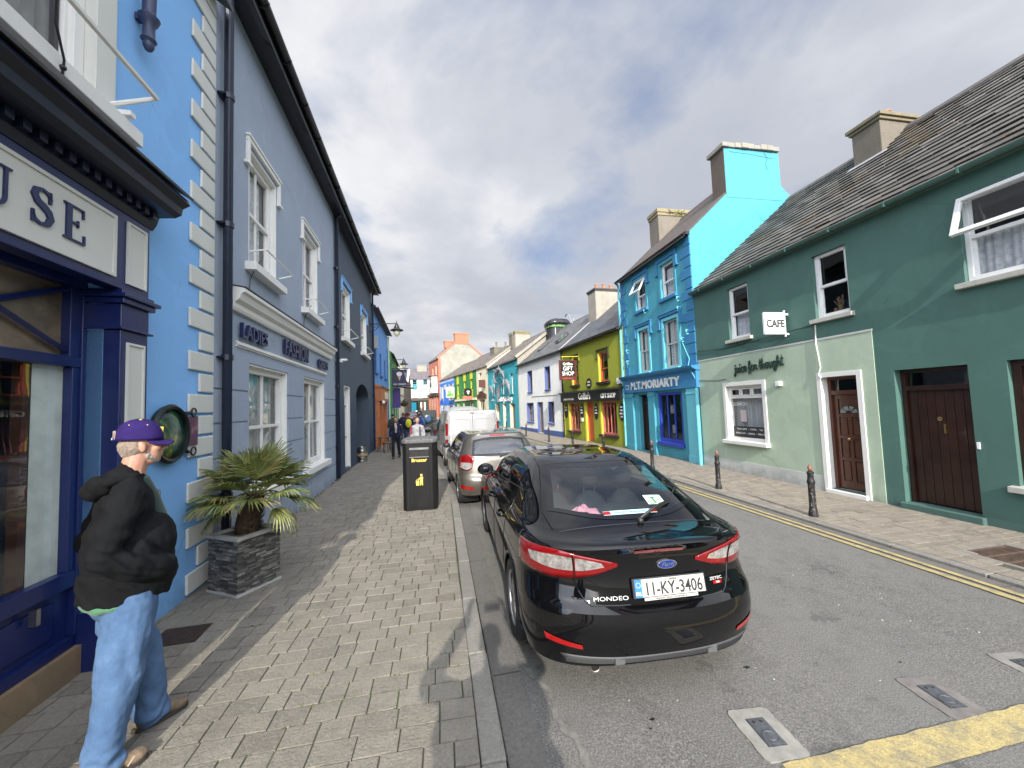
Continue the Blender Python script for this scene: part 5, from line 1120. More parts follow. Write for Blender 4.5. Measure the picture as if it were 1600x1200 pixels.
# ---- grey-blue clothes shop
C_GB = (.30, .355, .435); M_GB = paint('grey_blue_render', C_GB, .75, .15, .2)
gs_ = lrow('clothes_shop', 'grey-blue shop with white moulded cornice and LADIES FASHION GENTS letters', 'shop', 4.33)
q = lambda s: s-4.33
GW = [(q(5.36), q(6.42), 4.25, 6.05), (q(8.0), q(9.12), 4.25, 6.05)]; GG = [(q(5.36), q(6.95), .78, 2.70), (q(8.0), q(9.68), .76, 2.72)]
shell(gs_, 0, 6.62, 8.0, 7, 3.5, 10.6, GW+GG, M_GB, rv=.16); roof(gs_, 0, 6.62, 8.0, 3.5, 10.6, 7, M_SLATEG, over=.34)
mb = MB(); mb.box(0, 15.0, -.30, 0, 7.84, 7.98); mb.box(0, 15.0, -.33, -.3, 7.80, 8.04); mb.build('eaves_soffit', M_BLK, gs_); gutter_rail(gs_, 0, 15.0, -.40, 7.97, M_BLK, .07)
for h in GW:
    window(gs_, h, .13, M_WHITE, nx=2, curt=M_CURT, fw=.08, bar=.03, sill=.13, sillmat=M_WHITE, sillx=.14, sillo=.15)
    hood(gs_, h[0]-.06, h[1]+.06, h[3]+.08, .34, M_WHITE, w=.07, p=.05)
    g = MB(); a, b = h[0], h[1]; g.tube([(a-.06, -.03, 4.42), (a-.06, -.26, 4.46), (b+.08, -.26, 4.46), (b+.08, -.03, 4.40)], .014, 6); g.build('window_box_rail', M_WHITE, gs_)
    mb = MB(); mb.tube([(a-.02, -.17, 4.3), (a-.05, -.12, 4.2), (a-.03, -.03, 4.0), (a-.03, -.02, 3.8)], .008, 5); mb.build('cable', M_BLK, gs_)
    surround(h[0], h[1], h[2], h[3], .02, M_WHITE, gs_, p=-.009, foot=False, name='reveal_paint')
for h in GG:
    window(gs_, h, .13, M_WHITE, nx=2, nz=2, sash=False, fw=.09, bar=.05, sill=.14, sillmat=M_WHITE, sillx=.16, sillo=.14, curt=plain('grey_blind', (.42, .43, .41), .8, var=.3), curtfrac=1)
    surround(h[0], h[1], h[2], h[3], .02, M_WHITE, gs_, p=-.009, foot=False, name='reveal_paint')
mb = MB(); mb.prism([(0, 3.40), (-.05, 3.40), (-.07, 3.44), (-.07, 3.50), (-.13, 3.54), (-.16, 3.62), (-.20, 3.64), (-.20, 3.69), (0, 3.73)][::-1], 'x', q(4.74), q(10.35)); mb.build('cornice', M_WHITE, gs_, norm=True, bevel=.004)
mb = MB(); mb.box(q(4.95), q(9.85), -.02, 0, 2.92, 3.0); mb.box(q(4.95), q(9.85), -.045, 0, 2.945, 2.975); mb.build('rail_moulding', M_WHITE, gs_)
mb = MB(); mb.prism([(-.21, 3.70), (0, 3.735), (0, 3.745), (-.215, 3.71)], 'x', q(4.73), q(10.36)); mb.build('lead_capping', MATS['old_lead'], gs_, norm=True)
for tx, sx0, sz in (('LADIES', 5.44, .27), ('FASHION', 7.42, .36), ('GENTS', 9.42, .26)):
    mb = MB(); text_mb(mb, tx, sz*1.12, q(sx0), -.05, 3.06, .05, sx=.86 if sz > .3 else .95, offset=.004, spacing=1.02)
    o = mb.build('lettering', M_NLET, gs_)
# rusticated grooves: slim recess lines modelled as dark-edged channels between raised courses
mb = MB(); holes = [(h[0]-.03, h[1]+.03, h[2]-.15, h[3]+.03) for h in GG]
zc = [0.0, .48, .97, 1.42, 1.86, 2.30, 2.86]
for i in range(len(zc)-1):
    c, d = zc[i]+(.012 if i else 0), zc[i+1]-.012
    xs = sorted({0.30, 6.55, *[v_ for h in holes for v_ in h[:2]]}); 
    for a, b in zip(xs, xs[1:]):
        blk = [(h[2], h[3]) for h in holes if h[0] <= (a+b)/2 <= h[1]]
        segs = [(c, d)]
        for z0_, z1_ in blk: segs = [s2 for s in segs for s2 in ((s[0], min(s[1], z0_)), (max(s[0], z1_), s[1])) if s2[1]-s2[0] > .01]
        for z0_, z1_ in segs: mb.box(a, b, -.018, 0, z0_, z1_)
    mb.box(.0, .29, -.018, 0, c, d)
mb.build('rusticated_courses', M_GB, gs_, weld=True)
downpipe(gs_, .17, .05, 7.95, M_NAVYC, y=-.10, r=.055, head=True, kick=.14); downpipe(gs_, 6.60, .05, 7.9, M_NAVYC, y=-.09, r=.05, kick=.25)
mb = MB(); mb.box(6.72, 6.80, -.18, 0, 3.42, 3.50); mb.lathe([(.035, -.30), (.04, -.12), (.03, -.10)], (6.85, 0, 3.50), 8, 'y'); mb.build('security_camera', M_UPVC, gs_)

# ---- dark navy house with the archway
C_DN = (.042, .064, .092); M_DN = paint('slate_navy_render', (.060, .083, .112), .75, .2, .2); M_DNL = paint('slate_navy_lower', (.028, .055, .095), .6, .2, .15)
dn = lrow('archway_house', 'dark slate-navy house with white windows and an arched passage', 'house', 10.97)
q = lambda s: s-10.97
NW = [(q(12.0), q(13.3), 4.35, 6.1), (q(15.7), q(17.2), 4.4, 6.15)]; ND = (q(12.2), q(13.15), .08, 2.80); NA = (q(14.35), q(17.6), 0, 3.1, 2.2)
shell(dn, 0, 8.0, 8.0, 7, 3.5, 10.6, NW+[ND, NA], M_DN, rv=.2); roof(dn, 0, 8.0, 8.0, 3.5, 10.6, 7, M_SLATEG, over=.34)
for h in NW:
    window(dn, h, .14, M_WHITE, curt=M_CURT, fw=.1, sill=.14, sillmat=M_WHITE, sillx=.14, sillo=.15); hood(dn, h[0]-.06, h[1]+.06, h[3]+.1, .34, paint('sky_blue_trim', C_SKY, .6, .1, .1), w=.08, p=.06)
    g = MB(); a, b = h[0], h[1]; g.tube([(a-.06, -.03, 4.55), (a-.06, -.28, 4.58), (b+.1, -.28, 4.58), (b+.1, -.03, 4.52)], .016, 6); g.build('window_box_rail', M_WHITE, dn)
    surround(h[0], h[1], h[2], h[3], .02, M_WHITE, dn, p=-.009, foot=False, name='reveal_paint')
door(dn, (ND[0]+.02, ND[1]-.02, .08, 2.78), .16, plain('maroon_door', (.06, .015, .02), .4), 'boards', framem=M_WHITE, fan=2.2); surround(ND[0]+.022, ND[1]-.022, 0, ND[3]-.022, .02, M_WHITE, dn, p=-.009, name='reveal_paint')
# arch: spandrels fill the top corners of the opening
for s in (0, 1):
    x0, x1 = NA[0], NA[1]; cxm = (x0+x1)/2; r_ = (x1-x0)/2; pts = []
    for i in range(9):
        t_ = math.pi/2*i/8; pts.append((cxm+(-1 if s == 0 else 1)*r_*math.cos(t_), 2.45+.62*math.sin(t_)))
    corner = [(cxm, 3.11), (x0-.0 if s == 0 else x1, 3.11)]
    mb = MB(); pl = pts+corner
    mb.prism(pl, 'y', -.002, .45); mb.build('arch_spandrel', M_DN, dn, norm=True)
mb = MB(); mb.box(NA[0]+.02, NA[1]-.02, 2.0, 2.1, 0, 3.1); mb.build('passage_back', M_DARKIN, dn)  # flat near-black panel closing the back of the passage
zc = [0, .5, 1.0, 1.5, 2.0, 2.45]
for a, b in ((.05, ND[0]-.03), (ND[1]+.03, NA[0]-.02), (NA[1]+.02, 7.75)):
    mb = MB(); mb.box(a, b, -.006, 0, .012, 2.438)
    for i in range(5): mb.box(a, b, -.016, -.006, zc[i]+.012, zc[i+1]-.012)
    mb.build('rusticated_courses', M_DNL, dn)
downpipe(dn, 7.85, .05, 7.9, M_NAVYC, y=-.08, r=.05, kick=.25)

# ---- blue house with orange shopfront, then the rest of the row
M_SKY2 = paint('mid_blue_wall', (.10, .27, .58), .7, .15, .2); M_ORNG = plain('orange_shopfront', (.42, .13, .035), .55, var=.25, scale=3); M_DBL = paint('deep_blue_trim', (.03, .10, .28), .6, .1, .1)
bh = lrow('shop_house', 'mid blue house with an orange timber shopfront', 'shop', 18.98)
q = lambda s: s-18.98
BW_ = [(q(19.9), q(20.9), 4.0, 5.4), (q(22.3), q(23.2), 4.0, 5.3), (q(24.7), q(25.6), 4.0, 5.2)]
shell(bh, 0, 8.0, 7.3, 7, 3.5, 9.6, BW_+[(q(20.1), q(24.0), .1, 2.5)], M_SKY2, rv=.12); roof(bh, 0, 8.0, 7.3, 3.5, 9.6, 7, M_SLATEW, over=.22)
for h in BW_: window(bh, h, .08, M_DBL, sill=.12, sillmat=M_DBL, curt=M_CURT); 
mb = MB(); mb.box(.0, 8, -.2, 0, 7.16, 7.26); mb.build('eaves_board', M_BRSL, bh); gutter_rail(bh, 0, 8, -.28, 7.18, M_BRSL, .06)
mb = MB(); mb.box(q(19.9), q(24.3), -.28, 0, 2.45, 3.16); f_ = mb.build('shop_fascia', M_ORNG, bh, bevel=.01)
mb = MB(); mb.prism([(-.3, 3.165), (0, 3.165), (0, 3.33), (-.36, 3.24)], 'x', q(19.85), q(24.35)); mb.build('cornice', M_ORNG, f_, norm=True); mb = MB(); mb.box(q(22.0), q(23.9), -.29, -.281, 2.62, 3.02); mb.build('name_board', M_CREAM, f_)
for a in (19.95, 21.6, 23.8): mb = MB(); mb.box(q(a), q(a)+.35, -.20, 0, 0, 2.449); mb.build('pilaster', M_ORNG, bh, bevel=.008)
window(bh, (q(20.3), q(21.6), .55, 2.45), .06, M_ORNG, nx=2, sash=False, backing=M_WARM); window(bh, (q(21.95), q(23.8), .1, 2.45), .06, M_ORNG, nx=2, sash=False, backing=M_WARM)
mb = MB(); mb.ball((q(20.6), -.34, 2.38), .10); mb.build('globe_lamp', M_UPVC, bh, smooth='all')
downpipe(bh, 7.95, .1, 7.1, paint('pale_green_pipe', (.45, .55, .42), .5, .1, .05), y=-.08, r=.06)
mb = MB(); mb.box(q(19.15), q(19.45), -.25, 0, 5.1, 5.75); mb.build('meter_box', plain('grey_box', (.35, .36, .36), .6), bh)
for (s0, s1, lab, m, H) in ((27.0, 36.0, 'green shop house beyond the mid blue house', paint('far_green_render', (.05, .20, .06), .7, .2, .1), 6.0), (36.0, 48.0, 'cream house farther along the shaded side', M_CREAM, 5.8), (48, 60, 'grey stone house last on the shaded side', M_RUB, 6)):
    A_ = Vector((lerpt(1+s0*.999, WLX), 1+s0*.999)); B_ = Vector((lerpt(1+s1*.999, WLX), 1+s1*.999)); d_ = B_-A_
    hb = thing('terraced_house', lab, 'house', (A_.x, A_.y, 0), math.atan2(d_.y, d_.x)); Ln = d_.length
    hs = [(1+i*3.0, 2+i*3.0, 3.5, 5) for i in range(int(Ln/3))] + [(.8+i*3.0, 2.2+i*3.0, .8, 2.4) for i in range(int(Ln/3))]
    shell(hb, 0, Ln, H, 6.5, 3.2, H+2.4, hs, m, rv=.15); roof(hb, 0, Ln, H, 3.2, H+2.4, 6.5, M_SLATEW, over=.2)
    for h in hs: window(hb, h, .1, M_WHITE, sill=.1, nx=2)
# street lamps on wall brackets
def lantern(loc, rz, label, arm=1.25):
    o = thing('wall_lantern', label, 'street lamp', loc, rz, 'old style lanterns on wall brackets')
    mb = MB(); mb.box(-.06, .06, -.03, 0, -.45, .25); mb.tube([(0, 0, .0), (0, -arm, .05)], .022, 8)
    mb.tube([(0, -.02, -.38), (0, -.2, -.33), (0, -.42, -.12), (0, -.5, .02)], .014, 6)
    for c_y, c_z, r_ in ((-.28, -.10, .13), (-.52, -.13, .09), (-.15, -.17, .08)):
        mb.tube([(0, c_y+r_*(1-k/26)*math.cos(k*.42), c_z+r_*(1-k/26)*math.sin(k*.42)) for k in range(24)], .009, 5)
    mb.build('bracket', M_BLK, o)
    mb = MB(); mb.lathe([(.01, .18), (.025, .12), (.02, .06), (.05, .03), (.075, -.0), (.075, -.05), (.12, -.08), (.12, -.13), (.15, -.20), (.30, -.27), (.32, -.30), (.30, -.31), (.16, -.29)], (0, -arm, 0), 20); hd = mb.build('lamp_shade', M_BLK, o, smooth=True)
    mb = MB(); mb.lathe([(.155, -.29), (.165, -.36), (.14, -.46), (.08, -.56), (.02, -.60), (.005, -.62)], (0, -arm, 0), 16); mb.build('lamp_globe', plain('milky_lamp_glass', (.42, .42, .32), .15, var=.3), hd, smooth='all')
    return o
lantern(LP(18.4, 0, 6.15), RL, 'black lantern on a scrolled arm over the dark archway house', 1.25)
lantern(LP(27.0, 0, 5.45), RL, 'farther black lantern on a scrolled arm past the mid blue house', 1.1)
hs_ = thing('hanging_sign', 'dark purple hanging sign with an ice cream picture above the far pavement', 'sign', LP(27.5, 0, 4.9), RL)
mb = MB(); mb.tube([(0, 0, 0), (0, -1.35, 0)], .03, 6); mb.build('bracket', M_BLK, hs_)
mb = MB(); mb.box(-.04, .04, -1.25, -.25, -1.25, -.08); bd = mb.build('board', plain('dark_purple_board', (.035, .025, .07), .5), hs_)
mb = MB(); mb.prism([(-.75, -.9), (-.60, -.45), (-.90, -.45)], 'x', -.05, -.041); mb.build('painted_cone', plain('cone_tan', (.5, .33, .15), .6), bd, norm=True); mb = MB(); mb.prism([(-.75+.2*math.cos(RAD(a)), -.38+.16*math.sin(RAD(a))) for a in range(0, 360, 30)], 'x', -.052, -.041); mb.build('painted_scoop', M_LETW, bd, norm=True)
mb = MB(); mb.M = Matrix.Translation((-.05, -.75, -1.18)) @ Matrix.Rotation(RAD(-90), 4, 'Z'); text_mb(mb, 'ICE CREAM', .17, 0, 0, 0, .006); mb.build('lettering', M_LETW, bd)
pu = thing('hanging_sign', 'plain violet board on the wall under the ice cream sign', 'sign', LP(28.2, 0, 3.0), RL)
mb = MB(); mb.box(-.1, .1, -.75, 0, -.9, .55); mb.build('board', plain('violet', (.06, .03, .18), .5), pu); mb = MB(); mb.tube([(0, 0, .7), (0, -1.5, .75)], .05, 6); mb.tube([(0, -.3, .7), (0, -1.7, .5)], .07, 6); mb.build('bracket', M_BLK, pu)
hb = thing('hanging_basket', 'dark hanging flower basket on the shaded side of the street', 'basket', LP(30.0, -.9, 2.6), RL)
mb = MB(); mb.lathe([(.02, -.42), (.2, -.36), (.32, -.2), (.34, -.1)], (0, 0, 0), 14); mb.build('bowl', plain('basket_brown', (.09, .05, .03), .8), hb, smooth=True)
mb = MB()
for i in range(160):
    a, r_ = random.uniform(0, 6.28), random.uniform(0, .38); p = Vector((r_*math.cos(a), r_*math.sin(a), -.08+random.uniform(0, .2)-r_*.3)); d1 = Vector((random.uniform(-1, 1), random.uniform(-1, 1), random.uniform(-1, 1)))*.07; d2 = Vector((random.uniform(-1, 1), random.uniform(-1, 1), random.uniform(-1, 1)))*.05; mb.add([p, p+d1, p+d1+d2, p+d2], [(0, 1, 2, 3)])
mb.build('flowers', plain('basket_leaves', (.08, .10, .03), .8, var=.6, scale=12), hb); mb = MB(); mb.tube([(0, 0, 0), (0, 0, .5)], .01, 4); mb.tube([(0, .9, .5), (0, 0, .5)], .02, 5); mb.build('hanger', M_BLK, hb)
# ---------------------------------------------------------------- vehicles (local x: right, y: forward from the rear bumper, z: up)
M_TYRE = plain('tyre_rubber', (.018, .018, .019), .8, var=.3, bump=.2); M_RIM = plain('alloy', (.42, .42, .43), .3, .85, var=.15); M_RIMB = plain('dark_alloy', (.10, .10, .105), .4, .6)
M_PLAST = plain('black_plastic', (.016, .016, .017), .5, var=.2, bump=.15); M_SEAT = plain('seat_fabric', (.018, .018, .02), .9); M_FRIT = plain('black_glass_edge', (.006, .006, .007), .08, spec=.5)
M_REDL = plain('red_lamp', (.17, .003, .004), .10, var=.25, scale=30, coat=.6); M_CLRL = plain('clear_lamp', (.50, .47, .45), .12, .55, var=.55, scale=26, coat=.8); M_CHROME = plain('chrome', (.75, .75, .76), .12, 1.0, var=.05)
M_REDB = plain('red_lamp_bright', (.28, .006, .006), .12, var=.15, scale=30, coat=.6)
G_CAR = glass('car_glass', (.66, .74, .72), 1.0, 1.9); G_CARD = glass('car_glass_dark', (.30, .34, .33), 1.0, 1.5)
def carpaint(name, c, metal=.3, rough=.3, dust=.12, spec=.5):
    if name in MATS: return MATS[name]
    t = NT(name); fl = t.noise(900, 1, .5)
    a = t.mix(.25, c, t.ramp(fl, [(.4, mul(c, .6)), (.65, mul(c, 1.9))]))
    du = t.ramp(t.noise(1.8, 6, .7), [(.45, 0.0), (.8, dust)])
    a = t.mix(du, a, (.20, .18, .15))
    r = t.ramp(t.noise(5, 5, .7), [(.3, rough*.8), (.7, rough*1.3)])
    t.set(Base_Color=a, Metallic=metal, Roughness=r, Coat_Weight=1.0, Coat_Roughness=.035, Coat_IOR=1.55, Specular_IOR_Level=spec); MATS[name] = t.m; return t.m
def smooth01(t): t = max(0, min(1, t)); return t*t*(3-2*t)
def resample(pl, n):
    pl = [Vector(p) for p in pl]; L = [0]
    for a, b in zip(pl, pl[1:]): L.append(L[-1]+(b-a).length)
    out = []
    for i in range(n+1):
        t = L[-1]*i/n; k = 0
        while k < len(pl)-2 and L[k+1] < t: k += 1
        s = (t-L[k])/max(1e-9, L[k+1]-L[k]); out.append(pl[k].lerp(pl[k+1], s))
    return out
def smoothpoly(pl, n=8):
    """Catmull-Rom through the points"""
    P_ = [Vector(p) for p in pl]; out = []
    for i in range(len(P_)-1):
        p0, p1, p2, p3 = P_[max(0, i-1)], P_[i], P_[i+1], P_[min(len(P_)-1, i+2)]
        for k in range(n):
            t = k/n; out.append(.5*((2*p1)+(p2-p0)*t+(2*p0-5*p1+4*p2-p3)*t*t+(3*p1-p0-3*p2+p3)*t**3))
    out.append(P_[-1]); return out
class Car:
    def __init__(s, rings, nr=16, ns=64, nf=10, sub=5, wheels=(), ra=.36, zw=.33):
        cols = []
        for R in rings:
            W, yr, yf, Er, Ef, n = R['W'], R['yr'], R['yf'], R.get('Er', .45), R.get('Ef', .5), R.get('n', 3.4)
            pts = []; ye, ys_ = yf-Ef, yr+Er; zs = R['zs']; zr = R['zr']; zf = R.get('zf', zs[-1][1])
            tp = R.get('taper', ())
            for i in range(nr):
                f = math.pi/2*i/nr; cs, sn = math.cos(f)**(2/n) if i else 1, math.sin(f)**(2/n)
                x = W*sn*(lerpt(ys_, tp) if tp else 1); y = yr+Er*(1-cs); pts.append((x, y, zr+(lerpt(ys_, zs)-zr)*smooth01(x/W if W > .01 else 0)**R.get('zk', 1.5)))
            for i in range(ns+1):
                y = ys_+(ye-ys_)*i/ns; pts.append((W*(lerpt(y, tp) if tp else 1), y, lerpt(y, zs)))
            for i in range(nf-1, -1, -1):
                f = math.pi/2*i/nf; cs, sn = math.cos(f)**(2/n) if i else 1, math.sin(f)**(2/n)
                x = W*sn*(lerpt(ye, tp) if tp else 1); y = yf-Ef*(1-cs); pts.append((x, y, zf+(lerpt(ye, zs)-zf)*smooth01(x/W if W > .01 else 0)))
            cols.append([Vector(p) for p in pts])
        rows = []; K = len(cols)
        for k in range(K-1):
            m = rings[k].get('sub', sub); A, B = cols[k], cols[k+1]
            sa, sb = rings[k].get('sharp'), rings[k+1].get('sharp')
            for q in range(m):
                t = q/m; row = []
                for j in range(len(A)):
                    p1, p2 = A[j], B[j]
                    m1 = (p2-p1) if (k == 0 or sa) else (p2-cols[k-1][j])*.5
                    m2 = (p2-p1) if (k == K-2 or sb) else (cols[k+2][j]-p1)*.5
                    l = (p2-p1).length; m1 = m1 if m1.length < 2.2*l+1e-6 else m1*(2.2*l/m1.length); m2 = m2 if m2.length < 2.2*l+1e-6 else m2*(2.2*l/m2.length)
                    t2, t3 = t*t, t**3
                    row.append(p1*(2*t3-3*t2+1)+m1*(t3-2*t2+t)+p2*(-2*t3+3*t2)+m2*(t3-t2))
                rows.append(row)
        rows.append(cols[-1]); s.wheels, s.ra, s.zw = wheels, ra, zw
        full = [r + [Vector((-p.x, p.y, p.z)) for p in r[-2:0:-1]] for r in rows]
        m, n = len(full), len(full[0]); s.v = [p for r in full for p in r]
        s.f = [(i*n+j, i*n+(j+1) % n, (i+1)*n+(j+1) % n, (i+1)*n+j) for i in range(m-1) for j in range(n)]
        s.f.append(tuple(range(n-1, -1, -1)))      # floor
        for p in s.v:                               # wheel arches: pull nearby points onto the arch
            for yw in wheels:
                if abs(p.x) > .5 and p.z < zw+ra+.1:
                    d = math.hypot(p.y-yw, p.z-zw)
                    if abs(d-ra) < .032 and d > 0: p.y = yw+(p.y-yw)*ra/d; p.z = zw+(p.z-zw)*ra/d
        s.full = BVHTree.FromPolygons([tuple(p) for p in s.v], s.f[:-1]); s.cuts = []
    DIRS = {'side': Vector((1, 0, 0)), 'rear': Vector((0, 1, 0)), 'top': Vector((0, 0, -1)), 'slant': Vector((0, .62, -.785))}
    def frame(s, kind, sgn=1):
        """origin(p,q) and direction for a projection"""
        if kind == 'side': return (lambda p, q: Vector((sgn*3, p, q))), Vector((-sgn, 0, 0))
        if kind == 'rear': return (lambda p, q: Vector((p, -3, q))), Vector((0, 1, 0))
        if kind == 'slant':
            d = Vector((0, .62, -.785)).normalized(); up = Vector((0, .785, .62)).normalized()
            return (lambda p, q: Vector((p, 0, 0))+up*q-d*4), d
        if kind == 'corner':   # seen from behind and outside; p measured from the centreline across the view
            d = Vector((-sgn*.62, .785, 0)).normalized(); r = Vector((.785*sgn, .62, 0)).normalized()
            return (lambda p, q: r*p+Vector((0, 0, q))-d*4), d
    def hit(s, kind, p, q, sgn=1, off=.0):
        o, d = s.frame(kind, sgn); loc, nor, i, dist = s.full.ray_cast(o(p, q), d)
        if loc is None: return None, None
        if nor.dot(d) > 0: nor = -nor
        return loc+nor*off, nor
    def patch(s, name, kind, lo, hi, mat, parent, sgn=1, off=.004, nu=16, nv=8, border=0.0, bmat=None, cut=False, curved=True, thick=0.0):
        lo, hi = (smoothpoly(lo) if curved and len(lo) > 2 else lo), (smoothpoly(hi) if curved and len(hi) > 2 else hi)
        A, B = resample([(*p, 0) for p in lo], nu), resample([(*p, 0) for p in hi], nu)
        vs = [i/nv for i in range(nv+1)]; us = list(range(nu+1))
        bu = border/max(.05, (A[-1]-A[0]).length); bv = border/max(.05, ((B[nu//2]-A[nu//2]).length))
        if border: vs = [0, bv]+[bv+(1-2*bv)*i/nv for i in range(1, nv)]+[1-bv, 1]; ul = [0, bu]+[bu+(1-2*bu)*i/nu for i in range(1, nu)]+[1-bu, 1]
        else: ul = [i/nu for i in range(nu+1)]
        def at(u, v):
            f = u*nu; k = min(nu-1, int(f)); a = A[k].lerp(A[k+1], f-k); b = B[k].lerp(B[k+1], f-k); return a.lerp(b, v)
        mb = MB(); rows = []; last = None
        for v in vs:
            row = []
            for u_ in ul:
                q = at(u_, v); loc, nor = s.hit(kind, q.x, q.y, sgn, off)
                if loc is None: loc = last or Vector((0, 0, 0))
                last = loc; row.append(loc)
            rows.append(row)
        if border:
            m, n = len(rows), len(rows[0]); V_ = [p for r in rows for p in r]; fi, fb = [], []
            for i in range(m-1):
                for j in range(n-1):
                    (fb if i in (0, m-2) or j in (0, n-2) else fi).append((i*n+j, i*n+j+1, (i+1)*n+j+1, (i+1)*n+j))
            mb.add(V_, fi); mb.f += fb; mb.mi += [1]*len(fb)
        else: mb.grid(rows)
        if cut:
            c = []
            e1, e2 = bu*.55, bv*.55
            for k in range(nu+1): q = at(e1+(1-2*e1)*k/nu, e2); c.append((q.x, q.y))
            for k in range(nv+1): q = at(1-e1, e2+(1-2*e2)*k/nv); c.append((q.x, q.y))
            for k in range(nu, -1, -1): q = at(e1+(1-2*e1)*k/nu, 1-e2); c.append((q.x, q.y))
            for k in range(nv, -1, -1): q = at(e1, e2+(1-2*e2)*k/nv); c.append((q.x, q.y))
            s.cuts.append((kind, sgn, c))
        if mb.f and rows:   # make the normals look outwards
            me_n = (mb.v[mb.f[0][1]]-mb.v[mb.f[0][0]]).cross(mb.v[mb.f[0][3]]-mb.v[mb.f[0][0]]); _, d = s.frame(kind, sgn)
            if me_n.dot(d) > 0: mb.f = [f[::-1] for f in mb.f]
        o = mb.build(name, [mat, bmat or M_FRIT] if border else mat, parent, smooth='all')
        if thick:
            so = o.modifiers.new('thick', 'SOLIDIFY'); so.thickness = thick; so.offset = -1
        return o
    def body(s, mat, parent, seat=True):
        def inside(pt, poly):
            x, y = pt; c = False; n = len(poly); j = n-1
            for i in range(n):
                if (poly[i][1] > y) != (poly[j][1] > y) and x < (poly[j][0]-poly[i][0])*(y-poly[i][1])/(poly[j][1]-poly[i][1]+1e-12)+poly[i][0]: c = not c
                j = i
            return c
        keep = []
        up = Vector((0, .785, .62)).normalized()
        for f in s.f:
            c = sum((s.v[i] for i in f), Vector())/len(f); ok = True
            if len(f) == 4:
                for yw in s.wheels:
                    if abs(c.x) > .5 and math.hypot(c.y-yw, c.z-s.zw) < s.ra-.003: ok = False
                nrm = (s.v[f[1]]-s.v[f[0]]).cross(s.v[f[2]]-s.v[f[0]])
                for kind, sgn, poly in s.cuts:
                    if kind == 'side' and c.x*sgn > .35 and c.z > .7 and inside((c.y, c.z), poly): ok = False
                    if kind == 'slant' and abs(c.x) < 1 and abs(nrm.normalized().dot(s.DIRS['slant'])) > .3 and c.y < s.v[0].y+2.2 and inside((c.x, c.dot(up)), poly): ok = False
                    if kind == 'rear' and c.y < 1.0 and inside((c.x, c.z), poly): ok = False
            if ok: keep.append(f)
        mb = MB(); mb.v = [Vector(p) for p in s.v]; mb.f = keep; mb.mi = [0]*len(keep)
        return mb.build('body', mat, parent, smooth=32, weld=True, norm=True)
    def arches(s, root, mat, W, lip=.014):
        for yw in s.wheels:
            for sg in (-1, 1):
                mb = MB(); path = []
                for i in range(25):
                    a = RAD(-12+204*i/24); y, z = yw+(s.ra+.004)*math.cos(a), s.zw+(s.ra+.004)*math.sin(a)
                    loc, n = s.hit('side', y, max(z, .22), sg, -.004)
                    if loc: path.append(loc)
                if len(path) > 3: mb.tube(path, lip, 6)
                mb.build('wheel_arch', mat, root, smooth='all')
                li = MB(); rows = []
                for x in (W-.07, W-.40): rows.append([(sg*x, yw+(s.ra+.012)*math.cos(RAD(a)), s.zw+(s.ra+.012)*math.sin(RAD(a))) for a in range(-40, 221, 13)])
                li.grid(rows); li.poly([(sg*(W-.40), yw+(s.ra+.03)*math.cos(RAD(a)), s.zw+(s.ra+.03)*math.sin(RAD(a))) for a in range(-40, 221, 13)]); li.build('arch_liner', M_PLAST, root)
def wheel(root, x, y, r, w=.21, spokes=5, rim=None, steer=0.0, label=None):
    """tyre with rounded shoulders (part) > rim and hub (sub-parts); x is the outer face"""
    sg = 1 if x > 0 else -1; rr = r*.67; o = MB()
    o.lathe([(rr, -w), (r*.90, -w), (r*.985, -w*.88), (r, -w*.72), (r, -w*.28), (r*.985, -w*.12), (r*.90, .004), (r*.80, .010), (rr+.012, .0), (rr, -.02)], (0, 0, 0), 40, 'x')
    M_ = Matrix.Translation((x, y, r)) @ Matrix.Rotation(steer, 4, 'Z') @ Matrix.Diagonal((sg, 1, 1, 1))
    T_ = lambda mb: setattr(mb, 'v', [M_ @ p for p in mb.v])
    T_(o); t = o.build('wheel', M_TYRE, root, smooth=40, norm=True)
    if label: t['label'] = label
    m = MB()
    m.lathe([(rr, -w*.9), (rr, -.02), (rr-.004, -.006), (rr-.022, -.010), (rr-.03, -.035), (rr-.035, -w*.8)], (0, 0, 0), 36, 'x')
    for k in range(spokes):
        a = 2*math.pi*k/spokes+.3
        for da in (-.13, .13):
            c, s_ = math.cos(a+da*.35), math.sin(a+da*.35); c2, s2 = math.cos(a+da), math.sin(a+da)
            m.tube([(-.030, .03*c, .03*s_), (-.022, rr*.5*(c+c2)/2, rr*.5*(s_+s2)/2), (-.03, (rr-.02)*c2, (rr-.02)*s2)], [.020, .017, .015], 6)
    m.lathe([(.001, -.012), (.04, -.014), (.055, -.022), (.06, -.045)], (0, 0, 0), 14, 'x'); T_(m); m.build('rim', rim or M_RIM, t, smooth=40, norm=True)
    b = MB(); b.lathe([(.001, -.075), (rr*.62, -.075), (rr*.64, -.09), (.001, -.09)], (0, 0, 0), 24, 'x'); T_(b); b.build('brake_disc', M_RIMB, t, smooth=True, norm=True)
    return t
def surf_mat(car, x, z, kind='rear', sgn=1, off=.006, roll=0):
    loc, n = car.hit(kind, x, z, sgn, off); up = Vector((0, 0, 1)); yv = -n; xv = yv.cross(up).normalized(); zv = xv.cross(yv).normalized()
    return Matrix.Translation(loc) @ Matrix(((xv.x, yv.x, zv.x, 0), (xv.y, yv.y, zv.y, 0), (xv.z, yv.z, zv.z, 0), (0, 0, 0, 1)))
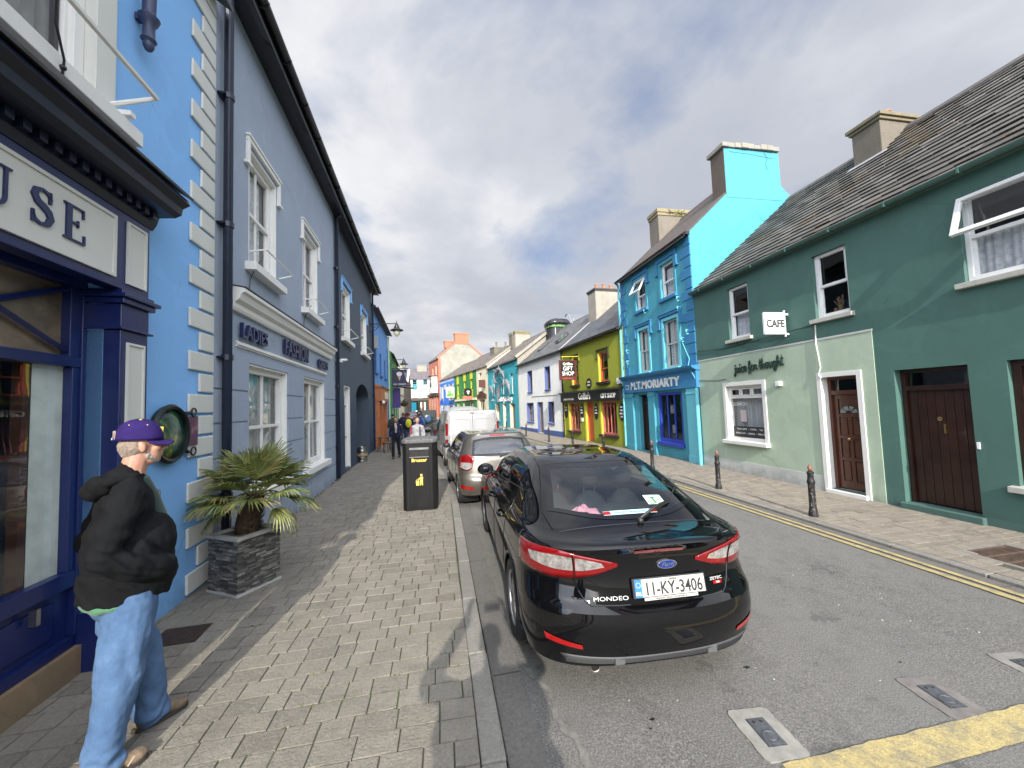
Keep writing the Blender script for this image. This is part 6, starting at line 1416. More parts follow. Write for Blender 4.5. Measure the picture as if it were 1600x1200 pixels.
def seat(root, x, y, z, w=.5, h=.62, mat=None, lean=.12, name='seat', posts=True):
    mb = MB(); mat = mat or M_SEAT
    mb.ball((x, y, z+h*.45), 1, 12, 9, (w*.5, .10, h*.5)); o = mb.build(name, mat, root, smooth='all')
    hb = MB(); hb.ball((x, y-.0, z+h+.12), 1, 12, 8, (w*.26, .06, .095)); hb.build('headrest', mat, o, smooth='all')
    if posts: p = MB(); p.tube([(x-.06, y, z+h-.1), (x-.06, y, z+h+.08)], .007, 5); p.tube([(x+.06, y, z+h-.1), (x+.06, y, z+h+.08)], .007, 5); p.build('headrest_posts', M_CHROME, o)
    return o

# ================= black hatchback saloon in the foreground
bk = thing('parked_car', 'glossy black family hatchback parked nearest, plate 11-KY-3406', 'car', (1.445, 2.43, -.079), RAD(-1.0), 'cars parked along the kerb'); bk.rotation_euler = (0, RAD(.9), RAD(-1.4))
P_BLK = carpaint('black_car_paint', (.0022, .0022, .0027), .0, .22, .008, spec=0.0)
WB = (1.0, 3.93)
z_ = lambda *a: list(a)
rings = [
 dict(W=.80, yr=.20, yf=4.75, Er=.35, zr=.25, zs=[(.3, .22), (4.5, .22)], sub=3),
 dict(W=.915, yr=.075, yf=4.86, Er=.42, zr=.26, zs=[(.4, .25), (1.4, .24), (4.5, .25)], sharp=1, sub=4),
 dict(W=.950, yr=.030, yf=4.92, Er=.45, zr=.37, zs=[(.4, .37), (4.5, .36)], sub=5),
 dict(W=.962, yr=.000, yf=4.95, Er=.48, zr=.51, zs=[(.4, .50), (4.5, .5)], sub=4),
 dict(W=.964, yr=.012, yf=4.94, Er=.50, zr=.615, zs=[(.4, .63), (4.5, .6)], sharp=1, sub=2),
 dict(W=.962, yr=.070, yf=4.93, Er=.48, zr=.640, zs=[(.4, .70), (4.5, .64)], sharp=1, sub=4),
 dict(W=.958, yr=.105, yf=4.90, Er=.50, zr=.80, zs=[(.4, .82), (1, .80), (4.5, .72)], sub=5),
 dict(W=.940, yr=.100, yf=4.82, Er=.56, n=3.0, zr=.945, zs=[(.4, .945), (1.5, .93), (3.5, .90), (4.4, .80)], sub=4),
 dict(W=.905, yr=.045, yf=4.66, Er=.62, n=2.9, zr=1.035, zs=[(.4, 1.02), (1.5, .985), (3.5, .945), (4.3, .86)], zf=.84, sharp=1, sub=2),
 dict(W=.885, yr=.085, yf=4.55, Er=.62, n=2.9, zr=1.055, zs=[(.4, 1.045), (1.5, 1.01), (3.5, .97), (4.3, .88)], zf=.86, sub=5),
 dict(W=.845, yr=.33, yf=3.85, Er=.62, Ef=.7, n=3.0, zr=1.085, zs=[(.8, 1.085), (1.6, 1.065), (3.3, 1.015)], zf=1.02, sub=7),
 dict(W=.765, yr=.78, yf=3.36, Er=.62, Ef=.6, n=3.2, zr=1.28, zs=[(1.1, 1.27), (2, 1.27), (3.0, 1.25)], zf=1.28, sub=7),
 dict(W=.635, yr=1.25, yf=2.82, Er=.50, Ef=.45, n=3.4, zr=1.415, zs=[(1.6, 1.425), (2.1, 1.44), (2.6, 1.43)], zf=1.46, sub=4),
 dict(W=.50, yr=1.46, yf=2.68, Er=.42, Ef=.4, n=3.4, zr=1.452, zs=[(1.6, 1.468), (2.1, 1.482), (2.6, 1.47)], zf=1.465, sub=4),
 dict(W=.001, yr=1.70, yf=2.5, Er=.3, Ef=.3, n=3.4, zr=1.475, zs=[(1.6, 1.482), (2.1, 1.495), (2.6, 1.485)], zf=1.485)]
for i_, R_ in enumerate(rings):
    R_['W'] *= .945
    if 1 <= i_ <= 6: R_['n'] = 2.8; R_['Er'] += .10
car = Car(rings, wheels=WB, ra=.365, zw=.335)
def sl(y, z): return (Vector((0, y, z))).dot(Vector((0, .785, .62)).normalized())
# rear window (projected square-on to its slope)
# the coordinates are (x, distance up the slope)
rw_ = car.patch('rear_window', 'slant', [(-.645, sl(.68, 1.115)), (-.33, sl(.47, 1.100)), (0, sl(.42, 1.095)), (.33, sl(.47, 1.100)), (.645, sl(.68, 1.115))],
          [(-.51, sl(1.27, 1.385)), (-.28, sl(1.235, 1.40)), (0, sl(1.225, 1.405)), (.28, sl(1.235, 1.40)), (.51, sl(1.27, 1.385))], G_CAR, bk, off=.004, nu=26, nv=14, border=.055, cut=True)
for sg in (1, -1):
    car.patch('side_window', 'side', [(2.27, 1.075), (2.8, 1.065), (3.34, 1.065)], [(2.27, 1.405), (2.66, 1.385), (3.18, 1.135)], G_CARD, bk, sgn=sg, off=.003, nu=14, nv=8, border=.035, cut=True)
    car.patch('side_window', 'side', [(1.42, 1.105), (1.8, 1.090), (2.21, 1.078)], [(1.40, 1.375), (1.8, 1.405), (2.21, 1.408)], G_CARD, bk, sgn=sg, off=.003, nu=12, nv=8, border=.035, cut=True)
    car.patch('quarter_window', 'side', [(1.03, 1.13), (1.2, 1.12), (1.36, 1.112)], [(1.07, 1.18), (1.2, 1.27), (1.36, 1.345)], G_CARD, bk, sgn=sg, off=.003, nu=10, nv=6, border=.03, cut=True)
    # window-line trim and door seams, handles, mirror
    mb = MB(); pth = [car.hit('side', y, z, sg, .004)[0] for y, z in [(2.24-.035*i+1.1, 1.052+.0028*i) for i in range(0, 67)]]; mb.tube([p for p in pth if p], .006, 5); mb.build('window_trim', M_PLAST, bk)
    for pl in ([(2.24, 1.05), (2.27, .8), (2.27, .5), (2.24, .30)], [(1.40, 1.08), (1.37, .95), (1.42, .75), (1.46, .45)], [(3.38, 1.02), (3.42, .8), (3.40, .5), (3.34, .3)], [(3.4, .30), (2.5, .29), (1.5, .30)]):
        mb = MB(); pth = [car.hit('side', p.x, p.y, sg, .0006)[0] for p in smoothpoly([(*q, 0) for q in pl], 10)]; mb.tube([p for p in pth if p], .0035, 4); mb.build('door_seam', M_FRIT, bk)
    for y_ in (1.62, 2.52):
        l, n_ = car.hit('side', y_, .90, sg); mb = MB(); mb.tube([l+Vector((0, -.11, 0)), l+Vector((sg*.045, -.07, 0)), l+Vector((sg*.05, .06, 0)), l+Vector((0, .11, 0))], [.012, .016, .016, .012], 8, squash=1.2); mb.build('door_handle', P_BLK, bk, smooth='all')
    l, n_ = car.hit('side', 3.10, 1.07, sg); mb = MB(); mb.ball(l+Vector((sg*.15, .0, .055)), 1, 16, 10, (.115, .075, .085)); mm_ = mb.build('wing_mirror', P_BLK, bk, smooth='all')
    mb = MB(); mb.tube([l+Vector((0, .02, -.01)), l+Vector((sg*.10, 0, .03))], [.035, .03], 8); mb.build('mirror_stalk', M_PLAST, mm_, smooth='all')
    mb = MB(); mb.add([l+Vector((sg*.15+.088*math.cos(a), -.064-.0, .055+.062*math.sin(a))) for a in [2*math.pi*i/20 for i in range(20)]], [tuple(range(20))]); mb.build('mirror_glass', plain('mirror_dark', (.10, .11, .12), .05, .9), mm_)
    wheel(bk, sg*.90, WB[0], .335); wheel(bk, sg*.89, WB[1], .335, steer=0)
    # tail lamp: red shell, clear inner part, red foot
    c_ = .785; k_ = .62
    def cp(x, y, z): return (c_*x*.94+k_*y, z)
    rl = car.patch('tail_light', 'corner', [cp(.335, .085, .895), cp(.55, .10, .835), cp(.80, .22, .815), cp(.945, .56, .845)], [cp(.335, .085, .915), cp(.55, .09, .965), cp(.78, .19, 1.012), cp(.935, .62, .985)], M_REDL, bk, sgn=sg, off=.010, nu=22, nv=6, thick=.012)
    car.patch('clear_lens', 'corner', [cp(.44, .09, .895), cp(.58, .105, .875), cp(.645, .13, .872)], [cp(.46, .09, .925), cp(.58, .10, .955), cp(.645, .125, .965)], M_CLRL, rl, sgn=sg, off=.0135, nu=10, nv=5)
    car.patch('clear_lens', 'corner', [cp(.665, .135, .872), cp(.78, .20, .876), cp(.895, .36, .905)], [cp(.665, .13, .968), cp(.78, .20, .975), cp(.90, .40, .958)], M_CLRL, rl, sgn=sg, off=.0135, nu=10, nv=5)
    mb = MB(); pth = [car.hit('corner', *cp(.655, .13, z), sg, .016)[0] for z in (.83, .87, .92, .96, .99)]; mb.tube([p for p in pth if p], .005, 4); mb.build('lens_seam', M_FRIT, rl)
    rf = car.patch('reflector', 'corner', [cp(.62, .06, .395), cp(.85, .18, .43)], [cp(.62, .06, .425), cp(.86, .19, .475)], M_REDB, bk, sgn=sg, off=.006, nu=8, nv=2)
    # tailgate seam down from the lamp and the bumper seam round the corner
    mb = MB(); pth = [car.hit('rear', sg*x, z, 1, .0008)[0] for x, z in ((.60, .835), (.585, .80), (.565, .74), (.53, .68), (.49, .655), (.30, .647), (0.0, .645))]; mb.tube([p for p in pth if p], .0045, 4); mb.build('tailgate_seam', M_FRIT, bk)
    mb = MB(); pth = [car.hit('corner', *cp(x, y, z), sg, .0008)[0] for x, y, z in ((.60, .12, .83), (.78, .2, .80), (.93, .5, .80))]; mb.tube([p for p in pth if p], .0035, 4); mb.build('bumper_seam', M_FRIT, bk)
car.body(P_BLK, bk); car.arches(bk, P_BLK, .91)
fl = MB(); fl.box(-.80, .80, .45, 4.3, .20, .26); fl.box(-.45, .45, .26, .5, .24, .30); fl.build('underbody', M_PLAST, bk)
# lower bumper insert, exhaust, third brake lamp, tailgate lip line
df = car.patch('bumper_insert', 'rear', [(-.66, .282), (-.3, .278), (0, .276), (.3, .278), (.66, .282)], [(-.70, .345), (-.3, .330), (0, .326), (.3, .330), (.70, .345)], plain('grey_bumper_plastic', (.055, .056, .058), .5, var=.2), bk, off=.006, nu=30, nv=3, thick=.01)
for zz_ in (.290, .300, .310, .320): mb = MB(); mb.tube([car.hit('rear', -.66+1.32*i/24, zz_, 1, .008)[0] for i in range(25)], .003, 4); mb.build('insert_rib', M_PLAST, df)
for xx_ in (-.32, .36): mb = MB(); l, n_ = car.hit('rear', xx_, .305); mb.cbox(l+Vector((0, -.006, 0)), (.07, .02, .05)); mb.build('insert_pad', plain('grey_pad', (.085, .087, .09), .5), df, bevel=.004)
mb = MB(); mb.lathe([(.03, .09), (.034, .0), (.030, .002), (.027, .09)], (-.47, .12, .245), 16, 'y'); mb.build('exhaust', plain('steel_tail', (.35, .32, .28), .35, .9), bk, smooth=True, norm=True)
car.patch('brake_light', 'rear', [(-.18, .985), (0, .985), (.18, .985)], [(-.185, 1.008), (0, 1.012), (.185, 1.008)], M_REDL, bk, off=.006, nu=14, nv=2)
mb = MB(); pth = [car.hit('slant', x, sl(.36, 1.095), 1, .001)[0] for x in [-.62+.0516*i for i in range(25)]]; mb.tube([p for p in pth if p], .004, 4); mb.build('tailgate_top_seam', M_FRIT, bk)
for sg in (-1, 1):
    mb = MB(); pth = [car.hit('slant', sg*x, sl(y, z), 1, .0015)[0] for x, y, z in ((.66, .42, 1.075), (.69, .72, 1.12), (.62, 1.0, 1.26), (.555, 1.3, 1.39), (.545, 1.6, 1.42), (.54, 2.0, 1.44), (.53, 2.4, 1.44))]; mb.tube([p for p in pth if p], .0045, 4); mb.build('roof_seam', M_FRIT, bk)
mb = MB(); pth = [car.hit('slant', x, sl(1.33, 1.42), 1, .001)[0] for x in [-.54+.054*i for i in range(21)]]; mb.tube([p for p in pth if p], .004, 4); mb.build('roof_rear_seam', M_FRIT, bk)
# plate
Mp = surf_mat(car, .07, .745, off=.016)
mb = MB(); mb.M = Mp; mb.box(-.275, .275, -.006, .012, -.062, .062); mb.build('plate_holder', M_PLAST, bk, bevel=.003)
pb_ = MB(); pb_.M = Mp; pb_.box(-.262, .262, -.012, -.0062, -.055, .055); pl = pb_.build('number_plate', plain('plate_white', (.42, .41, .38), .35, var=.06), bk)
mb = MB(); mb.M = Mp; mb.box(-.262, -.212, -.0135, -.0121, -.055, .055); mb.build('plate_band', plain('plate_blue', (.02, .16, .55), .4), pl)
mb = MB(); text_mb(mb, '11-KY-3406', .112, .025, -.0135, -.045, .002, sx=.80, M=Mp, offset=.001); mb.build('plate_lettering', plain('plate_black', (.012, .012, .012), .5), pl)
mb = MB(); text_mb(mb, 'IRL', .034, -.237, -.0145, -.042, .002, M=Mp); mb.build('plate_lettering', M_LETW, pl)
mb = MB(); text_mb(mb, 'CIARRAI', .018, .02, -.0135, .038, .002, M=Mp); mb.build('plate_lettering', MATS['plate_black'], pl)
mb = MB()
for i in range(12): a = 2*math.pi*i/12; mb.M = Mp; mb.box(-.237+.016*math.cos(a)-.002, -.237+.016*math.cos(a)+.002, -.0145, -.0136, .022+.016*math.sin(a)-.002, .022+.016*math.sin(a)+.002)
mb.build('plate_stars', plain('star_yellow', (.7, .55, .05), .5), pl)
mb = MB(); mb.M = Mp; mb.box(-.20, .20, -.010, -.006, -.078, -.060); ds = mb.build('dealer_strip', MATS['plate_white'], pl)
mb = MB(); text_mb(mb, 'HENEGHAN  GARAGE  CASTLEISLAND  066 7141234'[:34], .0125, 0, -.0115, -.0735, .001, M=Mp); mb.build('strip_lettering', M_FRIT, ds)
# chrome oval badge with its script name, model lettering
Mb = surf_mat(car, .07, .885, off=.006)
mb = MB(); mb.M = Mb; mb.prism([(.075*math.cos(RAD(a)), .031*math.sin(RAD(a))) for a in range(0, 360, 12)], 'y', -.004, .004); bd = mb.build('badge', M_CHROME, bk, norm=True)
mb = MB(); mb.M = Mb; mb.prism([(.068*math.cos(RAD(a)), .0255*math.sin(RAD(a))) for a in range(0, 360, 12)], 'y', -.006, -.0041); mb.build('badge_field', plain('badge_blue', (.012, .03, .16), .2), bd, norm=True)
mb = MB(); text_mb(mb, 'Ford', .042, 0, -.0075, -.013, .002, shear=.35, M=Mb, sx=1.15); mb.build('badge_script', M_CHROME, bd)
Mm = surf_mat(car, -.355, .690, off=.005); mb = MB(); text_mb(mb, 'MONDEO', .036, 0, 0, -.01, .004, sx=1.55, M=Mm); mb.build('model_lettering', plain('satin_letter', (.55, .55, .54), .4), bk)
Mm = surf_mat(car, .455, .735, off=.005); mb = MB(); text_mb(mb, 'ZETEC', .026, 0, 0, .004, .004, sx=1.4, M=Mm); mb.build('model_lettering', plain('satin_letter', (.55, .55, .54), .4), bk); mb = MB(); mb.M = Mm; mb.box(-.03, .045, -.002, .002, -.024, -.003); mb.build('model_tag', M_REDB, bk)
mb = MB(); text_mb(mb, '100', .018, .008, -.003, -.020, .002, sx=1.3, M=Mm); mb.build('model_lettering', M_LETW, bk)
# wiper
l0, n0 = car.hit('slant', .02, sl(.38, 1.09), 1, .012); l1, _ = car.hit('slant', .52, sl(.66, 1.155), 1, .02); l2, _ = car.hit('slant', .24, sl(.52, 1.125), 1, .022)
mb = MB(); mb.ball(l0, .026, 10, 8); mb.tube([l0+Vector((0, 0, .02)), l2+Vector((0, 0, .014)), l2.lerp(l1, .5)+Vector((0, 0, .02))], [.012, .010, .007], 6); wp = mb.build('rear_wiper', M_PLAST, bk, smooth='all')
q0, _ = car.hit('slant', .12, sl(.47, 1.11), 1, .012); q1, _ = car.hit('slant', .57, sl(.83, 1.19), 1, .012)
qm, _ = car.hit('slant', .38, sl(.60, 1.14), 1, .012); mb = MB(); mb.tube([q0, qm, q1], .006, 5); mb.build('wiper_blade', M_PLAST, wp)
mb = MB(); l, n_ = car.hit('slant', .05, sl(1.45, 1.44), 1, .0); mb.ball(l, .016); mb.build('washer_jet', M_PLAST, bk)
# stickers inside the rear glass
def sticker(x0, x1, s0, s1, mat, nm='sticker', off=-.004): return car.patch(nm, 'slant', [(x0, s0), (x1, s0)], [(x0, s1), (x1, s1)], mat, bk, off=off, nu=8, nv=3, curved=False)
s0_ = sl(.475, 1.115)
bs = sticker(-.235, .215, s0_+.0, s0_+.045, plain('sticker_pale', (.42, .66, .72), .4, var=.1), off=.0055)
for a, b in ((-.235, -.175), (.155, .215)): sticker(a, b, s0_+.004, s0_+.041, M_REDB, off=.007)
Ms_ = surf_mat(car, -.01, s0_+.012, 'slant', off=.0075)
mb = MB(); text_mb(mb, 'VINCENT HENEGHAN', .027, 0, 0, 0, .001, M=Ms_); mb.build('sticker_lettering', plain('ink_blue', (.03, .07, .12), .5), bs)
s1_ = sl(.585, 1.145); gsx = .215
st2 = sticker(.19, .345, s1_-.01, s1_+.105, plain('sticker_green_pale', (.50, .68, .50), .4, var=.15), off=.0055)
Ms_ = surf_mat(car, .262, s1_+.008, 'slant', off=.0075); mb = MB(); mb.M = Ms_
mb.prism([(-.008, 0), (.008, 0), (.008, .05), (.03, .07), (-.03, .07), (-.008, .05)], 'y', 0, .001); mb.box(-.05, .05, 0, .001, -.01, -.004); mb.build('sticker_print', plain('ink_green', (.03, .14, .06), .5), st2, norm=True)
# interior
mb = MB(); mb.box(-.70, .70, .62, 1.35, .985, 1.0); ps_ = mb.build('parcel_shelf', plain('shelf_cloth', (.035, .035, .037), .9, var=.3, bump=.4), bk)
for x_s in (-.38, 0.02, .40): seat(bk, x_s, 1.48, .62, .40, .52, posts=True, name='rear_seat')
for x_s in (-.38, .38): seat(bk, x_s, 2.35, .55, .5, .66, name='front_seat')
mb = MB(); mb.box(-.74, .74, 3.05, 3.5, .7, .98); mb.build('dashboard', M_PLAST, bk, bevel=.03)
mb = MB(); mb.box(-.12, .12, 2.95, 2.99, 1.30, 1.36); mb.build('cabin_mirror', M_PLAST, bk, bevel=.01)
# folded pink and white cloth on the shelf is a thing of its own
pk = MB(); rows = []
for i in range(15):
    rows.append([(-.36+.018*i+.02*noise.noise((i*.4, j*.5, 0)), .76+.022*j+.014*noise.noise((i*.5, j*.4, 3)), 1.02+.095*(math.sin(math.pi*min(1, i/14+.04))*math.sin(math.pi*(j+.5)/12))**.35*(.75+.5*noise.noise((i*.45, j*.5, 7)))) for j in range(12)])
pk.grid(rows, flip=True); o = pk.build('folded_cloth', plain('pink_cloth', (.95, .35, .45), .8, var=.25, scale=20), smooth='all', norm=True)
o.matrix_basis = Matrix.Translation(bk.location) @ bk.rotation_euler.to_matrix().to_4x4(); tag(o, 'crumpled pink and white cloth on the shelf inside the black car', 'cloth')
# ================= generic parked cars
def hatchnet(L=4.05, H=1.49, W=.855):
    k = L/4.05; h = H/1.49
    r = [dict(W=.72, yr=.18, yf=3.85, Er=.3, zr=.24, zs=[(.3, .22), (4, .22)], sub=3),
     dict(W=.80, yr=.05, yf=3.95, Er=.38, zr=.27, zs=[(.3, .25), (4, .25)], sharp=1),
     dict(W=.845, yr=.0, yf=4.02, Er=.42, zr=.42, zs=[(.3, .42), (4, .4)]),
     dict(W=.855, yr=.0, yf=4.05, Er=.44, zr=.56, zs=[(.3, .58), (4, .54)], sub=3),
     dict(W=.855, yr=.05, yf=4.03, Er=.44, zr=.62, zs=[(.3, .68), (4, .6)], sharp=1, sub=4),
     dict(W=.855, yr=.07, yf=3.98, Er=.46, zr=.80, zs=[(.3, .80), (4, .7)]),
     dict(W=.835, yr=.09, yf=3.85, Er=.46, n=3.0, zr=.95, zs=[(.3, .95), (3, .90), (3.8, .8)], zf=.8),
     dict(W=.80, yr=.11, yf=3.30, Er=.42, Ef=.6, n=3.2, zr=1.00, zs=[(.4, 1.03), (2.8, .97)], zf=.98, sharp=1, sub=8),
     dict(W=.72, yr=.24, yf=2.75, Er=.42, Ef=.5, n=3.4, zr=1.24, zs=[(.6, 1.24), (2.5, 1.22)], zf=1.24, sub=6),
     dict(W=.62, yr=.40, yf=2.28, Er=.40, Ef=.4, n=3.8, zr=1.41, zs=[(.7, 1.41), (2.1, 1.41)], zf=1.42, sub=4),
     dict(W=.52, yr=.42, yf=2.15, Er=.38, Ef=.4, n=3.8, zr=1.455, zs=[(.7, 1.46), (1.5, 1.47), (2.1, 1.455)], zf=1.455),
     dict(W=.001, yr=.7, yf=2.0, Er=.3, Ef=.3, zr=1.48, zs=[(.7, 1.48), (1.5, 1.49), (2.1, 1.48)], zf=1.48)]
    for R_ in r:
        R_['W'] *= W/.855
        for q in ('yr', 'yf'): R_[q] *= k
        for q in ('zr', 'zf'):
            if q in R_: R_[q] *= h
        R_['zs'] = [(a*k, b*h) for a, b in R_['zs']]
    return r
def small_car(loc, rz, label, mat, full=True, L=4.05, H=1.49, Wd=.855, seatc=None):
    root = thing('parked_car', label, 'car', loc, rz, 'cars parked along the kerb')
    k, h, w = L/4.05, H/1.49, Wd/.855; wb = (.66*k, 3.22*k)
    c = Car(hatchnet(L, H, Wd), nr=12, ns=44 if full else 24, nf=6, sub=5, wheels=wb, ra=.335, zw=.30)
    c.patch('rear_window', 'rear', [(-.60*w, 1.03*h), (-.3*w, 1.015*h), (0, 1.01*h), (.3*w, 1.015*h), (.60*w, 1.03*h)], [(-.535*w, 1.33*h), (-.28*w, 1.372*h), (0, 1.38*h), (.28*w, 1.372*h), (.535*w, 1.33*h)], G_CAR, root, nu=18, nv=9, border=.05, cut=True)
    for sg in (1, -1):
        c.patch('side_window', 'side', [(1.72*k, 1.04*h), (2.2*k, 1.03*h), (2.72*k, 1.02*h)], [(1.72*k, 1.37*h), (2.1*k, 1.375*h), (2.45*k, 1.2*h)], G_CARD, root, sgn=sg, nu=8, nv=5, border=.03, cut=True)
        c.patch('side_window', 'side', [(.85*k, 1.08*h), (1.2*k, 1.06*h), (1.68*k, 1.045*h)], [(.88*k, 1.27*h), (1.2*k, 1.355*h), (1.68*k, 1.37*h)], G_CARD, root, sgn=sg, nu=8, nv=5, border=.03, cut=True)
        cc_ = lambda x, y, z: (.785*x*w+.62*y, z*h)
        t = c.patch('tail_light', 'corner', [cc_(.62, .09, .80), cc_(.70, .12, .745), cc_(.82, .42, .80)], [cc_(.60, .09, .95), cc_(.68, .13, 1.06), cc_(.81, .40, 1.02)], M_REDL, root, sgn=sg, off=.008, nu=10, nv=6, thick=.01)
        if full:
            c.patch('clear_lens', 'corner', [cc_(.635, .095, .805), cc_(.71, .13, .765), cc_(.79, .30, .81)], [cc_(.63, .095, .88), cc_(.70, .13, .90), cc_(.785, .30, .90)], M_CLRL, t, sgn=sg, off=.012, nu=8, nv=4)
            c.patch('reflector', 'corner', [cc_(.60, .03, .37), cc_(.80, .25, .40)], [cc_(.60, .03, .43), cc_(.80, .25, .47)], M_REDB, root, sgn=sg, off=.006, nu=5, nv=2)
            for pl in ([(1.70*k, 1.02), (1.74*k, .8), (1.72*k, .35)], [(.85*k, 1.04), (.95*k, .8), (1.02*k, .5)], [(.3, .70), (.45, .62), (.62, .60)]):
                mb = MB(); pth = [c.hit('side', p.x, p.y, sg, .001)[0] for p in smoothpoly([(*q_, 0) for q_ in pl], 8)]; mb.tube([p for p in pth if p], .004, 4); mb.build('door_seam', M_FRIT, root)
            l, n_ = c.hit('side', 1.88*k, .88, sg); mb = MB(); mb.tube([l+Vector((0, -.08, 0)), l+Vector((sg*.04, 0, 0)), l+Vector((0, .08, 0))], .013, 6); mb.build('door_handle', mat, root, smooth='all')
        l, n_ = c.hit('side', 2.55*k, 1.0*h, sg)
        if l: mb = MB(); mb.ball(l+Vector((sg*.12, 0, .06)), 1, 12, 8, (.095, .06, .07)); mb.tube([l, l+Vector((sg*.1, 0, .03))], .02, 5); mb.build('wing_mirror', M_PLAST, root, smooth='all')
        for yw in wb: wheel(root, sg*.845*w, yw, .30, w=.185, spokes=6 if full else 5)
    c.body(mat, root); c.arches(root, mat, .845*w, .009)
    fl = MB(); fl.box(-.7*w, .7*w, .35, L-.4, .18, .26); fl.build('underbody', M_PLAST, root)
    mb = MB(); l, n_ = c.hit('rear', 0, .50*h); mb.cbox(l+Vector((0, -.004, .0)), (.52, .02, .11)); pl = mb.build('number_plate', MATS['plate_white'], root)
    c.patch('brake_light', 'rear', [(-.16, 1.403*h), (.16, 1.403*h)], [(-.16, 1.437*h), (.16, 1.437*h)], M_REDB, root, off=.008, nu=6, nv=2)
    for x_s in (-.33, .33): seat(root, x_s, 1.05*k, .6, .42, .46*h, mat=seatc, posts=False, name='rear_seat'); seat(root, x_s, 1.85*k, .55, .46, .58*h, mat=seatc, posts=False, name='front_seat')
    mb = MB(); mb.box(-.62*w, .62*w, .42, .85, .93*h, .95*h); mb.build('parcel_shelf', M_SEAT, root)
    if full:
        mb = MB(); l, n_ = c.hit('top' if False else 'rear', .0, 1.42*h); mb.tube([Vector((.02, .75, 1.475*h)), Vector((.02, .70, 1.62*h))], [.008, .003], 5); mb.lathe([(.03, 0), (.02, .03), (.008, .04)], (.02, .75, 1.475*h), 8); mb.build('aerial', M_PLAST, root)
        p0, p1 = c.hit('rear', .0, 1.0*h, 1, .02)[0], c.hit('rear', .42, 1.07*h, 1, .015)[0]; mb = MB(); mb.ball(p0, .022); mb.tube([p0, p0.lerp(p1, .5)+Vector((0, -.015, 0)), p1], [.01, .008, .006], 5); mb.build('rear_wiper', M_PLAST, root)
    return root, c
P_BEIGE = carpaint('champagne_paint', (.14, .126, .107), .7, .34, .1)
M_SEATL = plain('pale_headrests', (.20, .21, .20), .9)
ck, cc = small_car((1.20, 7.80, -.075), RAD(3.6), 'champagne beige small hatchback parked in front of the black car', P_BEIGE, seatc=M_SEATL)
Mz = surf_mat(cc, 0, .83, off=.006); mb = MB(); mb.M = Mz; mb.prism([(0, .05), (-.035, 0), (0, -.05), (.035, 0)], 'y', -.006, 0); mb.build('badge', M_CHROME, ck, norm=True)
small_car((.55, 18.9, -.07), RAD(5), 'dark grey hatchback parked just beyond the white van', carpaint('dark_grey_paint', (.05, .052, .056), .5, .3, .1), full=False)
small_car((-2.3, 47.0, gz(47)-.07), RAD(12), 'small white car far down the street in front of the teal trimmed house', carpaint('white_paint_car', (.68, .68, .68), 0, .3, .05), full=False)
small_car((-2.9, 41.0, gz(41)-.07), RAD(12), 'dark red car far down the street behind the jeep', carpaint('maroon_paint', (.10, .01, .012), .2, .3, .05), full=False)

# ================= white van
vn = thing('parked_van', 'white panel van parked ahead of the beige hatchback', 'van', (1.06, 13.05, -.07), RAD(4.5), 'cars parked along the kerb')
P_WHT = carpaint('white_van_paint', (.25, .25, .248), 0.0, .35, .12)
vr = [dict(W=.80, yr=.15, yf=4.6, Er=.2, n=6, zr=.32, zs=[(0, .3), (5, .3)], sub=2), dict(W=.93, yr=.04, yf=4.72, Er=.22, n=6, zr=.34, zs=[(0, .32), (5, .32)], sharp=1, sub=3),
 dict(W=.95, yr=.0, yf=4.8, Er=.22, n=6, zr=.55, zs=[(0, .55), (5, .5)], sharp=1, sub=2), dict(W=.95, yr=.03, yf=4.78, Er=.22, n=6, zr=.58, zs=[(0, .58), (5, .6)], sharp=1, sub=5),
 dict(W=.95, yr=.04, yf=4.7, Er=.22, Ef=.7, n=6, zr=1.05, zs=[(0, 1.05), (3.8, 1.05), (4.5, .95)], zf=.95, sub=6), dict(W=.93, yr=.06, yf=4.15, Er=.22, Ef=.7, n=6, zr=1.3, zs=[(0, 1.3), (5, 1.25)], zf=1.2, sub=6),
 dict(W=.86, yr=.10, yf=3.35, Er=.22, Ef=.6, n=6, zr=1.80, zs=[(0, 1.80), (5, 1.80)], zf=1.85, sub=3), dict(W=.80, yr=.14, yf=3.2, Er=.22, Ef=.6, n=6, zr=1.90, zs=[(0, 1.90), (5, 1.92)], zf=1.95, sharp=1, sub=3), dict(W=.001, yr=.5, yf=3.0, Er=.2, Ef=.2, zr=1.92, zs=[(0, 1.925), (5, 1.97)], zf=1.97)]
vc = Car(vr, nr=12, ns=40, nf=6, wheels=(.95, 4.0), ra=.37, zw=.335)
